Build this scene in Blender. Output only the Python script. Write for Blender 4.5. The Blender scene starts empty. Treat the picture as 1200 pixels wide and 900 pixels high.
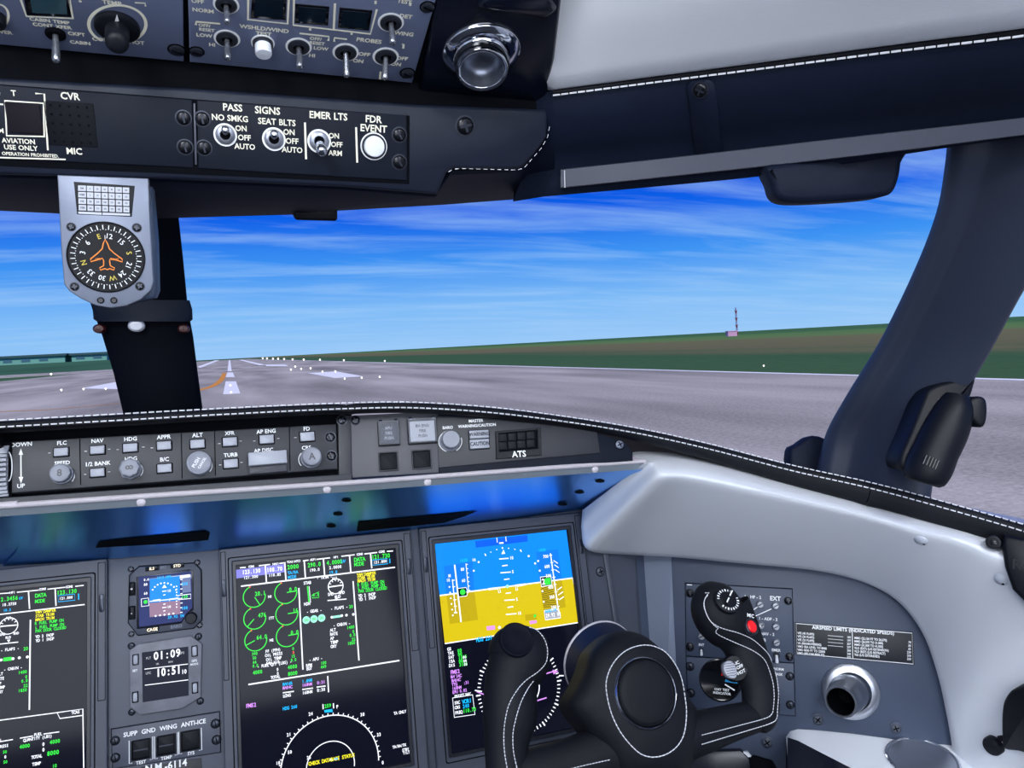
import bpy, math, random
from mathutils import Vector, Matrix
random.seed(7)
scene = bpy.context.scene
COL = scene.collection

# ------------------------------------------------------------------ camera
FPX = 878.0
CAM = Vector((0, 0, 1.2))
_Y = Vector((-330, 30, -FPX)).normalized()
_X = Vector((2350, 125, -FPX)); _X = (_X - _Y * _X.dot(_Y)).normalized()
_Z = _X.cross(_Y)
RW = Matrix((_X, _Y, _Z))                       # camera space -> world
cam_data = bpy.data.cameras.new('camera'); cam_data.sensor_width = 36; cam_data.lens = 36 * FPX / 1200
cam_data.clip_start = 0.02; cam_data.clip_end = 20000
cam = bpy.data.objects.new('camera', cam_data); COL.objects.link(cam)
cam.matrix_world = Matrix.Translation(CAM) @ RW.to_4x4()
scene.camera = cam

# ------------------------------------------------------------------ view
vs = scene.view_settings
vs.view_transform = 'Standard'; vs.look = 'None'; vs.gamma = 1; vs.use_curve_mapping = False; vs.exposure = 0.0

def lin(r, g, b):
    f = lambda c: (c/255/12.92) if c/255 <= 0.04045 else ((c/255+0.055)/1.055)**2.4
    return (f(r), f(g), f(b), 1)

ROLL = math.radians(1.1)                        # aircraft attitude against the horizon
OUT = Matrix.Translation((0, 0, -2.3)) @ Matrix.Rotation(-ROLL, 4, 'Y')   # outside ground frame

# ------------------------------------------------------------------ world: blue sky with wispy streaks
w = bpy.data.worlds.new('sky'); scene.world = w; w.use_nodes = True
nt = w.node_tree; N = nt.nodes; L = nt.links; N.clear()
def nd(tree, t, **k):
    n = tree.nodes.new(t)
    for a, b in k.items(): setattr(n, a, b)
    return n
out = nd(nt, 'ShaderNodeOutputWorld'); bg = nd(nt, 'ShaderNodeBackground')
tc = nd(nt, 'ShaderNodeTexCoord')
rot = nd(nt, 'ShaderNodeMapping'); rot.inputs['Rotation'].default_value = (0, ROLL, 0)
L.new(tc.outputs['Generated'], rot.inputs['Vector'])
sep = nd(nt, 'ShaderNodeSeparateXYZ'); L.new(rot.outputs['Vector'], sep.inputs[0])
ramp = nd(nt, 'ShaderNodeValToRGB'); L.new(sep.outputs['Z'], ramp.inputs[0])
cr = ramp.color_ramp
cr.elements[0].position = 0.0; cr.elements[0].color = lin(152, 200, 247)
cr.elements[1].position = 0.55; cr.elements[1].color = lin(4, 50, 176)
for p, c in ((0.05, (128, 188, 247)), (0.11, (62, 148, 243)), (0.17, (12, 96, 232)), (0.24, (4, 66, 212))):
    e = cr.elements.new(p); e.color = lin(*c)
mz = nd(nt, 'ShaderNodeMath', operation='ADD'); mz.inputs[1].default_value = 0.10; L.new(sep.outputs['Z'], mz.inputs[0])
mzm = nd(nt, 'ShaderNodeMath', operation='MAXIMUM'); mzm.inputs[1].default_value = 0.02; L.new(mz.outputs[0], mzm.inputs[0])
dx = nd(nt, 'ShaderNodeMath', operation='DIVIDE'); L.new(sep.outputs['X'], dx.inputs[0]); L.new(mzm.outputs[0], dx.inputs[1])
dy = nd(nt, 'ShaderNodeMath', operation='DIVIDE'); L.new(sep.outputs['Y'], dy.inputs[0]); L.new(mzm.outputs[0], dy.inputs[1])
cmb = nd(nt, 'ShaderNodeCombineXYZ'); L.new(dx.outputs[0], cmb.inputs[0]); L.new(dy.outputs[0], cmb.inputs[1])
mp = nd(nt, 'ShaderNodeMapping'); mp.inputs['Rotation'].default_value = (0, 0, math.radians(-17)); mp.inputs['Scale'].default_value = (0.42, 1.6, 1)
L.new(cmb.outputs[0], mp.inputs['Vector'])
n1 = nd(nt, 'ShaderNodeTexNoise'); n1.inputs['Scale'].default_value = 1.5; n1.inputs['Detail'].default_value = 7; n1.inputs['Roughness'].default_value = 0.58; n1.inputs['Distortion'].default_value = 0.35
L.new(mp.outputs[0], n1.inputs['Vector'])
cl = nd(nt, 'ShaderNodeValToRGB'); L.new(n1.outputs['Fac'], cl.inputs[0])
cl.color_ramp.elements[0].position = 0.44; cl.color_ramp.elements[0].color = (0, 0, 0, 1)
cl.color_ramp.elements[1].position = 0.76; cl.color_ramp.elements[1].color = (0.66, 0.66, 0.66, 1)
mx = nd(nt, 'ShaderNodeMixRGB'); L.new(cl.outputs[0], mx.inputs['Fac']); L.new(ramp.outputs[0], mx.inputs[1]); mx.inputs[2].default_value = lin(164, 206, 250)
L.new(mx.outputs[0], bg.inputs['Color']); bg.inputs['Strength'].default_value = 1.0
L.new(bg.outputs[0], out.inputs[0])

# ------------------------------------------------------------------ sun (behind the aircraft) and the cockpit dome lamps
def lamp(name, typ, loc, aim, energy, color, size=None, size_y=None):
    d = bpy.data.lights.new(name, typ); d.energy = energy; d.color = color
    if typ == 'AREA':
        d.shape = 'RECTANGLE'; d.size = size; d.size_y = size_y or size
    o = bpy.data.objects.new(name, d); COL.objects.link(o); o.location = loc
    o.rotation_euler = (Vector(aim) - Vector(loc)).to_track_quat('-Z', 'Y').to_euler()
    return o
sun = lamp('sun', 'SUN', (0, -50, 60), (8, 0, 0), 3.4, (1, 0.95, 0.80)); sun.data.angle = 0.02
lamp('dome_lamp', 'AREA', (0.55, -0.30, 1.84), (0.60, 0.85, 0.95), 14, (0.93, 0.96, 1.0), 0.5, 0.3)
lamp('dome_lamp', 'AREA', (-0.50, -0.30, 1.84), (0.0, 1.0, 0.95), 13, (0.93, 0.96, 1.0), 0.5, 0.3)
lamp('cabin_entry_lamp', 'AREA', (-0.15, -1.12, 1.25), (0.2, 1.0, 1.3), 25, (0.86, 0.91, 1.0), 1.7, 0.75)

# ------------------------------------------------------------------ helpers: rays and frames
def ray(u, v):
    return (RW @ Vector(((u-600)/FPX, -(v-450)/FPX, -1))).normalized()
def at(u, v, d): return CAM + ray(u, v) * d
def LX(u, v, to=-1500):                          # the same athwartships line, followed out to the left
    return (to, 325 + (v-325)*(2950-to)/(2950-u))
def atY(u, v, y):
    r = ray(u, v); return CAM + r * (y / r.y)
class Fr:
    """a real plane in the cockpit: origin, right axis, outward normal"""
    def __init__(s, O, ex, n):
        s.O = Vector(O); s.n = Vector(n).normalized(); ex = Vector(ex)
        s.ex = (ex - s.n * ex.dot(s.n)).normalized(); s.ey = s.n.cross(s.ex)
        s.M = Matrix((( s.ex.x, s.ey.x, s.n.x, s.O.x), (s.ex.y, s.ey.y, s.n.y, s.O.y), (s.ex.z, s.ey.z, s.n.z, s.O.z), (0, 0, 0, 1)))
    def hit(s, u, v, c=0):
        r = ray(u, v); o = s.O + s.n * c
        return CAM + r * ((o - CAM).dot(s.n) / r.dot(s.n))
    def px(s, u, v, c=0):
        q = s.hit(u, v, c) - s.O
        return (q.dot(s.ex), q.dot(s.ey))
    def p3(s, u, v, c=0):
        a, b = s.px(u, v, c); return Vector((a, b, c))
    def k(s, u, v):
        return abs(s.px(u+1, v)[0] - s.px(u-1, v)[0]) / 2
    def poly(s, pts, c=0): return [s.px(u, v, c) for u, v in pts]
    def w(s, a, b, c=0): return s.O + s.ex*a + s.ey*b + s.n*c

# ------------------------------------------------------------------ helpers: materials
MATS = {}
def mat(name, col, rough=0.5, metal=0.0, spec=0.5, bump=None, var=None, emit=None, coat=0.0, aniso=None, alpha=None):
    if name in MATS: return MATS[name]
    m = bpy.data.materials.new(name); m.use_nodes = True; t = m.node_tree; b = t.nodes['Principled BSDF']
    if len(col) == 3: col = lin(*col)
    b.inputs['Base Color'].default_value = col; b.inputs['Roughness'].default_value = rough
    b.inputs['Metallic'].default_value = metal; b.inputs['Specular IOR Level'].default_value = spec
    b.inputs['Coat Weight'].default_value = coat; b.inputs['Coat Roughness'].default_value = 0.08
    tcn = None
    if bump or var or aniso:
        tcn = nd(t, 'ShaderNodeTexCoord')
    if var:                                     # (scale, amount): mottled wear of the paint
        n_ = nd(t, 'ShaderNodeTexNoise'); n_.inputs['Scale'].default_value = var[0]; n_.inputs['Detail'].default_value = 5
        t.links.new(tcn.outputs['Object'], n_.inputs['Vector'])
        r_ = nd(t, 'ShaderNodeMapRange'); r_.inputs[1].default_value = 0.3; r_.inputs[2].default_value = 0.7
        r_.inputs[3].default_value = 1 - var[1]; r_.inputs[4].default_value = 1 + var[1]
        t.links.new(n_.outputs['Fac'], r_.inputs[0])
        mm = nd(t, 'ShaderNodeMixRGB', blend_type='MULTIPLY'); mm.inputs['Fac'].default_value = 1; mm.inputs[1].default_value = col
        t.links.new(r_.outputs[0], mm.inputs[2]); t.links.new(mm.outputs[0], b.inputs['Base Color'])
    if bump:                                    # (scale, strength)
        n2 = nd(t, 'ShaderNodeTexNoise'); n2.inputs['Scale'].default_value = bump[0]; n2.inputs['Detail'].default_value = 3
        t.links.new(tcn.outputs['Object'], n2.inputs['Vector'])
        bp = nd(t, 'ShaderNodeBump'); bp.inputs['Strength'].default_value = bump[1]; bp.inputs['Distance'].default_value = 0.001
        t.links.new(n2.outputs['Fac'], bp.inputs['Height']); t.links.new(bp.outputs[0], b.inputs['Normal'])
    if aniso:                                   # brushed metal: stretched roughness noise
        mp_ = nd(t, 'ShaderNodeMapping'); mp_.inputs['Scale'].default_value = aniso
        t.links.new(tcn.outputs['Object'], mp_.inputs['Vector'])
        n3 = nd(t, 'ShaderNodeTexNoise'); n3.inputs['Scale'].default_value = 1.0; n3.inputs['Detail'].default_value = 2
        t.links.new(mp_.outputs[0], n3.inputs['Vector'])
        r3 = nd(t, 'ShaderNodeMapRange'); r3.inputs[3].default_value = max(0.02, rough - 0.1); r3.inputs[4].default_value = rough + 0.12
        t.links.new(n3.outputs['Fac'], r3.inputs[0]); t.links.new(r3.outputs[0], b.inputs['Roughness'])
    if emit:
        ec, es = emit
        if len(ec) == 3: ec = lin(*ec)
        b.inputs['Emission Color'].default_value = ec; b.inputs['Emission Strength'].default_value = es
    if alpha is not None:
        b.inputs['Alpha'].default_value = alpha
    MATS[name] = m
    return m
M = {}
M['panel'] = mat('grey_panel_paint', (69, 74, 87), 0.5, bump=(1500, 0.12), var=(7, 0.08))
M['panel2'] = mat('blue_grey_panel_paint', (55, 66, 87), 0.5, bump=(1500, 0.12), var=(6, 0.07))
M['bezel'] = mat('bezel_grey', (61, 66, 79), 0.45, bump=(1800, 0.1), var=(9, 0.06))
M['bezel_in'] = mat('bezel_inner_black', (14, 17, 28), 0.35)
M['gap'] = mat('shadow_gap_black', (4, 6, 12), 0.8, spec=0.08)
M['fcp'] = mat('charcoal_panel_paint', (44, 46, 52), 0.5, bump=(1500, 0.15), var=(12, 0.12))
M['fcp_strip'] = mat('charcoal_strip', (56, 58, 64), 0.45, var=(10, 0.1))
M['fire'] = mat('mid_grey_panel', (72, 73, 79), 0.5, bump=(1500, 0.15), var=(12, 0.08))
M['ohead'] = mat('overhead_slate_paint', (108, 118, 146), 0.5, bump=(1500, 0.12), var=(8, 0.08))
M['strip'] = mat('dark_navy_panel', (15, 21, 35), 0.6, spec=0.2, bump=(1500, 0.15), var=(10, 0.1))
M['navy'] = mat('navy_leather', (16, 24, 43), 0.6, spec=0.18, bump=(900, 0.35), var=(9, 0.12))
M['navy_shell'] = mat('navy_soft_plastic', (47, 54, 71), 0.5, spec=0.4, bump=(1100, 0.18), var=(5, 0.06))
M['navy_gloss'] = mat('navy_gloss_plastic', (8, 13, 28), 0.25, spec=0.5)
M['blackleather'] = mat('black_leather', (15, 17, 24), 0.58, spec=0.2, bump=(1000, 0.35), var=(10, 0.1))
M['blackpl'] = mat('black_plastic', (11, 14, 22), 0.48, spec=0.25, bump=(1200, 0.1))
M['blackgl'] = mat('black_gloss', (8, 10, 16), 0.15)
M['white'] = mat('white_leather', (240, 243, 248), 0.5, bump=(700, 0.22), var=(4, 0.03))
M['ledge'] = mat('white_ledge_paint', (220, 224, 231), 0.42, bump=(1300, 0.06), var=(3, 0.03))
M['lip'] = mat('pale_lip_paint', (206, 200, 206), 0.35)
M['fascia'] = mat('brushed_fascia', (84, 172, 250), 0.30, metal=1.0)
M['teal'] = mat('pale_brushed_strip', (176, 188, 198), 0.35, metal=0.6)
M['chrome'] = mat('chrome', (225, 228, 235), 0.08, metal=1)
M['steel'] = mat('brushed_steel', (186, 190, 198), 0.30, metal=1)
M['rail'] = mat('grey_rail', (72, 76, 89), 0.45, bump=(1500, 0.1))
M['thread'] = mat('white_thread', (226, 228, 234), 0.7)
M['print'] = mat('white_print', (226, 229, 232), 0.6, emit=((226, 229, 232), 0.12))
M['cream'] = mat('cream_print', (226, 224, 206), 0.6, emit=((226, 224, 206), 0.12))
M['btn'] = mat('grey_button_cap', (164, 168, 179), 0.4, var=(60, 0.06))
M['knob'] = mat('grey_knob', (134, 138, 149), 0.42, bump=(900, 0.1))
M['knobw'] = mat('white_button', (226, 230, 238), 0.4)
M['screw'] = mat('dark_screw', (52, 56, 66), 0.3, metal=0.6)
M['screwb'] = mat('black_screw', (16, 18, 25), 0.25, metal=0.4)
M['alu'] = mat('satin_aluminium', (122, 129, 146), 0.45, metal=0.4, bump=(900, 0.08))
M['clockface'] = mat('clock_bezel', (108, 110, 119), 0.5, bump=(600, 0.25), var=(40, 0.2))
M['glassblk'] = mat('instrument_glass', (10, 11, 18), 0.12)
M['plastic_clear'] = mat('clear_guard', (200, 205, 215), 0.1, alpha=0.10)
M['red'] = mat('red_button', (225, 20, 28), 0.35, emit=((225, 20, 28), 0.25))
M['amberline'] = mat('orange_print', (232, 130, 38), 0.6, emit=((232, 130, 38), 0.1))
M['yellowp'] = mat('yellow_print', (204, 186, 70), 0.6)
M['blueprint'] = mat('cyan_print', (22, 140, 196), 0.5)
M['placard'] = mat('black_placard', (16, 20, 28), 0.5)
M['carpet'] = mat('dark_carpet', (40, 43, 52), 0.9, bump=(400, 0.5))
M['wallgrey'] = mat('light_grey_liner', (176, 181, 192), 0.6, bump=(500, 0.2))
M['redcap'] = mat('brown_red_cap', (70, 22, 20), 0.4)
# emissive screen colours
def em(name, c, s=1.0): return mat('screen_' + name, (2, 2, 4), 0.25, spec=0.1, emit=(c, s*(1.2 if name in ('sky', 'earth', 'skytape', 'skydark', 'earthdark') else 1.5)))
SC = {}
for nm, c, s in (('white', (238, 243, 255), 1.0), ('green', (52, 226, 70), 1.0), ('cyan', (20, 176, 250), 1.0), ('magenta', (204, 140, 240), 1.0),
                 ('yellow', (236, 226, 40), 1.0), ('red', (235, 90, 70), 1.0), ('sky', (14, 140, 250), 1.0), ('skydark', (12, 96, 236), 1.0),
                 ('skytape', (16, 124, 236), 1.0), ('earth', (214, 192, 22), 1.0), ('earthdark', (190, 168, 20), 1.0), ('black', (8, 10, 22), 1.0),
                 ('mint', (150, 235, 205), 1.0), ('dim', (96, 110, 150), 1.0), ('brown', (134, 108, 132), 1.0), ('navy', (22, 40, 110), 1.0), ('lavender', (120, 120, 205), 1.0), ('palegrey', (150, 154, 164), 1.0)):
    SC[nm] = em(nm, c, s)
M['screen'] = mat('screen_glass', (3, 4, 8), 0.1, spec=0.12, emit=((13, 15, 30), 1.0))

# ------------------------------------------------------------------ helpers: glyphs (flat lettering)
def make_glyphs(chars, offset):
    res = {}; obs = []
    for ch in chars:
        for body in (ch, ch + '|'):
            c = bpy.data.curves.new('g', 'FONT'); c.body = body; c.resolution_u = 2; c.size = 1; c.offset = offset if body == ch else 0
            o = bpy.data.objects.new('g', c); COL.objects.link(o); obs.append((ch, body, o, c))
    c = bpy.data.curves.new('g', 'FONT'); c.body = '|'; o = bpy.data.objects.new('g', c); COL.objects.link(o); obs.append(('bar', '|', o, c))
    bpy.context.view_layer.update(); dg = bpy.context.evaluated_depsgraph_get()
    tmp = {}
    for ch, body, o, c in obs:
        e = o.evaluated_get(dg); me = e.to_mesh()
        vv = [(v.co.x, v.co.y) for v in me.vertices]
        if ch != 'bar' and body == ch:
            res[ch] = [vv, [tuple(p.vertices) for p in me.polygons], 0]
        else:
            tmp[ch] = max(v[0] for v in vv)
        e.to_mesh_clear()
    for ch in chars: res[ch][2] = tmp[ch] - tmp['bar']
    cap = max(v[1] for v in res['H'][0])
    for ch in res:
        vv, ff, ad = res[ch]; res[ch] = ([(x/cap, y/cap) for x, y in vv], ff, ad/cap)
    for ch, body, o, c in obs:
        bpy.data.objects.remove(o); bpy.data.curves.remove(c)
    return res
CH = 'ABCDEFGHIJKLMNOPQRSTUVWXYZabcdefghijklmnopqrstuvwxyz0123456789.,/-()[]:&%+<>='
G_REG = make_glyphs(CH, 0.006)
G_BOLD = make_glyphs(CH, 0.022)
G_XB = make_glyphs(CH, 0.030)

# ------------------------------------------------------------------ helpers: mesh builder
def inset(poly, d):
    n = len(poly); outp = []
    for i in range(n):
        p0 = Vector(poly[i-1]); p1 = Vector(poly[i]); p2 = Vector(poly[(i+1) % n])
        e1 = (p1-p0); e2 = (p2-p1)
        if e1.length < 1e-9 or e2.length < 1e-9: outp.append(tuple(p1)); continue
        n1 = Vector((-e1.y, e1.x)).normalized(); n2 = Vector((-e2.y, e2.x)).normalized()
        b = n1 + n2; l2 = b.length_squared
        if l2 < 0.2: outp.append(tuple(p1 + n1*d)); continue
        outp.append(tuple(p1 + b * (2*d/l2)))
    return outp
def area2(p): return sum(p[i-1][0]*p[i][1] - p[i][0]*p[i-1][1] for i in range(len(p)))
def ccw(p): return list(p) if area2(p) > 0 else list(reversed(p))
def rrect(x0, x1, y0, y1, r=0.002, n=3):
    if r <= 0: return [(x0, y0), (x1, y0), (x1, y1), (x0, y1)]
    r = min(r, (x1-x0)*0.49, (y1-y0)*0.49)
    pts = []
    for cx, cy, a0 in ((x1-r, y0+r, -90), (x1-r, y1-r, 0), (x0+r, y1-r, 90), (x0+r, y0+r, 180)):
        for i in range(n+1):
            a = math.radians(a0 + 90*i/n); pts.append((cx+r*math.cos(a), cy+r*math.sin(a)))
    return pts
def circ(x, y, r, n=24, ry=None): return [(x + r*math.cos(2*math.pi*i/n), y + (ry or r)*math.sin(2*math.pi*i/n)) for i in range(n)]
def smooth_closed(pts, sub=4):
    n = len(pts); o = []
    for i in range(n):
        p0, p1, p2, p3 = (Vector(pts[(i+j-1) % n]) for j in range(4))
        for k in range(sub):
            t = k/sub
            o.append(tuple(0.5*((2*p1)+(-p0+p2)*t+(2*p0-5*p1+4*p2-p3)*t*t+(-p0+3*p1-3*p2+p3)*t**3)))
    return o
def smooth_open(pts, sub=5):
    P = [Vector(p) for p in pts]; P = [P[0]*2-P[1]] + P + [P[-1]*2-P[-2]]; o = []
    for i in range(1, len(P)-2):
        p0, p1, p2, p3 = P[i-1:i+3]
        for k in range(sub):
            t = k/sub
            o.append(0.5*((2*p1)+(-p0+p2)*t+(2*p0-5*p1+4*p2-p3)*t*t+(-p0+3*p1-3*p2+p3)*t**3))
    o.append(P[-2]); return o
class MB:
    def __init__(s): s.v = []; s.f = []; s.m = []
    def add(s, vs, fs, mi=0, xf=None):
        o = len(s.v)
        s.v += [tuple(xf @ Vector(p)) for p in vs] if xf else [tuple(p) for p in vs]
        s.f += [tuple(i+o for i in f) for f in fs]; s.m += [mi]*len(fs); return s
    def prism(s, poly, z0, z1, bev=0.0, mi=0, xf=None, bottom=True):
        p = ccw(poly); n = len(p); vs = [(x, y, z0) for x, y in p]; rings = 1
        if bev > 0:
            vs += [(x, y, z1-bev) for x, y in p]; q = inset(p, bev*0.35); vs += [(x, y, z1-bev*0.35) for x, y in q]; q = inset(p, bev); vs += [(x, y, z1) for x, y in q]; rings = 4
        else:
            vs += [(x, y, z1) for x, y in p]; rings = 2
        fs = []
        for r in range(rings-1):
            for i in range(n):
                j = (i+1) % n; fs.append((r*n+i, r*n+j, (r+1)*n+j, (r+1)*n+i))
        fs.append(tuple(range((rings-1)*n, rings*n)))
        if bottom: fs.append(tuple(reversed(range(n))))
        return s.add(vs, fs, mi, xf)
    def frame(s, outer, inner, z0, z1, bev=0.0, zi=None, mi=0):
        """flat frame between two outlines of equal count; zi = depth of the inner wall"""
        a = ccw(outer); b = ccw(inner); n = len(a); zi = z0 if zi is None else zi
        rings = [[(x, y, z0) for x, y in a], [(x, y, z1-bev) for x, y in a], [(x, y, z1) for x, y in inset(a, bev)],
                 [(x, y, z1) for x, y in inset(b, -bev)], [(x, y, z1-bev) for x, y in b], [(x, y, zi) for x, y in b]]
        vs = [p for r in rings for p in r]; fs = []
        for r in range(5):
            for i in range(n):
                j = (i+1) % n; fs.append((r*n+i, r*n+j, (r+1)*n+j, (r+1)*n+i))
        return s.add(vs, fs, mi)
    def lathe(s, prof, c=(0, 0, 0), seg=24, mi=0, xf=None, lobes=0, lobe=0.0, cap=True):
        vs = []; n = len(prof)
        for r, z in prof:
            for i in range(seg):
                a = 2*math.pi*i/seg; rr = r*(1+lobe*math.cos(lobes*a)) if lobes else r
                vs.append((c[0]+rr*math.cos(a), c[1]+rr*math.sin(a), c[2]+z))
        fs = []
        for k in range(n-1):
            for i in range(seg):
                j = (i+1) % seg; fs.append((k*seg+i, k*seg+j, (k+1)*seg+j, (k+1)*seg+i))
        if cap and prof[-1][0] > 1e-5: fs.append(tuple(range((n-1)*seg, n*seg)))
        if cap and prof[0][0] > 1e-5: fs.append(tuple(reversed(range(seg))))
        return s.add(vs, fs, mi, xf)
    def tube(s, pts, r, seg=10, mi=0, cap=True, flat=None, up=None):
        """round or elliptical sweep; r = number or list (or list of pairs (wide, thick))"""
        P = [Vector(p) for p in pts]; n = len(P); vs = []
        rs = r if isinstance(r, (list, tuple)) else [r]*n
        ref = Vector(up) if up else None
        t0 = (P[1]-P[0]).normalized()
        if ref is None: ref = Vector((0, 0, 1)) if abs(t0.z) < 0.9 else Vector((1, 0, 0))
        for i in range(n):
            t = (P[min(i+1, n-1)] - P[max(i-1, 0)]).normalized()
            side = t.cross(ref); side = side.normalized() if side.length > 1e-6 else Vector((1, 0, 0))
            nn = side.cross(t).normalized()
            if not up: ref = nn
            rw, rt = rs[i] if isinstance(rs[i], (list, tuple)) else (rs[i], rs[i])
            for k in range(seg):
                a = 2*math.pi*k/seg; vs.append(tuple(P[i] + side*math.cos(a)*rw + nn*math.sin(a)*rt))
        fs = []
        for i in range(n-1):
            for k in range(seg):
                j = (k+1) % seg; fs.append((i*seg+k, i*seg+j, (i+1)*seg+j, (i+1)*seg+k))
        if cap: fs.append(tuple(reversed(range(seg)))); fs.append(tuple(range((n-1)*seg, n*seg)))
        return s.add(vs, fs, mi)
    def grid(s, rows, mi=0, flip=False):
        n = len(rows[0]); vs = [tuple(p) for r in rows for p in r]; fs = []
        for i in range(len(rows)-1):
            for j in range(n-1):
                q = (i*n+j, i*n+j+1, (i+1)*n+j+1, (i+1)*n+j); fs.append(tuple(reversed(q)) if flip else q)
        return s.add(vs, fs, mi)
    # flat print ------------------------------------------------------
    def quad(s, pts, z, mi=0):
        p = ccw(pts); return s.add([(x, y, z) for x, y in p], [tuple(range(len(p)))], mi)
    def line(s, p, q, wd, z, mi=0):
        p = Vector(p); q = Vector(q); d = (q-p).normalized(); nn = Vector((-d.y, d.x))*wd/2
        return s.quad([tuple(p-nn), tuple(q-nn), tuple(q+nn), tuple(p+nn)], z, mi)
    def pline(s, pts, wd, z, mi=0, closed=False):
        P = [Vector(p) for p in pts]; n = len(P); vs = []
        for i in range(n):
            if closed: t = P[(i+1) % n]-P[i-1]
            else: t = P[min(i+1, n-1)]-P[max(i-1, 0)]
            t.normalize(); nn = Vector((-t.y, t.x))*wd/2
            vs += [(*(P[i]-nn), z), (*(P[i]+nn), z)]
        fs = [(2*i, 2*((i+1) % n), 2*((i+1) % n)+1, 2*i+1) for i in range(n if closed else n-1)]
        return s.add(vs, fs, mi)
    def arc(s, c, r, a0, a1, wd, z, mi=0, n=24, ry=None):
        ry = ry or r
        return s.pline([(c[0]+r*math.cos(math.radians(a0+(a1-a0)*i/n)), c[1]+ry*math.sin(math.radians(a0+(a1-a0)*i/n))) for i in range(n+1)], wd, z, mi)
    def text(s, st, x, y, h, z, mi=0, align='c', font=None, sx=0.95, rot=0.0, mono=None, track=0.0):
        """cap height h, anchored at the vertical middle"""
        font = font or G_BOLD; wd = 0
        adv = [(mono if mono else (font[c][2]+track if c in font else 0.45)) for c in st]
        wd = sum(adv)*h*sx; x0 = -wd/2 if align == 'c' else (0 if align == 'l' else -wd)
        ca, sa = math.cos(rot), math.sin(rot)
        for c, a in zip(st, adv):
            if c in font:
                vv, ff, ad = font[c]; off = (a-ad)/2 if mono else 0
                vs = []
                for px_, py_ in vv:
                    lx = x0 + (px_+off)*h*sx; ly = (py_-0.5)*h
                    vs.append((x+lx*ca-ly*sa, y+lx*sa+ly*ca, z))
                s.add(vs, ff, mi)
            x0 += a*h*sx
        return s
    def mesh(s, name, smooth=40):
        me = bpy.data.meshes.new(name); me.from_pydata(s.v, [], s.f); me.update()
        me.polygons.foreach_set('material_index', s.m)
        if smooth:
            me.polygons.foreach_set('use_smooth', [True]*len(s.f)); me.set_sharp_from_angle(angle=math.radians(smooth))
        return me

# ------------------------------------------------------------------ helpers: objects
def put(o, label=None, cat=None, group=None, kind=None):
    if label: o['label'] = label
    if cat: o['category'] = cat
    if group: o['group'] = group
    if kind: o['kind'] = kind
    return o
def thing(name, label, cat, fr=None, loc=None, group=None):
    o = bpy.data.objects.new(name, None); COL.objects.link(o); o.empty_display_size = 0.02
    if fr is not None: o.matrix_world = fr.M
    elif loc is not None: o.location = loc
    return put(o, label, cat, group)
def part(name, mb, m, parent=None, kind=None, label=None, smooth=40):
    me = mb if isinstance(mb, bpy.types.Mesh) else mb.mesh(name, smooth)
    if not me.materials:
        for x in (m if isinstance(m, (list, tuple)) else [m]): me.materials.append(x)
    o = bpy.data.objects.new(name, me); COL.objects.link(o)
    if parent is not None: o.parent = parent
    if kind: o['kind'] = kind
    if label: o['label'] = label
    return o
def solo(name, mb, m, label, cat, M4=None, group=None, kind=None, smooth=40):
    o = part(name, mb, m, None, kind, label, smooth)
    if cat: o['category'] = cat
    if group: o['group'] = group
    if M4 is not None: o.matrix_world = M4
    return o
def struct(name, mb, m, label=None, M4=None, smooth=40):
    o = part(name, mb, m, None, 'structure', label, smooth)
    if M4 is not None: o.matrix_world = M4
    return o
def move(o, x, y, z=0.0, rz=0.0, sc=1.0):
    o.location = (x, y, z); o.rotation_euler = (0, 0, rz); o.scale = (sc, sc, sc); return o
# shared small parts ---------------------------------------------------
def mesh_with(mb, *mats, name='piece', smooth=40):
    me = mb.mesh(name, smooth)
    for m in mats: me.materials.append(m)
    return me
def screw_mesh(m_head, m_slot, cross=False, name='screw'):
    mb = MB()
    mb.lathe([(1.0, 0.0), (1.0, 0.18), (0.85, 0.34), (0.5, 0.4), (0.0, 0.42)], seg=18)
    mb.lathe([(1.22, 0.0), (1.22, 0.05), (1.02, 0.06)], seg=18, mi=1, cap=False)
    mb.prism(rrect(-0.13, 0.13, -0.7, 0.7, 0), 0.36, 0.46, mi=1)
    if cross: mb.prism(rrect(-0.7, 0.7, -0.13, 0.13, 0), 0.36, 0.461, mi=1)
    return mesh_with(mb, m_head, m_slot, name=name)
SCREW = screw_mesh(M['screw'], M['gap']); SCREWB = screw_mesh(M['screwb'], M['screw']); SCREWX = screw_mesh(M['panel'], M['gap'], True); SCREWXB = screw_mesh(M['screwb'], M['screw'], True)
SCREWA = screw_mesh(M['alu'], M['gap'], True)
def screw(par, fr, u, v, rpx, me=None, c=0.0, rz=None):
    o = part('screw', me or SCREW, None, par); a, b = fr.px(u, v, c)
    return move(o, a, b, c, random.uniform(0, 3) if rz is None else rz, rpx*fr.k(u, v))
def lettering(par, fr, items, m=None, z=0.0004, c=0.0, extra=None, font=None, name='lettering'):
    """items: (text, u, v, cap height in px[, align])"""
    mb = MB()
    for it in items:
        st, u, v, h = it[:4]; al = it[4] if len(it) > 4 else 'c'; a, b = fr.px(u, v, c)
        mb.text(st, a, b, h*fr.k(u, v), c+z, align=al, font=font)
    if extra: extra(mb)
    return part(name, mb, m or M['print'], par, 'stuff', smooth=0)

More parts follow.
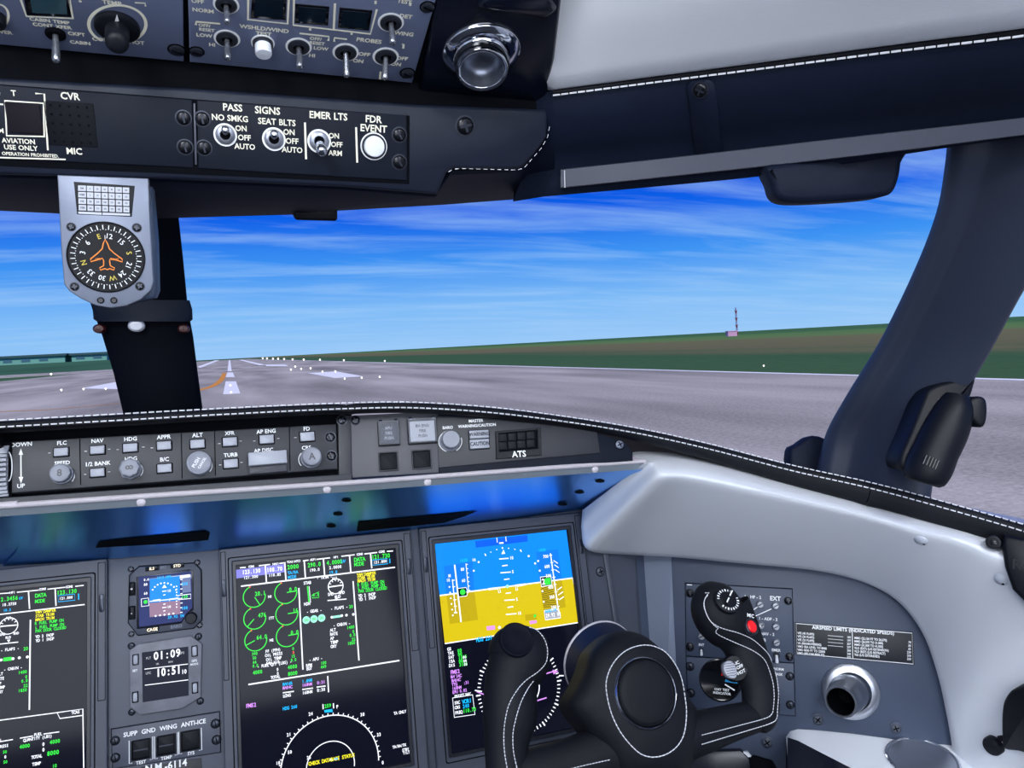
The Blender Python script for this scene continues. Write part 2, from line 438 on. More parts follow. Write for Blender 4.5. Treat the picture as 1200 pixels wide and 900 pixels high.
# ================================================================== OUTSIDE (airfield)
def gnd(u, v):                                  # point of the airfield ground under a sight line
    Oi = OUT.inverted(); o = Oi @ CAM; d = (Oi.to_3x3() @ ray(u, v)); return o + d * (-o.z / d.z)
def field_mat():
    m = bpy.data.materials.new('grass_fields'); m.use_nodes = True; t = m.node_tree; b = t.nodes['Principled BSDF']
    b.inputs['Roughness'].default_value = 0.95; b.inputs['Specular IOR Level'].default_value = 0.05
    tcn = nd(t, 'ShaderNodeTexCoord'); sp = nd(t, 'ShaderNodeSeparateXYZ'); t.links.new(tcn.outputs['Object'], sp.inputs[0])
    no = nd(t, 'ShaderNodeTexNoise'); no.inputs['Scale'].default_value = 0.02; no.inputs['Detail'].default_value = 4
    mpn = nd(t, 'ShaderNodeMapping'); mpn.inputs['Scale'].default_value = (1, 0.12, 1); t.links.new(tcn.outputs['Object'], mpn.inputs[0]); t.links.new(mpn.outputs[0], no.inputs[0])
    ad = nd(t, 'ShaderNodeMath', operation='MULTIPLY_ADD'); t.links.new(no.outputs['Fac'], ad.inputs[0]); ad.inputs[1].default_value = 120; 
    sb = nd(t, 'ShaderNodeMath', operation='SUBTRACT'); t.links.new(sp.outputs[0], sb.inputs[0]); sb.inputs[1].default_value = 60
    t.links.new(sb.outputs[0], ad.inputs[2])
    dv = nd(t, 'ShaderNodeMath', operation='DIVIDE'); t.links.new(ad.outputs[0], dv.inputs[0]); dv.inputs[1].default_value = 600
    rp = nd(t, 'ShaderNodeValToRGB'); t.links.new(dv.outputs[0], rp.inputs[0]); e = rp.color_ramp.elements
    e[0].position = 0.0; e[0].color = lin(64, 94, 62); e[1].position = 1.0; e[1].color = lin(62, 100, 62)
    for p, c in ((0.13, (58, 88, 58)), (0.17, (100, 98, 70)), (0.33, (104, 102, 72)), (0.40, (92, 118, 70)), (0.7, (82, 118, 66))):
        x = e.new(p); x.color = lin(*c)
    n2 = nd(t, 'ShaderNodeTexNoise'); n2.inputs['Scale'].default_value = 0.6; n2.inputs['Detail'].default_value = 6; t.links.new(tcn.outputs['Object'], n2.inputs[0])
    mr = nd(t, 'ShaderNodeMapRange'); mr.inputs[3].default_value = 0.75; mr.inputs[4].default_value = 1.25; t.links.new(n2.outputs['Fac'], mr.inputs[0])
    mu = nd(t, 'ShaderNodeMixRGB', blend_type='MULTIPLY'); mu.inputs[0].default_value = 1; t.links.new(rp.outputs[0], mu.inputs[1]); t.links.new(mr.outputs[0], mu.inputs[2])
    t.links.new(mu.outputs[0], b.inputs['Base Color']); return m
def tarmac_mat():
    m = bpy.data.materials.new('runway_concrete'); m.use_nodes = True; t = m.node_tree; b = t.nodes['Principled BSDF']
    b.inputs['Roughness'].default_value = 0.9; b.inputs['Specular IOR Level'].default_value = 0.1
    tcn = nd(t, 'ShaderNodeTexCoord')
    no = nd(t, 'ShaderNodeTexNoise'); no.inputs['Scale'].default_value = 6.0; no.inputs['Detail'].default_value = 9; no.inputs['Roughness'].default_value = 0.8; t.links.new(tcn.outputs['Object'], no.inputs[0])
    mpn = nd(t, 'ShaderNodeMapping'); mpn.inputs['Scale'].default_value = (0.12, 0.02, 1); t.links.new(tcn.outputs['Object'], mpn.inputs[0])
    n2 = nd(t, 'ShaderNodeTexNoise'); n2.inputs['Scale'].default_value = 1; n2.inputs['Detail'].default_value = 5; t.links.new(mpn.outputs[0], n2.inputs[0])
    ad = nd(t, 'ShaderNodeMath', operation='ADD'); t.links.new(no.outputs['Fac'], ad.inputs[0]); t.links.new(n2.outputs['Fac'], ad.inputs[1])
    rp = nd(t, 'ShaderNodeValToRGB'); hv = nd(t, 'ShaderNodeMath', operation='MULTIPLY'); hv.inputs[1].default_value = 0.5; t.links.new(ad.outputs[0], hv.inputs[0]); t.links.new(hv.outputs[0], rp.inputs[0])
    e = rp.color_ramp.elements; e[0].position = 0.38; e[0].color = lin(112, 109, 108); e[1].position = 0.64; e[1].color = lin(194, 189, 186)
    t.links.new(rp.outputs[0], b.inputs['Base Color']); return m
mb = MB(); R_ = 9000
mb.quad([(-R_, -60), (R_, -60), (R_, R_), (-R_, R_)], -0.12)
struct('grass_field', mb, field_mat(), 'flat green and brown grass fields running out to the horizon', OUT)
mb = MB(); mb.prism([(-70, -60), (41, -60), (41, 1900), (-70, 1900)], -0.1, 0.0)
runway = struct('runway', mb, tarmac_mat(), 'wide grey concrete runway stretching ahead of the cockpit', OUT)
mb = MB(); mb.prism([(-420, 330), (-70, 430), (-70, 640), (-420, 640)], -0.1, -0.002)
struct('taxiway', mb, tarmac_mat(), 'grey concrete apron beyond the runway on the far left', OUT)
mb = MB()
rows = []
for q, h in ((0, -0.1), (60, 2.2), (160, 7.5), (420, 11.0), (1200, 13.0)):
    rows.append([(-1300 + i*135, 640 + q + 0.25*abs(i-9)*6, h) for i in range(10)])
mb.grid(rows)
struct('grass_bank', mb, mat('far_grass', (58, 96, 74), 0.95, spec=0.05, var=(0.01, 0.2)), 'low dark green grass bank far off on the left', OUT)
MW = mat('runway_white_paint', (226, 228, 236), 0.8, spec=0.1, var=(0.5, 0.06)); MY = mat('taxi_yellow_paint', (206, 140, 62), 0.8, spec=0.1)
def marking(name, pxs, m=MW):
    p = [gnd(u, v) for u, v in pxs]; b = MB(); b.prism([(q.x, q.y) for q in p], 0.0, 0.02); return part(name, b, m, runway)
marking('centreline_stripe', [(261.5, 462), (264.5, 447), (276.5, 447), (281.5, 461)])
marking('centreline_stripe', [(264.5, 442), (266.5, 436.5), (273, 436.5), (275, 442)])
marking('centreline_stripe', [(266.6, 435), (268.2, 422), (269.8, 422), (271.6, 435)])
marking('edge_stripe', [(231, 430), (252, 422.3), (257, 422.3), (235, 431)])
marking('edge_stripe', [(280, 421.8), (284, 421.6), (312, 427.6), (304, 428)])
marking('aiming_mark', [(361, 437.3), (394, 435.3), (425, 441), (392, 443)])
marking('aiming_mark', [(96, 455.2), (140, 447), (146, 456.2)])
marking('touchdown_mark', [(311, 427.2), (334, 427.2), (338, 429.2), (312, 429)])
b = MB(); b.prism([(40.2, -60), (41.0, -60), (41.0, 1500), (40.2, 1500)], 0, 0.02); part('edge_stripe', b, MW, runway)
crv = smooth_open([(gnd(u, v).x, gnd(u, v).y, 0.015) for u, v in ((228, 458.5), (240, 455.6), (252, 451), (260, 444), (263, 437))], 5)
b = MB(); b.pline([(p.x, p.y) for p in crv], 0.9, 0.015); part('lead_off_line', b, MY, runway)
crv = [(gnd(u, v).x, gnd(u, v).y) for u, v in ((-40, 484), (60, 480), (140, 473))]
b = MB(); b.pline(crv, 0.5, 0.015); part('lead_off_line', b, MY, runway)
# lamps along the runway
ML = mat('runway_lamp_glow', (255, 250, 235), 0.4, emit=((255, 250, 235), 1.6))
lamps = [(308, 420.3), (313, 420.4), (320, 420.7), (326, 420.9), (333, 421.2), (343, 421.5), (356, 421.8), (375, 422), (403, 422.6), (451, 423.4), (895, 429),
         (341, 433.5), (346, 430), (353, 432.6), (364, 432), (378, 436), (393, 435.5), (404, 444), (424, 443), (445, 442), (60, 439), (72, 457.5), (98, 456.4), (124, 456), (270, 452), (271, 460)]
for i, (u, v) in enumerate(lamps):
    g = gnd(u, v + 0.7); d = (g - Vector((0, 0, 3.5))).length; r = d*1.0/FPX
    b = MB(); b.lathe([(r*0.5, 0), (r*0.5, r*0.5), (r, r*0.9), (r*0.9, r*1.7), (0, r*2.1)], seg=10)
    if u > 300 and v < 424: lab = 'tiny white lamp in the row along the far grass edge'; grp = 'lamps along the grass edge'
    elif 265 < u < 275: lab = 'tiny white lamp set into the nearest runway centreline stripe'; grp = 'centreline lamps'
    else: lab = 'tiny white lamp on the pavement around the white aiming mark'; grp = 'lamps around the aiming mark'
    if u == 895: lab = 'lone white runway lamp at the edge of the right-hand grass'; grp = None
    if u < 130: lab = 'small glowing runway lamp left of the centre post'; grp = 'lamps on the left pavement'
    solo('runway_lamp', b, ML, lab, 'lamp', OUT @ Matrix.Translation(g), grp)
# red and white mast with its hut
g = gnd(864, 393.5); s_ = g.y/878*1.28
mast = thing('radio_mast', 'thin red and white lattice mast standing on the far right field', 'mast', loc=(0, 0, 0)); mast.matrix_world = OUT @ Matrix.Translation(g) @ Matrix.Rotation(ROLL*-1.2, 4, 'Y')
MR = mat('mast_red', (150, 60, 80), 0.8); MWH = mat('mast_white', (150, 170, 215), 0.8)
for i in range(8):
    z0 = i*3.9*s_; z1 = z0+3.9*s_; b = MB(); wq = 1.0*s_
    for sx, sy in ((-1, -1), (1, -1), (1, 1), (-1, 1)):
        b.tube([(sx*wq/2, sy*wq/2, z0), (sx*wq/2, sy*wq/2, z1)], 0.22*s_, 5)
    b.tube([(-wq/2, -wq/2, z0), (wq/2, -wq/2, z1)], 0.2*s_, 5); b.tube([(wq/2, wq/2, z0), (-wq/2, wq/2, z1)], 0.2*s_, 5)
    part('lattice_section', b, MR if i % 2 == 0 else MWH, mast)
for i in (1, 3, 5, 7):
    b = MB(); b.prism(circ(0, 0, 1.5*s_, 10), i*3.9*s_-0.5*s_, i*3.9*s_+0.5*s_); part('platform', b, MR, mast)
g2 = gnd(858, 394); b = MB(); b.prism([(-6.5*s_, -2*s_), (5*s_, -2*s_), (5*s_, 2*s_), (-6.5*s_, 2*s_)], 0, 5*s_); b.prism([(-7*s_, -2.4*s_), (5.5*s_, -2.4*s_), (5.5*s_, 2.4*s_), (-7*s_, 2.4*s_)], 5*s_, 5.8*s_)
solo('mast_hut', b, mat('hut_pink', (206, 160, 200), 0.8), 'small flat pinkish hut at the foot of the red and white mast', 'hut', OUT @ Matrix.Translation(g2))
# far buildings on the left
def shed(x0, x1, u, v, ht, lab, mwall, mroof):
    t = thing('airport_building', lab, 'building', loc=(0, 0, 0)); t.matrix_world = OUT
    Y = 900; sc = Y/878
    xa = (x0-270)*sc; xb = (x1-270)*sc; zb = (434-v)*sc*0.9+4
    b = MB(); b.prism([(xa, Y), (xb, Y), (xb, Y+40), (xa, Y+40)], zb-6, zb+ht); part('wall', b, mwall, t)
    b = MB(); b.prism([(xa-2, Y-2), (xb+2, Y-2), (xb+2, Y+42), (xa-2, Y+42)], zb+ht, zb+ht+2.2); part('roof', b, mroof, t)
    for i in range(max(2, int((xb-xa)/16))):
        b = MB(); x = xa+4+i*16; b.prism([(x, Y-0.4), (x+8, Y-0.4), (x+8, Y+0.5), (x, Y+0.5)], zb-2, zb+ht-1.5); part('window', b, mat('far_pane', (70, 110, 130), 0.3), t)
MT = mat('far_teal', (110, 170, 160), 0.8); MG = mat('far_dark', (52, 84, 92), 0.8); MB_ = mat('far_pale', (150, 190, 200), 0.8)
shed(-30, 22, 0, 424, 3.0, 'low dark terminal building on the far left horizon', MB_, MG)
shed(54, 112, 0, 424, 2.6, 'long pale teal terminal building left of the centre post', MT, MG)
shed(118, 150, 0, 424, 2.2, 'small teal hangar partly behind the centre post', MT, MG)

# ================================================================== FRAMES OF THE COCKPIT
def tilt_frame(O, yaw, tilt, roll=0.0):
    """panel facing aft; yaw > 0 swings its right end towards the pilot; tilt > 0 leans the top away"""
    y, t = math.radians(yaw), math.radians(tilt)
    ex = Vector((math.cos(y), -math.sin(y), 0)); nh = Vector((-math.sin(y), -math.cos(y), 0))
    n = nh*math.cos(t) + Vector((0, 0, math.sin(t)))
    if roll:
        ey = n.cross(ex); ex = ex*math.cos(math.radians(roll)) + ey*math.sin(math.radians(roll))
    return Fr(O, ex, n)
PA = tilt_frame(atY(480, 640, 1.15), 0, 14, -1.1)        # main instrument panel
PB = tilt_frame(atY(200, 545, 1.0), 0, 16)                # glareshield face
PB2 = tilt_frame(PB.hit(410, 530), 8, 16)                 # its right end
PC = tilt_frame(atY(790, 700, 1.09), 38, 11)             # copilot side panel
PD = Fr(atY(350, 60, 0.83), (1, 0, 0), (0, -math.sin(math.radians(18)), -math.cos(math.radians(18))))   # overhead panel
PE = tilt_frame(atY(340, 160, 0.88), 0, -18)             # overhead front strip
PF = tilt_frame(atY(125, 290, 0.895), 0, -4)              # standby compass
PY = tilt_frame(atY(754, 808, 0.86), 0, 25)              # control wheel

# ================================================================== SHELL beyond the view
mb = MB(); mb.prism([(-1.2, -1.25), (1.15, -1.25), (1.15, 1.25), (-1.2, 1.25)], -0.05, 0.0); struct('floor', mb, M['carpet'], 'dark grey carpeted cockpit floor')
mb = MB(); mb.prism([(-1.2, -1.3), (1.15, -1.3), (1.15, -1.25), (-1.2, -1.25)], 0, 1.95); struct('wall_rear', mb, M['wallgrey'], 'pale grey rear bulkhead')
mb = MB(); mb.prism([(-1.22, -1.3), (-1.17, -1.3), (-1.17, 0.35), (-1.22, 0.35)], 0, 1.95); mb.prism([(-1.22, 0.35), (-1.17, 0.35), (-1.17, 1.25), (-1.22, 1.25)], 0, 0.95)
struct('wall_left', mb, M['wallgrey'], 'pale grey left side wall')
mb = MB(); mb.prism([(1.12, -1.3), (1.17, -1.3), (1.17, -0.15), (1.12, -0.15)], 0, 1.95); mb.prism([(1.12, -0.15), (1.17, -0.15), (1.17, 1.25), (1.12, 1.25)], 0, 0.9)
struct('wall_right', mb, M['wallgrey'], 'pale grey right side wall')
mb = MB(); mb.prism([(-1.22, 1.3), (1.17, 1.3), (1.17, 1.34), (-1.22, 1.34)], 0, 0.8); struct('wall_front', mb, M['gap'], 'dark forward bulkhead behind the instrument panel')

# ================================================================== GLARESHIELD
hood_px = [(*LX(0, 493), 0.985), (-120, 499.5, 0.985), (0, 493, 0.985), (120, 486.5, 0.985), (240, 480, 0.985), (330, 475.5, 0.985), (406, 472.5, 0.982), (480, 471.5, 0.976),
           (560, 476, 0.967), (640, 485, 0.955), (740, 500.5, 0.935), (830, 520, 0.905), (930, 546, 0.858), (1022, 566.5, 0.80), (1110, 590, 0.735), (1200, 616, 0.665), (1300, 648, 0.58), (1400, 685, 0.49)]
P_hood = smooth_open([atY(u, v, y) for u, v, y in hood_px], 6)
NH = len(P_hood)
def hood_axes(i):
    t = (P_hood[min(i+1, NH-1)] - P_hood[max(i-1, 0)]).normalized()
    fwd = Vector((-t.y, t.x, 0)).normalized()            # away from the pilot
    return t, fwd, t.cross(fwd).normalized() if t.cross(fwd).z > 0 else -t.cross(fwd).normalized()
def hood_slope(i):
    f = i/(NH-1); return 0.11 + 0.34*max(0.0, (f-0.45)/0.55)
def hood_row(i):
    t, fw, up = hood_axes(i); sl = hood_slope(i)
    hgt = 0.012 if i < 56 else 0.012 + 0.019*min(1, (i-56)/22)
    sec = [(0.30, -0.30*sl), (0.14, -0.14*sl), (0.05, -0.05*sl-0.001), (0.022, -0.0030), (0.016, -0.0052), (0.010, -0.0012), (0.004, -0.0008), (0.0005, -0.0035), (-0.001, -0.009), (-0.0005, -hgt*0.7), (0.003, -hgt), (0.010, -hgt-0.003), (0.06, -hgt-0.002)]
    return [P_hood[i] + fw*a + up*b for a, b in sec]
glare = thing('glareshield', 'black leather glareshield with white double stitching over the instrument panel', 'glareshield', loc=atY(200, 490, 1.0))
gi = Matrix.Translation(-glare.location)
seams = [0, 36, 78, NH-1]
for k in range(3):
    i0, i1 = seams[k], seams[k+1]
    rows = [[gi @ p for p in hood_row(i)] for i in range(i0, i1+1)]
    # tuck the ends in, like the real seam
    for e, idx in ((0, 0), (1, -1)):
        if (k == 0 and e == 0) or (k == 2 and e == 1): continue
        t, fw, up = hood_axes(i0 if e == 0 else i1)
        rows[idx] = [p - up*0.0014 - (t*0.0006 if e else -t*0.0006) for p in rows[idx]]
    mb = MB(); mb.grid(rows, flip=True); part('hood_section', mb, M['blackleather'], glare, smooth=60)
# stitches: short thread dashes along both sides of the seam
def dashes(mb, pts, ln, gap, r, seg=5):
    acc = 0.0; on = True; cur = [pts[0]]; need = ln
    for a, b in zip(pts, pts[1:]):
        a = Vector(a); b = Vector(b); L_ = (b-a).length; pos = 0.0
        if L_ < 1e-9: continue
        while pos < L_ - 1e-9:
            st = min(need, L_-pos); pos += st; need -= st; q = a.lerp(b, pos/L_)
            if on: cur.append(q)
            if need <= 1e-9:
                if on and len(cur) > 1: mb.tube(cur, r, seg)
                on = not on; need = ln if on else gap; cur = [q]
mb = MB()
for (fa, ub) in ((-0.0012, -0.0078), (0.006, -0.0008)):
    pts = []
    for i in range(NH):
        t, fw, up = hood_axes(i); pts.append(gi @ (P_hood[i] + fw*fa + up*(ub+0.0008)))
    dashes(mb, pts, 0.0062, 0.0022, 0.00085)
part('stitching', mb, M['thread'], glare, 'stuff', smooth=60)
# face backing below the leather, the grey strip, the pale lip and the brushed fascia
def lip_pts(o=0): return [LX(0, 595+o), (-60, 599+o), (0, 595+o), (200, 581+o), (412, 567+o), (520, 559+o), (640, 550+o), (757, 541.5+o)]
def strip_between(top, bot, dt, db, n_, m, par, M4, sub=6):
    a = smooth_open([dt(u, v) for u, v in top], sub); b_ = smooth_open([db(u, v) for u, v in bot], sub)
    mb = MB(); mb.grid([[M4 @ p for p in a], [M4 @ p for p in b_]], flip=True); return part(n_, mb, m, par)
def lipY(u): return 0.965 if u < 420 else 0.965 - 0.03*((u-420)/340)**1.2
LP = smooth_open([atY(u, v, lipY(u)) for u, v in lip_pts()], 6)
mb = MB(); rows = []
for i, p in enumerate(LP):
    rows.append([gi @ (p + Vector(q)) for q in ((0, 0.010, 0.0030), (0, 0.005, 0.0042), (0, 0.002, 0.0036), (0, 0.0, 0.0018), (0, 0.0006, -0.0008), (0, 0.004, -0.0022))])
mb.grid(rows, flip=True); part('pale_lip', mb, M['lip'], glare, smooth=60)
mb = MB(); rows = []
for p in LP: rows.append([gi @ (p + Vector(q)) for q in ((0, 0.004, -0.0022), (0, 0.009, -0.0115))])
mb.grid(rows, flip=True); part('pale_strip', mb, M['teal'], glare)
# fascia: from the strip down and forward to the top of the instrument panel
ptop = [LX(0, 664), (-60, 669), (0, 664), (127, 655), (256, 644), (412, 628), (489, 620), (600, 608), (684, 597)]
FT = [LP[i] + Vector((0, 0.009, -0.0115)) for i in range(len(LP))]
nn_ = len(FT); PT = smooth_open([PA.hit(u, v, 0.004) for u, v in ptop], 5)
def resample(P, n):
    P = [Vector(p) for p in P]; acc = [0]
    for a, b in zip(P, P[1:]): acc.append(acc[-1]+(b-a).length)
    o = []; j = 0
    for i in range(n):
        s_ = acc[-1]*i/(n-1)
        while j < len(P)-2 and acc[j+1] < s_: j += 1
        o.append(P[j].lerp(P[j+1], (s_-acc[j])/max(1e-9, acc[j+1]-acc[j])))
    return o
FTr = resample(FT, 60); PTr = resample(PT, 60)
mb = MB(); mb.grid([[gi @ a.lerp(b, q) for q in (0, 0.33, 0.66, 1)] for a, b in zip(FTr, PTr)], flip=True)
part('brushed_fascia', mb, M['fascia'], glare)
def fascia_pt(u, v):
    r = ray(u, v); best = None
    i = min(range(60), key=lambda i: abs(((RW.transposed() @ (FTr[i].lerp(PTr[i], 0.5)-CAM)).x / -(RW.transposed() @ (FTr[i].lerp(PTr[i], 0.5)-CAM)).z)*FPX+600 - u))
    a, b, c = FTr[i], PTr[i], FTr[min(i+1, 59)] if i < 59 else FTr[i-1]
    n = (b-a).cross(c-a).normalized()
    if n.dot(r) > 0: n = -n
    return CAM + r*((a-CAM).dot(n)/r.dot(n)), n
# slots and fixing holes in the fascia
def patch(poly_px, nm, m, off=0.0012):
    pts = [fascia_pt(u, v) for u, v in poly_px]; b = MB(); b.add([gi @ (p+n*off) for p, n in pts], [tuple(range(len(pts)))]); return part(nm, b, m, glare)
patch([(112, 641), (116, 634), (160, 629), (240, 621.5), (246, 624), (244, 632), (200, 636)], 'air_slot', M['gap'])
patch([(420, 611), (560, 598), (545, 604), (520, 612), (418, 622)], 'air_slot', M['gap'])
for u, v in ((406, 585.5), (396, 601.5), (388, 615.5), (703, 563), (679, 576), (659, 590)):
    patch([(u+6*math.cos(a*0.785), v+2*math.sin(a*0.785)) for a in range(8)], 'fixing_hole', M['gap'])
for u, v in ((153, 596.5), (379, 577), (507, 564.5), (702, 550)):
    q = min(LP, key=lambda p: abs(((RW.transposed() @ (p-CAM)).x / -(RW.transposed() @ (p-CAM)).z)*FPX+600 - u))
    o = part('fixing_stud', mesh_with(MB().lathe([(1, 0), (0.9, 0.25), (0.4, 0.45), (0, 0.5)], seg=16), M['lip'], name='fixing_stud'), None, glare)
    o.matrix_local = gi @ (Matrix.Translation(q + Vector((0, 0.0056, -0.0062))) @ Matrix.Rotation(math.radians(108), 4, 'X') @ Matrix.Scale(0.0052, 4))

# ------------------------------------------------------------------ flight control panel on the glareshield
fcp = thing('flight_control_panel', 'long charcoal autopilot control panel with grey buttons and knobs under the glareshield', 'control panel', PB)
kB = PB.k(200, 545)
mb = MB(); mb.prism(PB.poly([LX(0, 518.5), (0, 518.5), (394, 496.8), (396, 549.5), (0, 579), LX(0, 579)]), -0.03, 0.0, 0.0012); part('face_plate', mb, M['fcp'], fcp)
mb = MB(); mb.prism(PB.poly([LX(412, 477), (412, 477), (414, 560), LX(414, 560)], -0.012), -0.05, -0.012); part('recess_back', mb, M['gap'], fcp)
mb = MB(); mb.prism(PB.poly([LX(0, 583.5), (0, 583.5), (412, 555), (413, 577), (0, 606), LX(0, 606)], 0.003), -0.03, 0.003, 0.001); part('lower_strip', mb, M['fcp_strip'], fcp)
mb = MB(); mb.prism(PB.poly([(396, 488), (411, 487), (412.5, 557), (397, 558.5)], 0.0), -0.03, 0.001, 0.0008); part('end_strip', mb, M['fcp'], fcp)
mb = MB()
for u, v0, v1 in ((8.5, 519.5, 573), (93.5, 514, 568.5), (212.5, 507.5, 561), (251.5, 505, 557.5), (339, 499.5, 551.5)):
    a = PB.px(u, v0); b_ = PB.px(u+1, v1); mb.line(a, b_, 0.0011, 0.0003)
part('panel_joint', mb, M['gap'], fcp, 'stuff', smooth=0)
def button(par, fr, u, v, wp, hp, m, h=0.004, c=0.0, name='button', rim=True, r=0.0006):
    a, b_ = fr.px(u, v, c); k = fr.k(u, v); w2, h2 = wp*k/2, hp*k/2
    if rim:
        rb = MB(); rb.frame(rrect(a-w2-0.0014, a+w2+0.0014, b_-h2-0.0014, b_+h2+0.0014, 0.001), rrect(a-w2-0.0002, a+w2+0.0002, b_-h2-0.0002, b_+h2+0.0002, 0.0006), c-0.001, c+0.0006, 0.0002)
    mb = MB(); mb.prism(rrect(a-w2, a+w2, b_-h2, b_+h2, r), c-0.002, c+h, 0.0007)
    o = part(name, mb, m, par)
    if rim: part('button_rim', rb, M['gap'], o)
    return o
for u, v in ((72, 530), (114.5, 527.5), (153, 525), (192.5, 522.5), (114.5, 554), (193, 549), (231.5, 520.5), (269.5, 518), (270.5, 543.5), (312.5, 515), (360, 512)):
    button(fcp, PB, u, v, 16.5, 10.5, M['btn'])
def knob(par, fr, u, v, rp, prof, m, c=0.0, lobes=0, lobe=0.0, seg=32, tip=None, name='knob', mi_cap=None):
    """profile in units of the pixel radius; tip = pixel of the front face centre (gives the depth direction parallax)"""
    a, b_ = fr.px(u, v, c); k = fr.k(u, v)*rp
    mb = MB(); mb.lathe([(r*k, z*k) for r, z in prof], (a, b_, c), seg, lobes=lobes, lobe=lobe); return part(name, mb, m, par)
KP = [(1.12, 0), (1.12, 0.75), (1.0, 0.85), (1.0, 1.75), (0.96, 1.85), (0.86, 1.9), (0.8, 1.86), (0.0, 1.86)]
kn = knob(fcp, PB, 74, 556.5, 12, KP, M['knob']); 
kn2 = knob(fcp, PB, 154, 550.5, 11.5, KP, M['knob'], lobes=8, lobe=0.05, seg=48)
kn3 = knob(fcp, PB, 234, 544.5, 14, [(1.05, 0), (1.05, 1.2), (1.0, 1.3), (0.86, 1.35), (0.8, 1.3), (0, 1.3)], M['knob'])
kn4 = knob(fcp, PB, 364, 537.5, 11, KP, M['knob'])
def on_cap(par, u, v, rp, z, st, h, rot=0):
    a, b_ = PB.px(u, v); k = PB.k(u, v); mb = MB(); mb.text(st, a, b_, h*k, z*rp*k+0.0004, font=G_BOLD, rot=rot); part('cap_mark', mb, M['fire'] if st in '8A' else M['knobw'], par, 'stuff', smooth=0)
on_cap(kn, 74, 556.5, 12, 1.88, '8', 9); on_cap(kn2, 154, 550.5, 11.5, 1.88, '8', 9, math.pi/2); on_cap(kn4, 364, 537.5, 11, 1.88, 'A', 8)
on_cap(kn3, 230.5, 544.5, 14, 1.32, 'PUSH', 4.2, 1.0); on_cap(kn3, 237.5, 545, 14, 1.32, 'CANCEL', 3.0, 1.0)
# wide disconnect bar, its skirt, the pitch wheel
a, b_ = PB.px(291.5, 547.5); a1, b1 = PB.px(335, 529)
mb = MB(); mb.prism(rrect(a, a1, b_, b1, 0.001), -0.002, 0.013, 0.001); part('disconnect_bar', mb, M['btn'], fcp)
mb = MB(); mb.prism(rrect(a, a1, b_-0.010, b_, 0.0006), -0.002, 0.006, 0.001); part('bar_skirt', mb, M['fire'], fcp)
wh = MB(); a, b_ = PB.px(-2, 553); ww = 0.011
mb = MB()
for i in range(13):
    th = math.radians(-66 + i*11); yy = 0.030*math.sin(th); zz = 0.018*math.cos(th)-0.003
    mb.add([(a-ww, b_+yy-0.0021, zz-0.004), (a+ww, b_+yy-0.0021, zz-0.004), (a+ww, b_+yy+0.0021, zz-0.004), (a-ww, b_+yy+0.0021, zz-0.004),
            (a-ww, b_+yy-0.0016, zz), (a+ww, b_+yy-0.0016, zz), (a+ww, b_+yy+0.0016, zz), (a-ww, b_+yy+0.0016, zz)], [(4, 5, 6, 7), (0, 1, 5, 4), (1, 2, 6, 5), (2, 3, 7, 6), (3, 0, 4, 7)])
mb.prism(rrect(a-ww+0.001, a+ww-0.001, b_-0.028, b_+0.028, 0.002), -0.004, 0.003)
part('pitch_wheel', mb, M['knob'], fcp)
mb = MB(); mb.prism(rrect(a-ww-0.003, a+ww+0.0025, b_-0.034, b_+0.034, 0.001), 0.0, 0.0008); part('wheel_slot', mb, M['gap'], fcp)
def fcp_marks(mb):
    k = kB; P = lambda u, v: PB.px(u, v)
    mb.pline([P(9.5+5*math.cos(math.radians(t)), 547+17.5*math.sin(math.radians(t))) for t in range(-80, 81, 10)], 1.2*k, 0.0012)
    mb.line(P(24.6, 531), P(24.8, 560), 1.4*k, 0.0006)
    mb.quad([P(24.6, 525.5), P(22, 533), P(27.2, 533)], 0.0006); mb.quad([P(24.8, 566.5), P(22, 559), P(27.4, 559)], 0.0006)
    for (u, v, r) in ((78, 557.5, 12.5), (158.5, 551, 12), (238.5, 545.5, 13.5), (360.5, 538.5, 14)):
        s0 = -1 if u == 360.5 else 1
        mb.pline([P(u+s0*r*math.cos(math.radians(t))*0.75, v+r*math.sin(math.radians(t))*0.75) for t in range(-45, 46, 9)], 1.0*k, 0.0006)
    for u, v in ((58, 531), (100.5, 529), (128, 526.5), (100, 556), (128, 553), (138, 527), (168, 524), (178, 525), (257, 520), (282, 517), (258, 545), (283, 542), (298, 517), (326, 514), (346, 513)):
        mb.line(P(u-1.4, v), P(u+1.4, v-0.1), 0.5*k, 0.0005)
lettering(fcp, PB, [('FLC', 72.5, 519, 5.2), ('NAV', 114, 516.5, 5.2), ('HDG', 153, 514.3, 5.2), ('APPR', 192, 512, 5.2), ('1/2 BANK', 114.5, 543.2, 5.2), ('B/C', 192.7, 538.2, 5.2), ('ALT', 231.5, 509.8, 5.2),
    ('XFR', 269.2, 507.6, 4.6), ('TURB', 270.3, 533, 4.8), ('AP ENG', 312, 505.4, 4.8), ('FD', 359.3, 502.4, 4.8), ('SPEED', 73, 542.4, 5), ('HDG', 153.5, 537.6, 5), ('CRS', 359, 524.6, 4.6), ('AP DISC', 309, 527.6, 4.6), ('DOWN', 25.2, 520.8, 5.6), ('UP', 24.6, 569.3, 5.6)], extra=fcp_marks)
for u, v, r in ((387, 512.5, 5.6), (388.5, 534.5, 5.6)): screw(fcp, PB, u, v, r, SCREWB, rz=0.4)
for u, v, r in ((400.5, 492.5, 5.2),): screw(fcp, PB, u, v, r, SCREWXB, c=0.001)

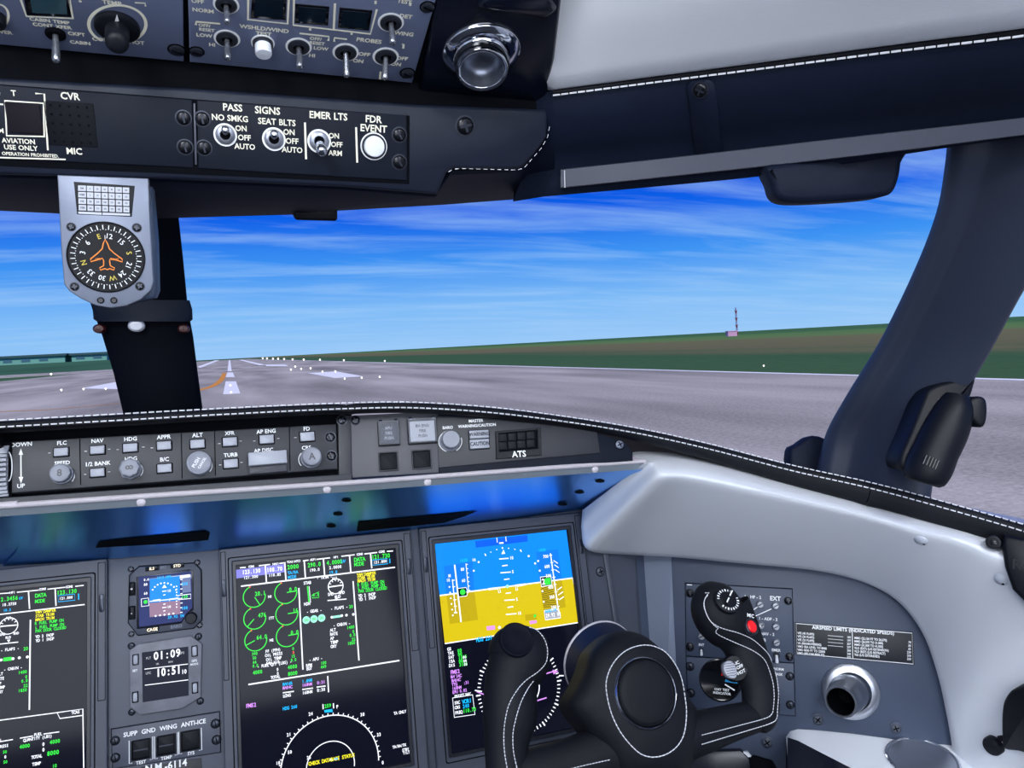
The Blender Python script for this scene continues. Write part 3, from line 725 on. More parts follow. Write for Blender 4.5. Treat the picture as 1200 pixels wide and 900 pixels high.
# ------------------------------------------------------------------ guarded fire switches
fire = thing('fire_switch_panel', 'grey panel with two clear-guarded switches and two dark square buttons', 'switch panel', PB2)
mb = MB(); mb.prism(PB2.poly([(411, 487), (513, 482), (514.5, 554), (412.5, 560)]), -0.03, 0.0, 0.0008); part('face_plate', mb, M['fire'], fire)
def guarded(u0, u1, v0, v1, txt, dark):
    a, b_ = PB2.px(u0, v1); a1, b1 = PB2.px(u1, v0); o = MB(); o.prism(rrect(a, a1, b_, b1, 0.001), -0.001, 0.004, 0.0006)
    sw = part('guarded_switch', o, M['blackpl'] , fire)
    mb = MB(); mb.prism(rrect(a+0.003, a1-0.003, b_+0.003, b1-0.004, 0.0006), 0.0035, 0.0062, 0.0005); part('switch_cap', mb, M['strip'] if dark else M['btn'], sw)
    mb = MB(); mb.frame(rrect(a+0.0005, a1-0.0005, b_+0.0005, b1-0.0005, 0.001), rrect(a+0.0016, a1-0.0016, b_+0.0016, b1-0.0016, 0.0006), 0.004, 0.011, 0.0004); mb.prism(rrect(a+0.0012, a1-0.0012, b_+0.0012, b1-0.0012, 0.0006), 0.0102, 0.0108); part('clear_guard', mb, M['plastic_clear'], sw)
    mb = MB()
    for x in (a+0.004, a1-0.004): mb.tube([(x-0.002, b1-0.0003, 0.009), (x+0.002, b1-0.0003, 0.009)], 0.0018, 8)
    part('guard_hinge', mb, M['chrome'], sw, 'stuff')
    mb = MB(); k = PB2.k(u0, v0); cx = (a+a1)/2; cy = (b_+b1)/2
    for i, t in enumerate(txt): mb.text(t, cx, cy+(1-i)*6*k, 3.6*k, 0.0066, sx=0.85)
    part('lettering', mb, M['btn'] if dark else M['strip'], sw, 'stuff', smooth=0)
guarded(443.5, 467, 493.5, 523.5, ('APU', 'FIRE', 'PUSH'), True)
guarded(478.5, 510.5, 490, 521.5, ('RH ENG', 'FIRE', 'PUSH'), False)
for u, v in ((455, 541), (494, 538.5)):
    bt = button(fire, PB2, u, v, 19, 19, mat('dark_key', (20, 22, 28), 0.6, spec=0.2), 0.0025); a, b_ = PB2.px(u, v); k = PB2.k(u, v)
    mb = MB(); mb.frame(rrect(a-11.5*k, a+11.5*k, b_-11.5*k, b_+11.5*k, 0.001), rrect(a-10*k, a+10*k, b_-10*k, b_+10*k, 0.001), 0, 0.0035, 0.0005); part('button_frame', mb, M['fcp'], bt)
screw(fire, PB2, 416.5, 492.8, 5.2, SCREWXB)

# ------------------------------------------------------------------ master warning panel
warn = thing('master_warning_panel', 'dark panel with master warning and caution buttons at the end of the glareshield', 'warning panel', PB2)
mb = MB(); mb.prism(PB2.poly([(513, 481), (560, 484), (620, 491), (670, 500), (712, 511), (735, 520), (742, 530), (742, 539.5), (700, 543.5), (600, 549.5), (515, 555)]), -0.03, -0.001, 0.001); part('face_plate', mb, M['strip'], warn)
mb = MB(); mb.prism(PB2.poly([(511, 487.5), (570, 490), (640, 497), (699, 504.5), (703, 531), (620, 538.5), (514, 548.5)]), -0.004, 0.0012, 0.0008); part('inset_plate', mb, mat('charcoal_inset', (40, 42, 48), 0.5, bump=(1500, 0.15)), warn)
kb = knob(warn, PB2, 527, 517, 10.5, [(1.15, 0), (1.15, 0.3), (1.0, 0.4), (1.0, 1.3), (0.9, 1.45), (0, 1.5)], M['knob'], c=0.001, lobes=14, lobe=0.02, seg=56)
for st, u, v, h in (('WARNING', 561, 509.4, 9.2), ('CAUTION', 561.5, 520.6, 10.5)):
    bt = button(warn, PB2, u, v, 22.5, h, M['knobw'] if 0 else M['btn'], 0.005, 0.001); a, b_ = PB2.px(u, v); mb = MB(); mb.text(st, a, b_, 4.4*PB2.k(u, v), 0.0066, sx=0.8); part('lettering', mb, M['strip'], bt, 'stuff', smooth=0)
mb = MB(); mb.frame(PB2.poly([(580, 506), (633, 501.5), (634, 534), (581, 538.5)]), PB2.poly([(584, 508.5), (629, 504.5), (629.5, 526), (584.5, 530)]), 0.0, 0.004, 0.0006); ats = part('ats_frame', mb, M['blackpl'], warn)
mb = MB(); mb.prism(PB2.poly([(584, 508.5), (629, 504.5), (629.5, 526), (584.5, 530)]), 0.0, 0.002); part('ats_window', mb, M['gap'], ats)
for j in range(2):
    for i in range(4):
        a, b_ = PB2.px(589+i*10.8, 513.2-i*0.95+j*9.6); mb = MB(); k = PB2.k(600, 515); mb.prism(rrect(a-4.6*k, a+4.6*k, b_-4.2*k, b_+4.2*k, 0.0005), 0.0018, 0.0026, 0.0003); part('ats_key', mb, mat('dark_key', (20, 22, 28), 0.6, spec=0.2), ats)
def warn_arc(mb):
    P = lambda u, v: PB2.px(u, v)
    for s0, a0, a1 in ((1, 110, 250), (1, -20, 60)):
        mb.pline([P(527.5+13.5*math.cos(math.radians(t)), 517.5+12.5*math.sin(math.radians(t))) for t in range(a0, a1+1, 10)], 0.0011, 0.0018)
lettering(warn, PB2, [('BARO', 524.5, 501.2, 3.4), ('MASTER', 557.5, 493.2, 3.5), ('WARNING/CAUTION', 559, 498.8, 3.4)], z=0.0016, extra=warn_arc, font=G_BOLD)
lettering(ats, PB2, [('ATS', 607.5, 532.4, 7)], z=0.0044)
screw(warn, PB2, 726, 521, 4.6, SCREWA, c=-0.001)

# ================================================================== MAIN INSTRUMENT PANEL
ip = thing('instrument_panel', 'grey main instrument panel carrying the display screens below the glareshield', 'instrument panel', PA)
mb = MB(); mb.prism(PA.poly([LX(0, 655), (0, 655), (256, 634), (480, 612), (690, 591), (708, 640), (724, 740), (752, 960), LX(752, 960)]), -0.03, 0.0, 0.002); part('panel_plate', mb, M['panel'], ip)
# shaded edge rib and the angled facets that lead to the copilot's side panel
e0 = [PA.px(u, v) for u, v in ((706, 630), (724, 740), (752, 960))]
mb = MB(); mb.prism([PA.px(u, v) for u, v in ((703, 632), (709, 632), (729, 752), (756, 960), (750, 960), (722, 752))], -0.002, 0.004, 0.001); part('edge_rib', mb, M['bezel'], ip)
PAi = PA.M.inverted()
def facet(q0, q1, nm, m):
    (u0t, v0t, u0b, v0b, f0), (u1t, v1t, u1b, v1b, f1) = q0, q1
    pts = [f0.hit(u0t, v0t), f1.hit(u1t, v1t), f1.hit(u1b, v1b), f0.hit(u0b, v0b)]
    b = MB(); n = (pts[1]-pts[0]).cross(pts[3]-pts[0]).normalized(); 
    if n.dot(pts[0]-CAM) > 0: n = -n
    P8 = [PAi @ p for p in pts] + [PAi @ (p-n*0.02) for p in pts]
    b.add(P8, [(3, 2, 1, 0), (4, 5, 6, 7), (0, 1, 5, 4), (1, 2, 6, 5), (2, 3, 7, 6), (3, 0, 4, 7)]); return part(nm, b, m, ip)
PX1 = tilt_frame(atY(748, 700, 1.145), 0, 14)
facet((706, 620, 756, 960, PA), (743, 620, 768, 960, PX1), 'side_facet', M['panel'])
facet((743, 620, 768, 960, PX1), (752, 620, 776, 960, PX1), 'side_facet', M['panel2'])
facet((752, 620, 776, 960, PX1), (788, 620, 800, 960, PC), 'side_facet', mat('lit_facet_tone', (132, 142, 160), 0.4, bump=(1500, 0.1)))  # lighter tone paints in the light that falls on this facet
screw(ip, PA, 703.5, 670, 4.2, SCREWX)
screw(ip, PA, 741, 762, 3.0, SCREWX, c=0.0)

SCN = list(SC.keys()); SCM = [SC[k] for k in SCN]
class Gx:
    """flat symbols on a lit screen; coordinates come in the units of a mapping m(x, y) -> photo pixel"""
    def __init__(s, fr, m, sc, c): s.fr, s.m, s.sc, s.c = fr, m, sc, c; s.mb = MB()
    def p(s, x, y): return s.fr.px(*s.m(x, y), s.c)
    def h(s, v, x=0, y=0): return v/s.sc*s.fr.k(*s.m(x, y))
    def T(s, st, x, y, h, col, al='l', sx=0.8, rot=0, z=0.0009, font=None, mono=0.82):
        a, b = s.p(x, y); s.mb.text(st, a, b, s.h(h*0.98, x, y), s.c+z, SCN.index(col), al, font or G_XB, sx*1.06, rot, mono=mono)
    def Ln(s, x0, y0, x1, y1, wd, col, z=0.0006): s.mb.line(s.p(x0, y0), s.p(x1, y1), s.h(wd*1.25, x0, y0), s.c+z, SCN.index(col))
    def PL(s, pts, wd, col, closed=False, z=0.0006): s.mb.pline([s.p(*q) for q in pts], s.h(wd, *pts[0]), s.c+z, SCN.index(col), closed)
    def Q(s, pts, col, z=0.0003): s.mb.quad([s.p(*q) for q in pts], s.c+z, SCN.index(col))
    def C(s, x, y, r, col, z=0.0006, n=14):
        a, b = s.p(x, y); s.mb.quad(circ(a, b, s.h(r, x, y), n), s.c+z, SCN.index(col))
    def A(s, x, y, r, a0, a1, wd, col, z=0.0006, n=28):
        a, b = s.p(x, y); s.mb.arc((a, b), s.h(r, x, y), a0, a1, s.h(wd, x, y), s.c+z, SCN.index(col), n)
    def ticks(s, x, y, r0, r1, angs, wd, col, z=0.0006):
        a, b = s.p(x, y); k = s.h(1, x, y)
        for t in angs:
            t = math.radians(t); s.mb.line((a+r0*k*math.cos(t), b+r0*k*math.sin(t)), (a+r1*k*math.cos(t), b+r1*k*math.sin(t)), wd*k, s.c+z, SCN.index(col))
    def done(s, par): 
        used = sorted(set(s.mb.m)); mp_ = {m: i for i, m in enumerate(used)}; s.mb.m = [mp_[m] for m in s.mb.m]
        return part('screen_symbols', s.mb, [SCM[i] for i in used], par, 'stuff', smooth=0)

def display(label, tl, tr, stl, str_, h, left_wing=True, right_wing=True):
    """tl,tr: outer bezel corners; stl,str_: screen corners (photo pixels on PA)"""
    t = thing('display_unit', label, 'display', PA, group='large portrait displays')
    x0, y0 = PA.px(*tl); x1, y1 = PA.px(*tr); sx0, sy0 = PA.px(*stl); sx1, sy1 = PA.px(*str_)
    top = (y0+y1)/2; st = (sy0+sy1)/2; sb = st-h
    mb = MB(); mb.frame(rrect(x0, x1, sb-0.035, top, 0.003), rrect(sx0-0.005, sx1+0.005, sb-0.005, st+0.006, 0.002), 0.0, 0.010, 0.0012, zi=0.002); part('bezel', mb, M['bezel'], t)
    mb = MB(); mb.frame(rrect(sx0-0.005, sx1+0.005, sb-0.005, st+0.006, 0.001), rrect(sx0, sx1, sb, st, 0.001), 0.002, 0.0075, 0.0006, zi=0.003); part('inner_bezel', mb, M['bezel_in'], t)
    mb = MB(); mb.prism(rrect(sx0-0.001, sx1+0.001, sb-0.001, st+0.001, 0), 0.001, 0.004); scr = part('screen', mb, M['screen'], t)
    # raised border line around the bezel and the latch wings
    mb = MB(); mb.frame(rrect(sx0-0.011, sx1+0.011, sb-0.012, st+0.012, 0.003), rrect(sx0-0.0095, sx1+0.0095, sb-0.0105, st+0.0105, 0.003), 0.009, 0.0108, 0.0003); part('border_groove', mb, M['gap'], t)
    for side, ok in ((0, left_wing), (1, right_wing)):
        if not ok: continue
        xa, xb = (x0+0.002, sx0-0.0135) if side == 0 else (sx1+0.0135, x1-0.002)
        if xb-xa < 0.003: continue
        mb = MB(); mb.frame(rrect(xa, xb, st-0.155, top-0.004, 0.001), rrect(xa+0.0008, xb-0.0008, st-0.1542, top-0.0048, 0.001), 0.009, 0.0107, 0.0002); wg = part('latch_wing', mb, M['gap'], t)
        xm = (xa+xb)/2; mb = MB(); mb.prism(rrect(xm-0.0032, xm+0.0032, st-0.042, st-0.018, 0.003), 0.009, 0.0112, 0.0006); part('latch_slot', mb, M['screw'], wg)
    return t, scr
ZS = 0.004
d1, s1 = display('large engine and map display on the left edge beside the small round-cornered instruments', (-128, 679), (127, 655.5), (-110, 703), (103, 683.5), 0.31)
d2, s2 = display('large centre display showing green engine dials and a compass arc', (256.5, 644.5), (480, 621), (276.5, 662), (462.5, 642.8), 0.31)
d3, s3 = display('large flight display showing blue sky over yellow ground behind the yoke', (489.5, 621), (679, 599.8), (508.5, 637.5), (663.5, 620.8), 0.31)

# ---- centre display
def mfd_common(g, dx=0, right_only=False):
    X = lambda x: x + dx
    if not right_only:
        g.Q([(88, 110), (520, 60), (530, 135), (560, 300), (320, 390), (140, 560), (108, 560)], 'black', 0.0001)
# mapping: crop 250..510 x 630..900 at 3.335
m2 = lambda x, y: (250+x/3.335, 630+y/3.335)
g = Gx(PA, m2, 3.335, ZS)
g.Q([(88, 126), (278, 103), (279, 135), (88, 160)], 'lavender', 0.0002)
for a, b_ in (((104, 118), (127, 116)), ((178, 110), (222, 105)), ((258, 101), (282, 98)), ((350, 91), (372, 88)), ((404, 85), (456, 79)), ((500, 73), (552, 67)), ((590, 64), (640, 58)), ((678, 54), (702, 52))): g.Ln(*a, *b_, 3.5, 'white')
for st, x, y in (('COM1', 137, 114), ('NAV1', 232, 104), ('TCAS/ATC1', 287, 96), ('ADF1', 378, 87), ('HF1', 470, 77), ('COM3', 560, 66), ('COM2', 646, 56)): g.T(st, x, y, 9, 'white')
for x, y0, y1 in ((203, 108, 180), (279, 99, 170), (355, 90, 160), (430, 82, 150), (532, 70, 135), (614, 62, 120)): g.Ln(x, y0, x+5, y1, 4, 'white')
g.Ln(108, 190, 710, 116, 4.5, 'white')
g.T('123.130', 112, 136, 17, 'white', sx=0.72); g.T('121.300', 118, 157, 12, 'white'); g.T('108.70', 208, 127, 17, 'white', sx=0.72); g.T('110.85', 216, 148, 12, 'white')
g.T('2000', 288, 116, 17, 'green'); g.T('TA/RA', 290, 138, 12, 'cyan'); g.T('MODE', 292, 155, 12, 'cyan')
g.T('290.0', 368, 108, 17, 'green', sx=0.72); g.T('190.0', 375, 128, 12, 'white'); g.T('4.0000', 442, 99, 17, 'green', sx=0.72); g.T('UV', 500, 93, 12, 'cyan'); g.T('2.0000', 452, 118, 12, 'white'); g.T('19.0', 452, 137, 12, 'cyan')
g.T('DATA', 550, 87, 16, 'green'); g.T('MODE', 551, 105, 14, 'green'); g.T('121.730', 618, 77, 17, 'green', sx=0.72); g.T('121.800', 626, 97, 11, 'white')
g.PL([(622, 88), (680, 82), (682, 102), (624, 108)], 2.4, 'cyan', True); g.Ln(689, 82, 690, 100, 3, 'cyan')
for st, x, y, c in (('YAW DAMPER', 560, 146, 'yellow'), ('STAB TRIM', 562, 158, 'yellow'), ('MACH TRIM', 564, 170, 'yellow'), ('R FUEL PUMP ON', 562, 184, 'green'), ('L FUEL PUMP ON', 564, 197, 'green'), ('PAX DOOR CLOSED', 566, 210, 'green'), ('YD 2 INOP', 566, 228, 'white'), ('YD 1 INOP', 568, 242, 'white')):
    g.T(st, x, y, 12, c, sx=0.74)
g.Ln(334, 197, 350, 516, 4, 'white'); g.Ln(546, 170, 569, 480, 4, 'white'); g.Ln(137, 574, 727, 480, 4.5, 'white')
for cx, cy, nd_, st in ((160, 230, -60, '20.1'), (283, 215, 2, '0.0'), (162, 315, 225, '476'), (287, 298, 2, '16'), (166, 400, 202, '64.0'), (289, 383, 2, '0.0')):
    g.A(cx, cy, 43, 112, 368, 3.6, 'green'); g.ticks(cx, cy, 4, 42, [nd_], 3.6, 'green'); g.T(st, cx+44, cy-15, 17, 'green', 'r', sx=0.72); g.A(cx, cy, 43, 108, 116, 6, 'red')
for st, x, y in (('N1', 222, 230), ('ITT', 226, 314), ('N2', 228, 400)): g.T(st, x, y, 11, 'white', 'c')
for st, x, y, c in (('390', 150, 455, 'green'), ('50', 153, 471, 'green'), ('66', 154, 487, 'green'), ('0.0', 153, 502, 'green'), ('FF (PPH)', 203, 445, 'white'), ('OIL PRESS', 203, 461, 'white'), ('OIL TEMP', 207, 477, 'white'), ('FAN VIB', 206, 492, 'white'),
    ('0', 308, 434, 'green'), ('0', 309, 449, 'red'), ('15', 304, 464, 'green'), ('0.0', 302, 479, 'green'), ('- FUEL QTY (LBS) -', 172, 504, 'white'), ('4000', 154, 528, 'green'), ('4000', 290, 507, 'green'), ('8000', 291, 533, 'green'), ('0', 247, 515, 'white'), ('0', 248, 531, 'white'), ('TOTAL', 224, 547, 'white'),
    ('- TRIM -', 404, 158, 'white'), ('STAB', 352, 178, 'white'), ('NDN', 355, 260, 'white'), ('- GEAR -', 364, 290, 'white'), ('- FLAPS -', 458, 278, 'white'), ('20', 530, 270, 'green'), ('- CABIN -', 468, 343, 'white'),
    ('ALT', 456, 362, 'white'), ('RATE', 456, 378, 'white'), ('AP', 457, 394, 'white'), ('TEMP', 458, 410, 'white'), ('OXY', 459, 426, 'white'), ('1400', 521, 352, 'green'), ('0', 543, 367, 'green'), ('0.0', 532, 382, 'green'), ('22', 540, 398, 'green'), ('1850', 524, 414, 'green'),
    ('- APU -', 374, 478, 'white'), ('RPM', 362, 500, 'white'), ('EGT', 363, 513, 'white'), ('100', 419, 491, 'green'), ('449', 419, 506, 'green'), ('AIL', 464, 160, 'white'), ('LWD', 447, 222, 'white'), ('RWD', 490, 216, 'white'), ('RUD', 474, 232, 'white')):
    g.T(st, x, y, 12 if st not in ('4000', '8000') else 15, c, sx=0.74)
g.Ln(368, 190, 374, 254, 4, 'green'); g.Ln(374, 190, 380, 254, 2, 'white'); g.PL([(384, 226), (412, 212), (412, 234), (386, 236)], 2.5, 'green', True); g.T('6.3', 388, 224, 12, 'green')
g.A(478, 190, 29, 0, 360, 3.4, 'white', n=36); g.ticks(478, 190, 20, 28, range(0, 181, 30), 3, 'white'); g.Ln(452, 193, 502, 186, 4, 'white'); g.Ln(446, 246, 520, 240, 3, 'white'); g.Q([(476, 238), (486, 236), (482, 246)], 'white', 0.0006)
for i in range(3): g.C(363+i*30, 322-i*4, 14.5, 'mint', n=20); g.T('DN', 363+i*30, 322-i*4, 10, 'green', 'c')
g.Ln(466, 311, 500, 306, 7, 'mint'); [g.C(x, y, 5, 'white') for x, y in ((463, 311), (502, 305), (520, 303), (547, 300))]
# lower map half
m2b = lambda x, y: (280+x/5.714, 760+y/5.714)
g2_ = Gx(PA, m2b, 5.714, ZS); g2_.mb = g.mb
for st, x, y, c, h in (('RW16R', 292, 240, 'cyan', 21), ('RW34C', 292, 265, 'magenta', 21), ('LONG', 294, 318, 'white', 21), ('1.6NM', 422, 220, 'cyan', 21), ('160NM', 422, 246, 'magenta', 21), ('160NM', 424, 297, 'white', 21), ('0:31', 522, 230, 'magenta', 22), ('0:30', 522, 280, 'white', 22),
    ('FMS2', 46, 385, 'magenta', 28), ('HDG 260', 294, 402, 'cyan', 22), ('259', 572, 386, 'green', 24), ('TA ONLY', 1036, 434, 'white', 19), ('TA/RA/TX', 1028, 660, 'white', 18), ('STBY', 1092, 680, 'white', 18), ('TILT', 1098, 700, 'white', 18), ('CHECK DATABASE STATUS', 466, 772, 'yellow', 24)):
    g2_.T(st, x, y, h, c, sx=0.74)
for x0, y0, x1, y1 in ((294, 296, 368, 286), (424, 274, 496, 264), (520, 258, 580, 250), (594, 184, 600, 292), (562, 372, 564, 406), (632, 366, 634, 400)): g2_.Ln(x0, y0, x1, y1, 6, 'white')
cx, cy = 614, 790
g2_.A(cx, cy, 330, -4, 184, 7, 'white', n=60); g2_.A(cx, cy, 162, -10, 200, 6, 'white', n=40)
g2_.ticks(cx, cy, 330, 346, [t for t in range(0, 181, 6)], 6, 'white'); g2_.Q([(570, 412), (624, 404), (628, 424), (574, 428)], 'cyan', 0.0007)
for st, x, y in (('24', 480, 436), ('30', 826, 440), ('21', 334, 575), ('33', 936, 575), ('18', 262, 765), ('0', 962, 762), ('50', 340, 692), ('25', 468, 728), ('P', 658, 388)): g2_.T(st, x, y, 22, 'white', 'c', rot=0)
g2_.T('FMS', 636, 740, 14, 'cyan'); g2_.Q([(600, 752), (616, 732), (630, 748)], 'white', 0.0006)
g.done(s2)
# ---- left display (its right part is in view)
m1 = lambda x, y: (x/3.909, 670+y/3.909)
g = Gx(PA, m1, 3.909, ZS)
g.Ln(-200, 115, 45, 97, 4, 'white'); g.Ln(78, 94, 178, 84, 4, 'white'); g.Ln(218, 80, 300, 71, 4, 'white'); g.Ln(345, 67, 384, 62, 4, 'white')
for st, x, y in (('HF1', 46, 96), ('COM3', 180, 81), ('COM2', 302, 70)): g.T(st, x, y, 12, 'white')
g.Ln(-260, 226, 388, 150, 5, 'white'); g.Ln(131, 90, 136, 170, 4.5, 'white'); g.Ln(253, 78, 257, 156, 4.5, 'white')
for st, x, y, c, h in (('2.3456', 4, 127, 'green', 21), ('UV', 88, 121, 'cyan', 14), ('10.3750', 10, 152, 'white', 15), ('10.3', 16, 177, 'cyan', 14), ('DATA', 162, 110, 'green', 20), ('MODE', 162, 136, 'green', 18), ('123.130', 260, 97, 'green', 21), ('121.800', 272, 123, 'white', 14),
    ('YAW DAMPER', 162, 186, 'yellow', 15), ('STAB TRIM', 163, 203, 'yellow', 15), ('MACH TRIM', 164, 220, 'yellow', 15), ('R FUEL PUMP ON', 160, 237, 'green', 15), ('L FUEL PUMP ON', 162, 256, 'green', 15), ('PAX DOOR CLOSED', 162, 272, 'green', 15), ('YD 2 INOP', 163, 298, 'white', 15), ('YD 1 INOP', 164, 316, 'white', 15),
    ('AIL', 28, 212, 'white', 14), ('LWD', 0, 288, 'white', 13), ('RWD', 62, 283, 'white', 13), ('RUD', 26, 302, 'white', 13), ('- FLAPS -', 4, 360, 'white', 15), ('20', 108, 353, 'green', 17), ('- CABIN -', 18, 448, 'white', 15), ('ALT', -14, 470, 'white', 15), ('RATE', -18, 492, 'white', 15), ('AP', -12, 513, 'white', 15), ('TEMP', -14, 532, 'white', 15), ('OXY', -14, 552, 'white', 15),
    ('1400', 84, 462, 'green', 16), ('0', 116, 481, 'green', 16), ('0.0', 98, 501, 'green', 16), ('22', 108, 522, 'green', 16), ('1850', 84, 545, 'green', 16), ('TCAS', 328, 646, 'white', 15), ('FUEL', 156, 747, 'white', 15), ('QUANTITY (LBS)', 108, 772, 'white', 15), ('4000', 90, 802, 'green', 19), ('4000', 228, 781, 'green', 19), ('0', 194, 790, 'white', 18), ('0', 194, 815, 'white', 18), ('TOTAL', 144, 850, 'white', 16), ('8000', 216, 833, 'green', 22), ('TEMP', 148, 882, 'white', 16), ('10', 240, 890, 'green', 17), ('OIL', -18, 775, 'white', 15), ('PRESS', -8, 802, 'white', 15), ('0', 20, 848, 'white', 16), ('50', 14, 826, 'green', 15), ('50', 16, 872, 'green', 15)):
    g.T(st, x, y, h, c, sx=0.74)
g.PL([(266, 110), (342, 102), (344, 130), (268, 138)], 3, 'cyan', True); g.Ln(360, 100, 361, 128, 4, 'cyan')
g.A(40, 248, 42, 0, 360, 4, 'white', n=36); g.ticks(40, 248, 30, 41, range(0, 181, 30), 4, 'white'); g.Ln(4, 250, 76, 244, 5, 'white'); g.Ln(-8, 332, 84, 322, 4, 'white'); g.Q([(32, 312), (48, 310), (41, 324)], 'white', 0.0006)
g.Ln(16, 402, 54, 398, 15, 'green'); [g.C(x, y, 7, 'white') for x, y in ((6, 404), (60, 398), (89, 394), (126, 390))]
g.Ln(140, 220, 135, 632, 5, 'white'); g.PL([(-200, 708), (0, 680), (262, 645), (275, 672), (382, 657)], 5, 'white'); g.PL([(262, 645), (380, 628), (384, 900)], 5, 'white')
g.Ln(92, 762, 152, 752, 4, 'white'); g.Ln(200, 743, 272, 733, 4, 'white'); g.Ln(0, 778, 60, 768, 4, 'white')
g.done(s1)
# ---- copilot flight display
m3 = lambda x, y: (500+x/6.316, 620+y/6.316)
g = Gx(PA, m3, 6.316, ZS)
g.Q([(50, 106), (1032, 2), (1080, 362), (96, 492)], 'sky', 0.0001); g.Q([(96, 492), (1080, 362), (1134, 690), (134, 848)], 'earth', 0.0001)
g.Ln(96, 492, 1080, 362, 7, 'white', 0.0004); g.Ln(134, 848, 1134, 690, 6, 'white', 0.0004); g.Ln(1080, 362, 1134, 690, 4, 'white', 0.0004)
g.Q([(358, 88), (745, 44), (748, 92), (364, 138)], 'skydark', 0.0002)
g.Q([(126, 276), (338, 238), (352, 456), (146, 484)], 'skytape', 0.0002); g.Q([(146, 488), (352, 460), (380, 672), (172, 702)], 'earthdark', 0.0002)
g.Q([(808, 170), (972, 150), (1000, 372), (838, 394)], 'skytape', 0.0002); g.Q([(838, 400), (1000, 378), (1030, 578), (866, 604)], 'earthdark', 0.0002); g.Q([(728, 634), (812, 624), (816, 668), (732, 680)], 'earthdark', 0.0002)
for x0, y0, x1, y1, wd in ((518, 64, 522, 100, 4), (584, 56, 588, 92, 4), (536, 104, 568, 102, 8), (206, 264, 254, 688, 8), (915, 180, 975, 610, 6), (290, 254, 310, 462, 4), (190, 372, 214, 620, 5), (200, 620, 220, 616, 5)): g.Ln(x0, y0, x1, y1, wd, 'white')
for i, (x0, x1, y, lab) in enumerate(((536, 606, 222, '10'), (558, 598, 273, None), (545, 622, 324, '5'), (572, 612, 374, None), (584, 624, 476, None), (574, 652, 528, '5'), (598, 640, 580, None), (586, 664, 632, '10'))):
    g.Ln(x0, y, x1, y-6, 6, 'white'); 
    if lab: g.T(lab, x1+8, y-8, 22, 'white', sx=0.7)
for pts in (((456, 440), (540, 430), (546, 470), (532, 472), (528, 442), (458, 450)), ((732, 404), (656, 414), (660, 454), (672, 452), (670, 424), (734, 412))): g.PL(pts, 5, 'white', True)
g.C(596, 424, 12, 'mint'); g.Q([(552, 186), (580, 182), (568, 152)], 'white', 0.0006); g.C(560, 140, 6, 'white')
for x, y in ((474, 170), (518, 152), (606, 142), (652, 150)): g.C(x, y, 4, 'white')
for x, y in ((434, 190), (696, 160)): g.Ln(x-4, y-8, x+4, y+8, 6, 'white')
for x, y in ((384, 244), (754, 200), (348, 308), (824, 236), (836, 308), (802, 254), (856, 460), (866, 538)): g.C(x, y, 7, 'white')
for x, y in ((348, 228),): g.T('10', x, y, 20, 'white', 'c')
for st, x, y in (('80', 264, 297), ('60', 272, 380), ('M', 168, 345), ('10', 158, 378), ('700', 880, 202), ('600', 890, 276), ('400', 916, 430), ('300', 926, 502), ('200', 938, 578), ('500', 900, 345)): g.T(st, x, y, 22, 'white', 'c', sx=0.7)
for i in range(7): g.Ln(292+i*3, 262+i*32, 304+i*3, 261+i*32, 4, 'white')
for i in range(6): g.Ln(186+i*4, 380+i*48, 206+i*4, 378+i*48, 5, 'white'); g.C(168+i*5, 428+i*42, 6, 'white')
for i in range(8): g.Ln(906+i*8, 196+i*54, 928+i*8, 193+i*54, 4, 'white')
for x, y in ((938, 232), (944, 264), (950, 300)): g.Ln(x, y, x+32, y+22, 4, 'white')
for x, y in ((966, 452), (974, 488), (980, 524)): g.Ln(x, y, x+34, y-24, 5, 'white')
g.T('1628', 242, 234, 22, 'cyan', sx=0.8); g.T('1000', 826, 158, 20, 'cyan'); g.Q([(228, 440), (290, 432), (296, 494), (236, 502)], 'black', 0.0006); g.PL([(228, 440), (290, 432), (306, 462), (296, 494), (236, 502)], 5, 'white', True, 0.0007); g.C(266, 466, 20, 'green', 0.0008)
g.Q([(840, 356), (918, 346), (926, 414), (848, 426)], 'black', 0.0006); g.PL([(840, 356), (918, 346), (926, 414), (848, 426)], 6, 'white', True, 0.0007); g.T('2', 862, 388, 40, 'white', 'c'); g.Q([(868, 368), (912, 360), (918, 408), (874, 414)], 'green', 0.0008)
for i in range(11): g.Ln(844+i*2, 446+i*13, 930+i*3.4, 412+i*16, 3, 'black', 0.0003)
g.Q([(868, 606), (976, 592), (990, 656), (878, 672)], 'palegrey', 0.0004); g.PL([(868, 606), (976, 592), (990, 656), (878, 672)], 6, 'white', True); g.T('BARO HP', 876, 608, 22, 'cyan', sx=0.66); g.T('29.92 IN', 880, 642, 26, 'white', sx=0.62)
g.Q([(442, 720), (502, 714), (506, 742), (446, 750)], 'magenta', 0.0006); g.Q([(760, 680), (812, 674), (814, 694), (764, 704)], 'magenta', 0.0006); g.Q([(792, 632), (808, 630), (808, 652), (792, 654)], 'green', 0.0006); g.C(538, 728, 10, 'white')
g.T('HDG 259', 366, 820, 30, 'cyan', sx=0.66)
m3b = lambda x, y: (480+x/2.905, 590+y/2.905)
h_ = Gx(PA, m3b, 2.905, ZS); h_.mb = g.mb
for i, (st, val) in enumerate((('GS', '0'), ('TAS', '0'), ('SAT', '15'), ('ISA', '0'), ('DIS', '31'))): h_.T(st, 128+i*1.5, 496+i*14, 10, 'white'); h_.T(val*2, 162+i*1.5, 501+i*12, 11, 'green'); 
for i in range(3): h_.T('00', 180+i*2, 524+i*12, 9, 'white')
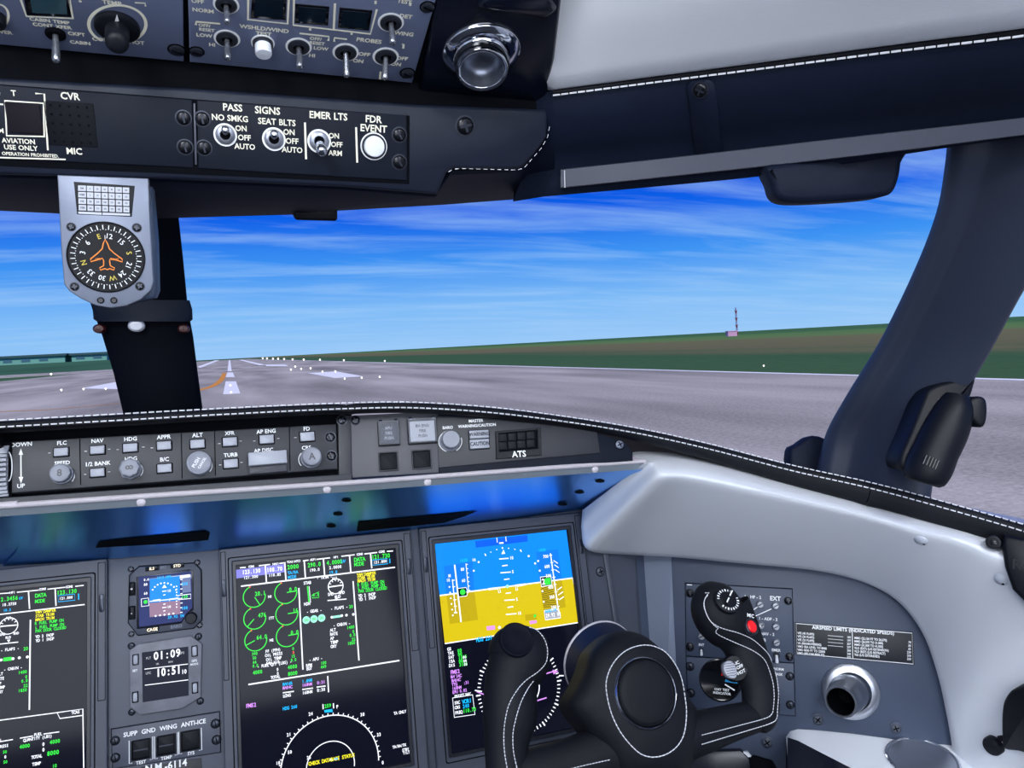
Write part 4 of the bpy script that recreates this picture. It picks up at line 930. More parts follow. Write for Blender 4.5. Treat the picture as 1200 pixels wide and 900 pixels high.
for st, x, y, c, q in (('FMS2', 138, 575, 'magenta', 13), ('RW 34C', 139, 591, 'magenta', 10), ('RW34C', 142, 604, 'magenta', 10), ('TTG', 143, 617, 'magenta', 10), ('160NM', 144, 630, 'magenta', 10), ('EPU 0.02', 145, 643, 'magenta', 10), (':31', 183, 611, 'magenta', 10), ('PRESET WAY', 152, 657, 'white', 9), ('SRC', 152, 679, 'white', 10), ('CRS', 153, 695, 'white', 10), ('FREQ', 154, 713, 'white', 10), ('VOR1', 178, 675, 'cyan', 13), ('240', 180, 691, 'cyan', 12), ('110.70', 181, 707, 'green', 12)): h_.T(st, x, y, q, c, sx=0.74)
h_.PL([(146, 662), (214, 651), (222, 718), (152, 728)], 2.6, 'white', True)
cx, cy, rr = 374, 628, 132
h_.ticks(cx, cy, rr, rr+10, range(0, 360, 5), 3, 'white'); h_.ticks(cx, cy, rr, rr+15, range(0, 360, 30), 4.4, 'white')
h_.A(cx+10, cy, 58, -40, 42, 3.4, 'white'); h_.Ln(444, 585, 488, 572, 3, 'magenta'); h_.Q([(486, 566), (506, 570), (490, 582)], 'magenta', 0.0007); h_.Ln(424, 674, 466, 661, 3, 'magenta'); h_.Ln(228, 640, 258, 652, 3, 'magenta'); h_.Ln(222, 636, 246, 640, 3, 'white'); h_.Ln(508, 586, 524, 586, 3, 'white')
g.done(s3)

# ------------------------------------------------------------------ standby instrument
sb_ = thing('standby_instrument', 'small standby attitude display with blue and brown picture above the clock', 'flight instrument', PA)
oc = [(152.5, 674), (151, 729.6), (162, 744), (227, 735.6), (236.3, 726.7), (235.6, 668), (227.7, 660), (163.4, 664)]
mb = MB(); mb.prism(PA.poly(oc), 0, 0.005, 0.001); part('case', mb, M['bezel'], sb_)
mb = MB(); mb.prism(inset(ccw(PA.poly(oc)), -0.0012), 0, 0.0014); part('case_gasket', mb, M['gap'], sb_)
mb = MB(); mb.prism(PA.poly([(160, 676), (161, 737), (213, 730), (217, 723), (222, 717), (227, 715), (227.5, 668), (222, 667)]), 0.003, 0.0058, 0.0005); part('screen_surround', mb, M['navy_gloss'], sb_)
mb = MB(); mb.prism(PA.poly([(163.2, 676), (163.8, 734.2), (213, 727.6), (219, 718), (225.6, 712), (224.6, 669.6)]), 0.004, 0.0062); ss = part('screen', mb, mat('standby_glass', (3, 5, 12), 0.12, spec=0.1, emit=((22, 40, 110), 1.0)), sb_)
m4 = lambda x, y: (120+x/6.92, 640+y/6.92)
g = Gx(PA, m4, 6.92, 0.0064)
g.Q([(384, 268), (628, 240), (628, 440), (384, 460)], 'sky'); g.Q([(380, 462), (630, 440), (634, 550), (384, 576)], 'brown'); g.Q([(376, 262), (560, 240), (722, 230), (722, 262), (630, 268), (378, 285)], 'dim', 0.0002); g.Q([(560, 246), (712, 228), (714, 250), (600, 268)], 'white', 0.00025); g.Q([(640, 268), (714, 258), (718, 370), (650, 380)], 'dim', 0.0002)
g.Ln(384, 448, 628, 424, 6, 'white'); g.PL([(412, 440), (470, 432), (466, 450)], 8, 'white'); g.PL([(596, 424), (542, 430), (546, 444)], 8, 'white'); g.Q([(484, 340), (522, 336), (503, 312)], 'white', 0.0006)
for t in range(30, 151, 15): a_ = math.radians(t); g.C(503+115*math.cos(a_)*0.95, 410-112*math.sin(a_), 7, 'white')
for i, (w_, y) in enumerate(((36, 365), (18, 395), (18, 470), (36, 497), (18, 525))): g.Ln(503-w_/2, y+2, 503+w_/2, y-2, 6, 'white')
for y in (365, 495): g.T('10', 526, y-2, 22, 'white', sx=0.8)
for i in range(5): g.C(432+i*36, 566-i*5, 8, 'white')
for i in range(8): g.C(602, 326+i*24, 6, 'white'); g.Ln(632, 272+i*38, 650, 270+i*38, 6, 'white')
for st, x, y, c, q in (('0.0', 336, 274, 'white', 20), ('1013 HPA', 440, 258, 'cyan', 22), ('80', 336, 312, 'white', 22), ('60', 336, 384, 'white', 22), ('29.92 IN', 530, 578, 'cyan', 24), ('200', 640, 308, 'cyan', 26), ('100', 640, 504, 'cyan', 26)): g.T(st, x, y, q, c, sx=0.8)
g.PL([(316, 428), (374, 420), (378, 482), (318, 490)], 6, 'white', True); g.C(350, 452, 16, 'green'); g.PL([(612, 400), (716, 388), (718, 424), (614, 434)], 6, 'white', True); g.T('120', 640, 412, 26, 'green', sx=0.8)
g.done(ss)
for u, v, wq, hq in ((155, 690, 5, 14.5), (155, 718, 5, 14.5)): button(sb_, PA, u, v, wq, hq, M['blackpl'], 0.002, 0.005)
for u, v, wq, st in ((178.5, 666.2, 16, 'ILS'), (208, 662.8, 16, 'STD'), (179, 737.2, 15, 'CAGE')):
    bt = button(sb_, PA, u, v, wq, 5.6, M['blackgl'], 0.0015, 0.005, rim=False); a, b_ = PA.px(u, v); mb = MB(); mb.text(st, a, b_, 3.6*PA.k(u, v), 0.0068); part('lettering', mb, mat('lit_cream', (255, 236, 200), 0.5, emit=((255, 236, 200), 0.7)), bt, 'stuff', smooth=0)
lettering(sb_, PA, [('BARO', 207, 733.6, 3.8), ('BRT', 192, 664.6, 3)], m=mat('grey_print', (120, 126, 140), 0.6), z=0.0056)
for u, v in ((155, 690), (155, 718)): lettering(sb_, PA, [('+' if v < 700 else '-', u, v, 4)], z=0.0078)
knob(sb_, PA, 224.2, 724, 6.8, [(1.05, 0), (1.05, 0.4), (1, 0.5), (1, 1.2), (0.85, 1.4), (0, 1.42)], M['blackpl'], 0.005, lobes=16, lobe=0.02, seg=48)
for u, v in ((153.5, 667), (231.2, 659.2), (234, 732.5), (154, 743)): screw(sb_, PA, u, v, 3.7, SCREWXB)
# ------------------------------------------------------------------ digital clock
ck = thing('digital_clock', 'grey octagonal digital clock reading 01:09 and 10:51', 'clock', PA)
oc = [(152, 762), (153, 828), (165, 837), (214, 829.5), (235.5, 816), (237, 754), (224, 744.8), (163, 754)]
mb = MB(); mb.prism(PA.poly(oc), 0, 0.006, 0.0012); part('case', mb, M['clockface'], ck)
mb = MB(); mb.prism(PA.poly([(167, 764), (168, 822), (221.5, 814), (221, 757)]), 0.004, 0.0068); cs = part('clock_window', mb, mat('clock_lcd', (4, 5, 10), 0.12, spec=0.05, emit=((26, 30, 48), 1.0)), ck)
m5 = lambda x, y: (x/3.4615, 640+y/3.4615)
g = Gx(PA, m5, 3.4615, 0.007)
g.T('01:09', 622, 446, 34, 'white', sx=0.78, font=G_BOLD); g.T('10:51', 632, 514, 34, 'white', sx=0.72); g.T('10', 736, 510, 18, 'white', sx=0.7)
for st, x, y, q in (('FLT', 592, 455, 10), ('GPS', 728, 434, 10), ('UTC', 592, 516, 10), ('HR', 634, 478, 8), ('MIN', 684, 470, 8)): g.T(st, x, y, q, 'palegrey')
g.Ln(586, 499, 762, 478, 2.6, 'white'); g.Ln(588, 564, 764, 542, 2.6, 'white'); g.done(cs)
for u, v in ((159, 773), (158.5, 817), (228, 763), (228.5, 806)): button(ck, PA, u, v, 5, 11, M['btn'], 0.002, 0.006, r=0.003)
lettering(ck, PA, [('SET', 159, 785, 2.8), ('GPS', 228, 773.5, 2.8), ('MODE', 228, 777.5, 2.4)], z=0.0066)
for u, v in ((154, 757), (232.6, 746), (234.7, 821.5), (154.6, 834.5)): screw(ck, PA, u, v, 3.7, SCREW)
# ------------------------------------------------------------------ anti-ice switches and the number plate
ai = thing('anti_ice_switch_panel', 'grey strip with three square anti-ice switches below the clock', 'switch panel', PA)
mb = MB(); mb.prism(PA.poly([(131, 854.5), (257, 834), (258.5, 881), (132.5, 900)]), 0, 0.003, 0.0008); part('face_plate', mb, M['panel'], ai)
mb = MB(); mb.prism(inset(ccw(PA.poly([(131, 854.5), (257, 834), (258.5, 881), (132.5, 900)])), -0.001), 0, 0.0008); part('plate_shadow_gap', mb, M['gap'], ai)
for u, v, two in ((165.6, 877.6, 0), (195, 872.4, 1), (223.2, 867, 2)):
    bt = button(ai, PA, u, v, 19, 21, mat('dark_key', (20, 22, 28), 0.6, spec=0.2), 0.002, 0.003); a, b_ = PA.px(u, v); k = PA.k(u, v)
    mb = MB(); mb.frame(rrect(a-11.5*k, a+11.5*k, b_-12*k, b_+12*k, 0.001), rrect(a-10*k, a+10*k, b_-10.8*k, b_+10.8*k, 0.001), 0.003, 0.0055, 0.0005); part('button_frame', mb, M['blackpl'], bt)
    if two < 2:
        mb = MB(); mb.prism(rrect(a-8*k, a+8*k, b_-0.6*k, b_+0.6*k, 0), 0.005, 0.0058); part('switch_divider', mb, M['screw'], bt)
def ai_marks(mb):
    k = PA.k(195, 870)
    for u, v in ((165.6, 877.6), (195, 872.4), (223.2, 867)):
        a, b_ = PA.px(u, v)
        for s0 in (-1, 1): mb.pline([(a+s0*10*k, b_-14*k), (a+s0*13.5*k, b_-14*k), (a+s0*13.5*k, b_+13*k)], 0.8*k, 0.0036)
lettering(ai, PA, [('SUPP  GND  WING  ANTI-ICE', 194, 852.2, 5.4), ('TEST', 165.6, 892.5, 4), ('TEMP', 195.2, 887.2, 4), ('SYS', 224, 881.8, 4)], z=0.0034, extra=ai_marks)
for u, v in ((135, 868), (135.3, 888), (252.6, 848), (253.7, 867)): screw(ai, PA, u, v, 4.8, SCREW, c=0.003, rz=0.2)
npl = thing('number_plate', 'dark number plate reading 6114 at the bottom of the panel', 'plate', PA)
mb = MB(); mb.prism(PA.poly([(165, 899), (236, 888), (238, 925), (167, 930)]), 0, 0.0012, 0.0004); part('plate', mb, M['placard'], npl)
lettering(npl, PA, [('-6114', 193, 897.5, 8.5, 'l'), ('N.M', 170, 901, 8.5, 'l')], z=0.0016)

# ================================================================== COPILOT SIDE PANEL
sp_ = thing('side_panel', 'blue-grey curved side panel right of the yoke', 'panel', PC)
c_out = [(786, 640), (870, 648), (950, 656), (1010, 668), (1052, 694), (1083, 732), (1101, 782), (1112, 832), (1118, 874), (1060, 868), (1000, 860), (960, 856), (935, 854.5), (926, 857), (921, 864), (921, 885), (921, 960), (800, 960)]
mb = MB(); mb.prism(PC.poly(c_out), -0.02, 0.0, 0.001); part('panel_plate', mb, M['panel2'], sp_)
for u, v, r in ((958.5, 843.5, 5.4), (1050, 853.5, 5.6), (899, 870, 5.6)):
    o = screw(sp_, PC, u, v, r, SCREWX); 
    a, b_ = PC.px(u, v); k = PC.k(u, v); mb = MB(); mb.lathe([(7.6*k, 0), (7.6*k, 0.0012), (6*k, 0.0018), (6*k, 0)], (a, b_, 0), 20, cap=False); part('screw_cup', mb, M['panel2'], sp_)
# audio and lower control panels
au = thing('audio_control_panel', 'grey audio control panel with small steel knobs behind the right yoke horn', 'control panel', PC)
mb = MB(); mb.prism(PC.poly([(803.5, 683.5), (928, 690.3), (930, 776), (804.5, 768)]), 0, 0.004, 0.0008); part('face_plate', mb, M['panel2'], au)
mb = MB(); mb.prism(inset(ccw(PC.poly([(803.5, 683.5), (928, 690.3), (930, 776), (804.5, 768)])), -0.0012), 0, 0.001); part('shadow_gap', mb, M['gap'], au)
ox = thing('oxygen_test_panel', 'grey panel with round black test dial behind the yoke', 'control panel', PC)
mb = MB(); mb.prism(PC.poly([(804.5, 769), (930, 777), (931.5, 838), (806.5, 828)]), 0, 0.004, 0.0008); part('face_plate', mb, M['panel2'], ox)
mb = MB(); mb.prism(inset(ccw(PC.poly([(804.5, 769), (930, 777), (931.5, 838), (806.5, 828)])), -0.0012), 0, 0.001); part('shadow_gap', mb, M['gap'], ox)
for u, v in ((808.5, 695), (923.5, 704), (808.5, 758), (925, 769.5)): screw(au, PC, u, v, 4.6, SCREWB, c=0.004, rz=0.3)
for u, v in ((808.5, 781), (925.5, 792.5), (809.5, 812), (926, 826)): screw(ox, PC, u, v, 4.2, SCREW, c=0.004, rz=0.3)
STK = [(1.0, 0), (1.0, 0.3), (0.9, 0.4), (0.9, 1.3), (0.8, 1.45), (0.0, 1.45)]
def steel_knob(u, v, r=4.2):
    kn_ = knob(au, PC, u+1, v-0.6, r, STK, mat('knob_steel', (150, 154, 162), 0.3, metal=0.6), 0.004, seg=18)
    a, b_ = PC.px(u+1, v-0.6, 0.004); k = PC.k(u, v); mb = MB(); mb.line((a-2.6*k, b_-1.6*k), (a+2.6*k, b_+1.6*k), 1.0*k, 0.0042+1.46*r*k); part('pointer_line', mb, M['gap'], kn_, smooth=0)
for u, v in ((890, 708.5), (908, 710), (891, 733), (908.5, 734.5), (909, 753), (821.5, 745.5), (838, 747.5), (873.5, 706)): steel_knob(u, v)
def lever(par, fr, u, v, tu, tv, c1, m_lever, rring, rlev, c0=0.0, ring_m=None, name='toggle_switch', white_ring=True, r0=None):
    a, b_ = fr.px(u, v, c0); k = fr.k(u, v); mb = MB()
    mb.lathe([(rring*k, 0), (rring*k, 0.002), (rring*0.8*k, 0.0035), (rring*0.55*k, 0.0035), (rring*0.5*k, 0.0008)], (a, b_, c0), 24, cap=False)
    mb.lathe([(rring*0.52*k, 0.0008), (0, 0.0008)], (a, b_, c0), 16, mi=1, cap=False)
    sw = part(name, mb, [ring_m or M['screw'], M['gap']], par)
    if white_ring:
        w_ = MB(); w_.lathe([(rring*1.2*k, 0.0003), (rring*1.2*k, 0.0007), (rring*1.0*k, 0.0007)], (a, b_, c0), 32, cap=False); part('white_ring', w_, M['print'], sw)
    p0 = Vector((a, b_, c0+0.001)); p1 = Vector((*fr.px(tu, tv, c1), c1)); L_ = (p1-p0)
    mb = MB(); rl = rlev*k
    pts = [p0, p0+L_*0.3, p0+L_*0.75, p0+L_*0.92, p0+L_*0.985, p1]; mb.tube(pts, [rl*(r0 or 0.75), rl*0.78, rl, rl*1.02, rl*0.72, rl*0.12], 12); part('lever', mb, m_lever, sw, smooth=60)
    return sw
lever(au, PC, 822, 761.5, 822, 768, 0.014, M['knobw'], 3.0, 1.7, 0.004, white_ring=False)
lever(au, PC, 910, 768, 910.5, 777, 0.014, M['knobw'], 4.2, 2.0, 0.004, white_ring=False)
def au_marks(mb):
    P = lambda u, v: PC.px(u, v, 0.004); k = PC.k(860, 740)
    for p, q in (((881, 716), (888, 711)), ((884, 722.5), (904, 713.5))): mb.line(P(*p), P(*q), 1.0*k, 0.0045)
    mb.quad([P(805, 684.6), P(811, 684.9), P(811, 686), P(805, 685.7)], 0.0045)
lettering(au, PC, [('1 - HF - 2', 882, 699.5, 3.6), ('EXT', 908.5, 701.2, 5.2), ('1 - ADF - 2', 900, 725.2, 3.4), ('1 - NAV - 2', 896, 742.6, 3.4), ('EMER', 909.5, 761.8, 3.2), ('INT', 822, 755.5, 3), ('V', 823, 735, 3), ('B', 896, 750, 4), ('NORM', 912.5, 784, 3), ('MASK', 912, 790, 3)], z=0.0005, c=0.004, extra=au_marks)
# round test dial
a, b_ = PC.px(844, 797, 0.004); k = PC.k(844, 797)
mb = MB(); mb.lathe([(25*k, 0), (25*k, 0.0015), (23.5*k, 0.0022), (22*k, 0.0012), (0, 0.0012)], (a, b_, 0.004), 40); dial = part('test_dial', mb, M['blackgl'], ox)
mb = MB(); P = lambda u, v: PC.px(u, v, 0.0056)
mb.quad([P(845, 783), P(848, 783), P(848.5, 792), P(845.5, 791.5)], 0.0056, 0); mb.quad([P(851, 794), P(862, 796), P(864.5, 801), P(849.5, 799)], 0.0056, 1); mb.line(P(849.5, 802), P(861, 809), 1.6*k, 0.0056, 2)
mb.text('OXY TEST', *P(846, 808.2), 2.8*k, 0.0056, 2); mb.text('INDICATOR', *P(846, 812.4), 2.8*k, 0.0056, 2); part('dial_marks', mb, [M['red'], M['blueprint'], M['print']], dial, 'stuff', smooth=0)
# airspeed placard
pl = thing('airspeed_placard', 'black placard of airspeed limits in white lettering above the side vent', 'placard', PC)
pq = [(931.5, 729), (1070, 740.5), (1071.5, 779.5), (932.5, 767)]
mb = MB(); mb.prism(PC.poly(pq), 0, 0.0012, 0.0003); part('plate', mb, M['placard'], pl)
def place_marks(mb):
    P = lambda u, v: PC.px(u, v); k = PC.k(1000, 750)
    q = inset(ccw(PC.poly(pq)), 0.0018); mb.pline(q, 0.0010, 0.0015, closed=True)
    mb.quad([P(949, 731.6), P(1047, 739.6), P(1047, 742.2), P(949, 734)], 0.0014, 0) if 0 else None
    mb.line(P(998.5, 739), P(999.3, 771), 0.8*k, 0.0015); mb.line(P(934, 738.4), P(1069, 749.6), 0.5*k, 0.0015) if 0 else None
    L1 = ['VFE (45 FLAPS)', 'VFE (30 FLAPS)', 'VFE (20 FLAPS)', 'VA (MANEUVERING)', 'VMO SEA LEVEL TO 8000', 'VMO 8000 FT TO 22000', 'VMO (BELOW 8000 FT)']
    R1 = ['MMO (22,150 FT TO 26,570)', 'MMO (26,570 TO 31,000)', 'MMO (31,000 TO 41,000)', 'VLO (EXT) (L/G EXTENSION)', 'VLO (RET) (L/G RETRACT)', 'VLE (L/G EXTENDED)']
    V1 = ['189', '197', '237', '237', '300', '340', '335']; V2 = ['.78', '.80', '.83', '250', '200', '250']
    for i, st in enumerate(L1):
        v = 741.5+i*3.9; mb.text(st, *P(934.5, v), 2.8*k, 0.0015, align='l', sx=0.8, font=G_XB); mb.text(V1[i], *P(997, v+5.2), 2.7*k, 0.0015, align='r', sx=0.8)
        if i < 4: mb.line(P(970, v+3), P(988, v+4.6), 0.5*k, 0.0015)
    for i, st in enumerate(R1):
        v = 747.2+i*3.9; mb.text(st, *P(1001, v), 2.8*k, 0.0015, align='l', sx=0.78, font=G_XB); mb.text(V2[i], *P(1067.5, v+5.4), 2.7*k, 0.0015, align='r', sx=0.8)
lettering(pl, PC, [('AIRSPEED LIMITS (INDICATED SPEEDS)', 999, 738.2, 4.2)], z=0.0016, font=G_XB, extra=place_marks)
# gasper vents ---------------------------------------------------------
def align(p0, p1):
    z = (p1-p0).normalized(); x = z.orthogonal().normalized(); y = z.cross(x)
    return Matrix(((x.x, y.x, z.x, p0.x), (x.y, y.y, z.y, p0.y), (x.z, y.z, z.z, p0.z), (0, 0, 0, 1)))
def vent(fr, label, fu, fv, fr_px, ou, ov, oc_, or_px, mshell, minner, c0=0.0, band=False):
    t = thing('air_vent', label, 'air vent', fr); k = fr.k(fu, fv); a, b_ = fr.px(fu, fv, c0); R0 = fr_px*k
    mb = MB(); mb.lathe([(R0, 0), (R0, 0.003), (R0*0.98, 0.0042), (R0*0.80, 0.0070), (R0*0.70, 0.0072), (R0*0.66, 0.002), (R0*0.66, -0.004)], (a, b_, c0), 48, cap=False); part('flange', mb, mshell, t, smooth=50)
    p0 = Vector((a, b_, c0-0.002)); p1 = Vector((*fr.px(ou, ov, oc_), oc_)); L_ = (p1-p0).length; Ro = or_px*k; X = align(p0, p1)
    mb = MB(); mb.lathe([(R0*0.64, 0.0), (R0*0.67, L_*0.16), (R0*0.66, L_*0.32), (R0*0.60, L_*0.48), (Ro*1.08, L_*0.58), (Ro*1.02, L_*0.62), (Ro, L_*0.96), (Ro*0.98, L_), (Ro*0.86, L_), (Ro*0.83, L_*0.97)], seg=48, xf=X, cap=False); part('eyeball', mb, mshell, t, smooth=50)
    mb = MB(); mb.lathe([(Ro*0.83, L_*0.97), (Ro*0.78, L_*0.55), (Ro*0.55, L_*0.3), (0, L_*0.26)], seg=40, xf=X, cap=False); part('nozzle_bore', mb, minner, t, smooth=50)
    if band:
        mb = MB(); mb.lathe([(Ro*1.03, L_*0.60), (Ro*1.035, L_*0.64), (Ro*1.015, L_*0.90), (Ro*1.0, L_*0.91)], seg=48, xf=X, cap=False); part('nozzle_band', mb, M['blackgl'], t)
    mb = MB(); mb.lathe([(R0*0.7, 0.0), (0, 0.0)], (a, b_, c0-0.0035), 32, cap=False); part('socket', mb, M['gap'], t)
    return t
vent(PC, 'brushed steel eyeball air vent on the blue-grey side panel', 996.5, 810, 34.5, 985, 822.5, 0.050, 19.5, M['steel'], mat('bore_black', (4, 5, 9), 0.7, spec=0.05))

# ================================================================== WHITE LEDGE AND SIDE WALL
dC = lambda u, v: (PC.hit(u, v) - CAM).length
def hoodY(u):
    for (u0, v0, y0), (u1, v1, y1) in zip(hood_px, hood_px[1:]):
        if u0 <= u <= u1: return y0 + (y1-y0)*(u-u0)/(u1-u0)
    return hood_px[-1][2]
cols = [((757, 541), (682.5, 598), 0.10), ((770, 538.5), (681.5, 622), 0.05), ((790, 539), (690, 645), 0.03), ((815, 541), (735, 650), 0.03), ((850, 548), (790, 653), 0.03), ((910, 563), (870, 660.5), 0.026), ((970, 578.5), (950, 668), 0.024), ((1030, 594), (1008, 681), 0.02), ((1080, 607), (1050, 703), 0.018), ((1130, 619), (1080, 740), 0.016), ((1172, 631), (1098, 788), 0.014), ((1230, 648), (1109, 836), 0.013), ((1300, 668), (1116, 876), 0.012), ((1400, 700), (1120, 905), 0.012), ((1460, 725), (1123, 960), 0.012)]
T3 = []; B3 = []; Q3 = []; U3 = []
for (tp, bp, ov_) in cols:
    y = hoodY(tp[0]) + 0.012; t3 = atY(*tp, y)
    if bp[0] < 785: d_ = (PA.hit(*bp, 0.03)-CAM).length if bp[0] < 700 else (PX1.hit(*bp, 0.03)-CAM).length
    else: d_ = dC(*bp) - ov_
    b3 = at(*bp, d_); T3.append(t3); B3.append(b3)
    U3.append(at(bp[0]+2, bp[1]-4, d_+0.05))
E3 = []
for j in range(len(cols)):
    tp, bp, _ = cols[j]; t3, b3 = T3[j], B3[j]; f = 0.06 if j < 2 else (0.16 if j < 9 else 0.12)
    tu, tv = tp[0]*(1-f)+bp[0]*f, tp[1]*(1-f)+bp[1]*f
    dE = (t3-CAM).length - (0.045 if 2 <= j < 12 else 0.015)
    e3 = at(tu, tv, dE); E3.append(e3)
    q = 0.5; qd = dE*(1-q) + (b3-CAM).length*q
    Q3.append(at(tu*(1-q)+bp[0]*q, tv*(1-q)+bp[1]*q, qd - (0.018 if j > 1 else 0.004)))
def dens(L): return smooth_open(L, 5)
T3, Q3, B3, U3, E3 = dens(T3), dens(Q3), dens(B3), dens(U3), dens(E3)
rows = []
for t3, q3, b3, u3, e3 in zip(T3, Q3, B3, U3, E3):
    r_ = [t3 + Vector((0, 0.05, 0.006)), t3, t3.lerp(e3, 0.5), t3.lerp(e3, 0.86)]
    k0 = e3*(0.9)**2 + q3*2*0.1*0.9 + b3*0.01
    for s_ in (0.25, 0.5, 0.75): r_.append(t3.lerp(e3, 0.86)*(1-s_)**2 + e3*2*s_*(1-s_) + k0*s_**2)
    for s_ in (0.1, 0.22, 0.35, 0.5, 0.64, 0.77, 0.88, 0.95, 1.0):
        r_.append(e3*(1-s_)**2 + q3*2*s_*(1-s_) + b3*s_**2)
    r_.append(b3.lerp(u3, 0.12)); r_.append(u3); rows.append(r_)
mb = MB(); mb.grid(rows, flip=True)
from mathutils.bvhtree import BVHTree
ledge_bvh = BVHTree.FromPolygons([Vector(v) for v in mb.v], mb.f)
struct('trim_1', mb, M['ledge'], 'white sculpted side ledge below the window sill', smooth=60)
MF = mat('ledge_fastener', (188, 194, 205), 0.3)
for u, v in ((1079.5, 633), (1173, 679)):
    loc_, nrm_, _, _ = ledge_bvh.ray_cast(CAM, ray(u, v)); nrm_ = nrm_ if nrm_.dot(CAM-loc_) > 0 else -nrm_; fr_ = Fr(loc_, (0.75, -0.6, 0), nrm_); t = thing('ledge_fastener', 'small white oval fastener near the %s of the white ledge' % ('middle' if u < 1100 else 'right-hand edge'), 'fastener', fr_)
    mb = MB(); mb.lathe([(0.0085, -0.004), (0.0085, 0.0006), (0.006, 0.0032), (0.002, 0.004), (0, 0.0041)], seg=20); part('cap', mb, MF, t)
    mb = MB(); mb.lathe([(0.0018, 0), (0.0018, 0.0008), (0, 0.0009)], (0.004, -0.003, 0.0028), 10); part('pin_hole', mb, M['gap'], t)
# ------------------------------------------------------------------ arm ledge with the steel cup cover
al = thing('arm_ledge', 'pale arm ledge below the side panel', 'ledge', loc=PC.hit(1000, 860))
ali = Matrix.Translation(-al.location)
edge = [(921, 862), (926, 856), (935, 853.8), (960, 855), (1000, 859), (1060, 867), (1117, 873), (1150, 885)]
back = [PC.hit(u, v, -0.004) for u, v in edge]; back = smooth_open(back, 4)
mb = MB(); nfr = PC.n; fw_ = Vector((-0.62, -0.78, 0)).normalized(); rows = []
for i, p in enumerate(back):
    rows.append([ali @ (p + fw_*q + Vector((0, 0, z))) for q, z in ((0, 0), (0.02, -0.003), (0.08, -0.012), (0.16, -0.024), (0.172, -0.03), (0.175, -0.05), (0.172, -0.12))])
mb.grid(rows); part('ledge_top', mb, M['ledge'], al, smooth=50)
slot = [(923, 864), (935, 868), (1003, 903), (960, 930), (922, 930)]
def al_top(u, v, off=0.0):
    O = PC.hit(1000, 859, -0.004); n = (Vector((0.78, -0.62, -0.02)).cross(fw_*0.16 + Vector((0, 0, -0.024)))).normalized(); n = n if n.z > 0 else -n
    r = ray(u, v); return CAM + r*((O + n*off-CAM).dot(n)/r.dot(n)), n
mb = MB(); mb.add([ali @ al_top(u, v, 0.0025)[0] for u, v in slot], [tuple(range(len(slot)))]); part('dark_pocket', mb, M['navy_gloss'], al)
cup = thing('cup_cover', 'round brushed steel cover set into the pale arm ledge', 'cup holder', loc=al_top(1081, 892)[0]); c0_, n_ = al_top(1081, 892)
cup.matrix_world = align(c0_, c0_+n_); kk = (al_top(1124, 892)[0]-c0_).length*0.93
mb = MB(); mb.lathe([(kk, -0.001), (kk, 0.004), (kk*0.97, 0.0055), (kk*0.93, 0.005), (kk*0.92, 0.0042), (0, 0.0042)], seg=48); part('lid', mb, mat('turned_steel', (206, 210, 218), 0.32, metal=1.0), cup)
mb = MB(); mb.lathe([(kk*1.04, -0.002), (kk*1.04, 0.003), (kk*1.0, 0.0035)], seg=48, cap=False); part('rim', mb, M['chrome'], cup)
# dark pedestal sides below the panel: grey brackets and pale floor strips between yoke and ledge
br = thing('rudder_guard', 'grey bracket plate under the side panel beside the yoke bar', 'bracket', PC)
mb = MB(); mb.prism(PC.poly([(876, 885), (884, 884), (905, 890), (912, 902), (912, 960), (876, 960)]), 0.004, 0.012, 0.001); part('bracket_plate', mb, M['gap'], br)
mb = MB(); mb.prism(PC.poly([(800, 884), (876, 879), (890, 896), (880, 960), (800, 960)]), 0.002, 0.010, 0.001); part('foot_plate', mb, M['ledge'], br)
mb = MB(); mb.prism(PC.poly([(800, 878), (868, 876.5), (878, 886), (884, 930), (860, 960), (800, 960)]), 0.002, 0.014, 0.001); part('dark_plate', mb, M['navy_gloss'], br)
# ------------------------------------------------------------------ black oxygen mask boxes at the right edge
def wall_fr(u, v, d):
    loc_, nrm_, _, _ = ledge_bvh.ray_cast(CAM, ray(u, v)); nrm_ = nrm_ if nrm_.dot(CAM-loc_) > 0 else -nrm_
    return tilt_frame(loc_, 55, 12)
KF = wall_fr(1172, 662, 0.86)
kx = thing('mask_stowage_cover', 'black rounded cover with raised letters at the right edge under the sill', 'cover', KF)
mb = MB(); mb.prism(KF.poly([(1177, 626), (1222, 638), (1232, 690), (1228, 722), (1205, 708), (1187, 690), (1178, 664), (1174, 640)]), -0.05, 0.012, 0.005); part('shell', mb, M['blackpl'], kx, smooth=50)
lettering(kx, KF, [('RA', 1186, 660, 13, 'l')], m=M['screwb'], z=0.0122)
mb = MB(); a, b_ = KF.px(1164.5, 635.5); k = KF.k(1165, 635); mb.lathe([(9.8*k, -0.01), (9.8*k, 0.008), (8.8*k, 0.011), (6.5*k, 0.0115), (6.2*k, 0.0105), (0, 0.0105)], (a, b_, 0), 28); part('latch_knob', mb, M['blackpl'], kx)
mb = MB(); mb.prism(rrect(a-4*k, a+4*k, b_-3*k, b_+3*k, 0.001), 0.0105, 0.0125, 0.0004); part('knob_plate', mb, M['screwb'], kx)
_l, _n, _, _ = ledge_bvh.ray_cast(CAM, ray(1172, 858)); KG = Fr(_l, (0.6, -0.8, 0), _n if _n.dot(CAM-_l) > 0 else -_n)
ky = thing('oxygen_mask_box', 'black rounded box with a round catch at the lower right edge', 'box', KG)
mb = MB(); mb.prism(smooth_closed(KG.poly([(1180, 830), (1184, 815), (1196, 803), (1225, 800), (1245, 820), (1248, 862), (1235, 884), (1200, 877), (1183, 874), (1180, 860)]), 3), -0.05, 0.014, 0.005); part('shell', mb, M['blackpl'], ky, smooth=50)
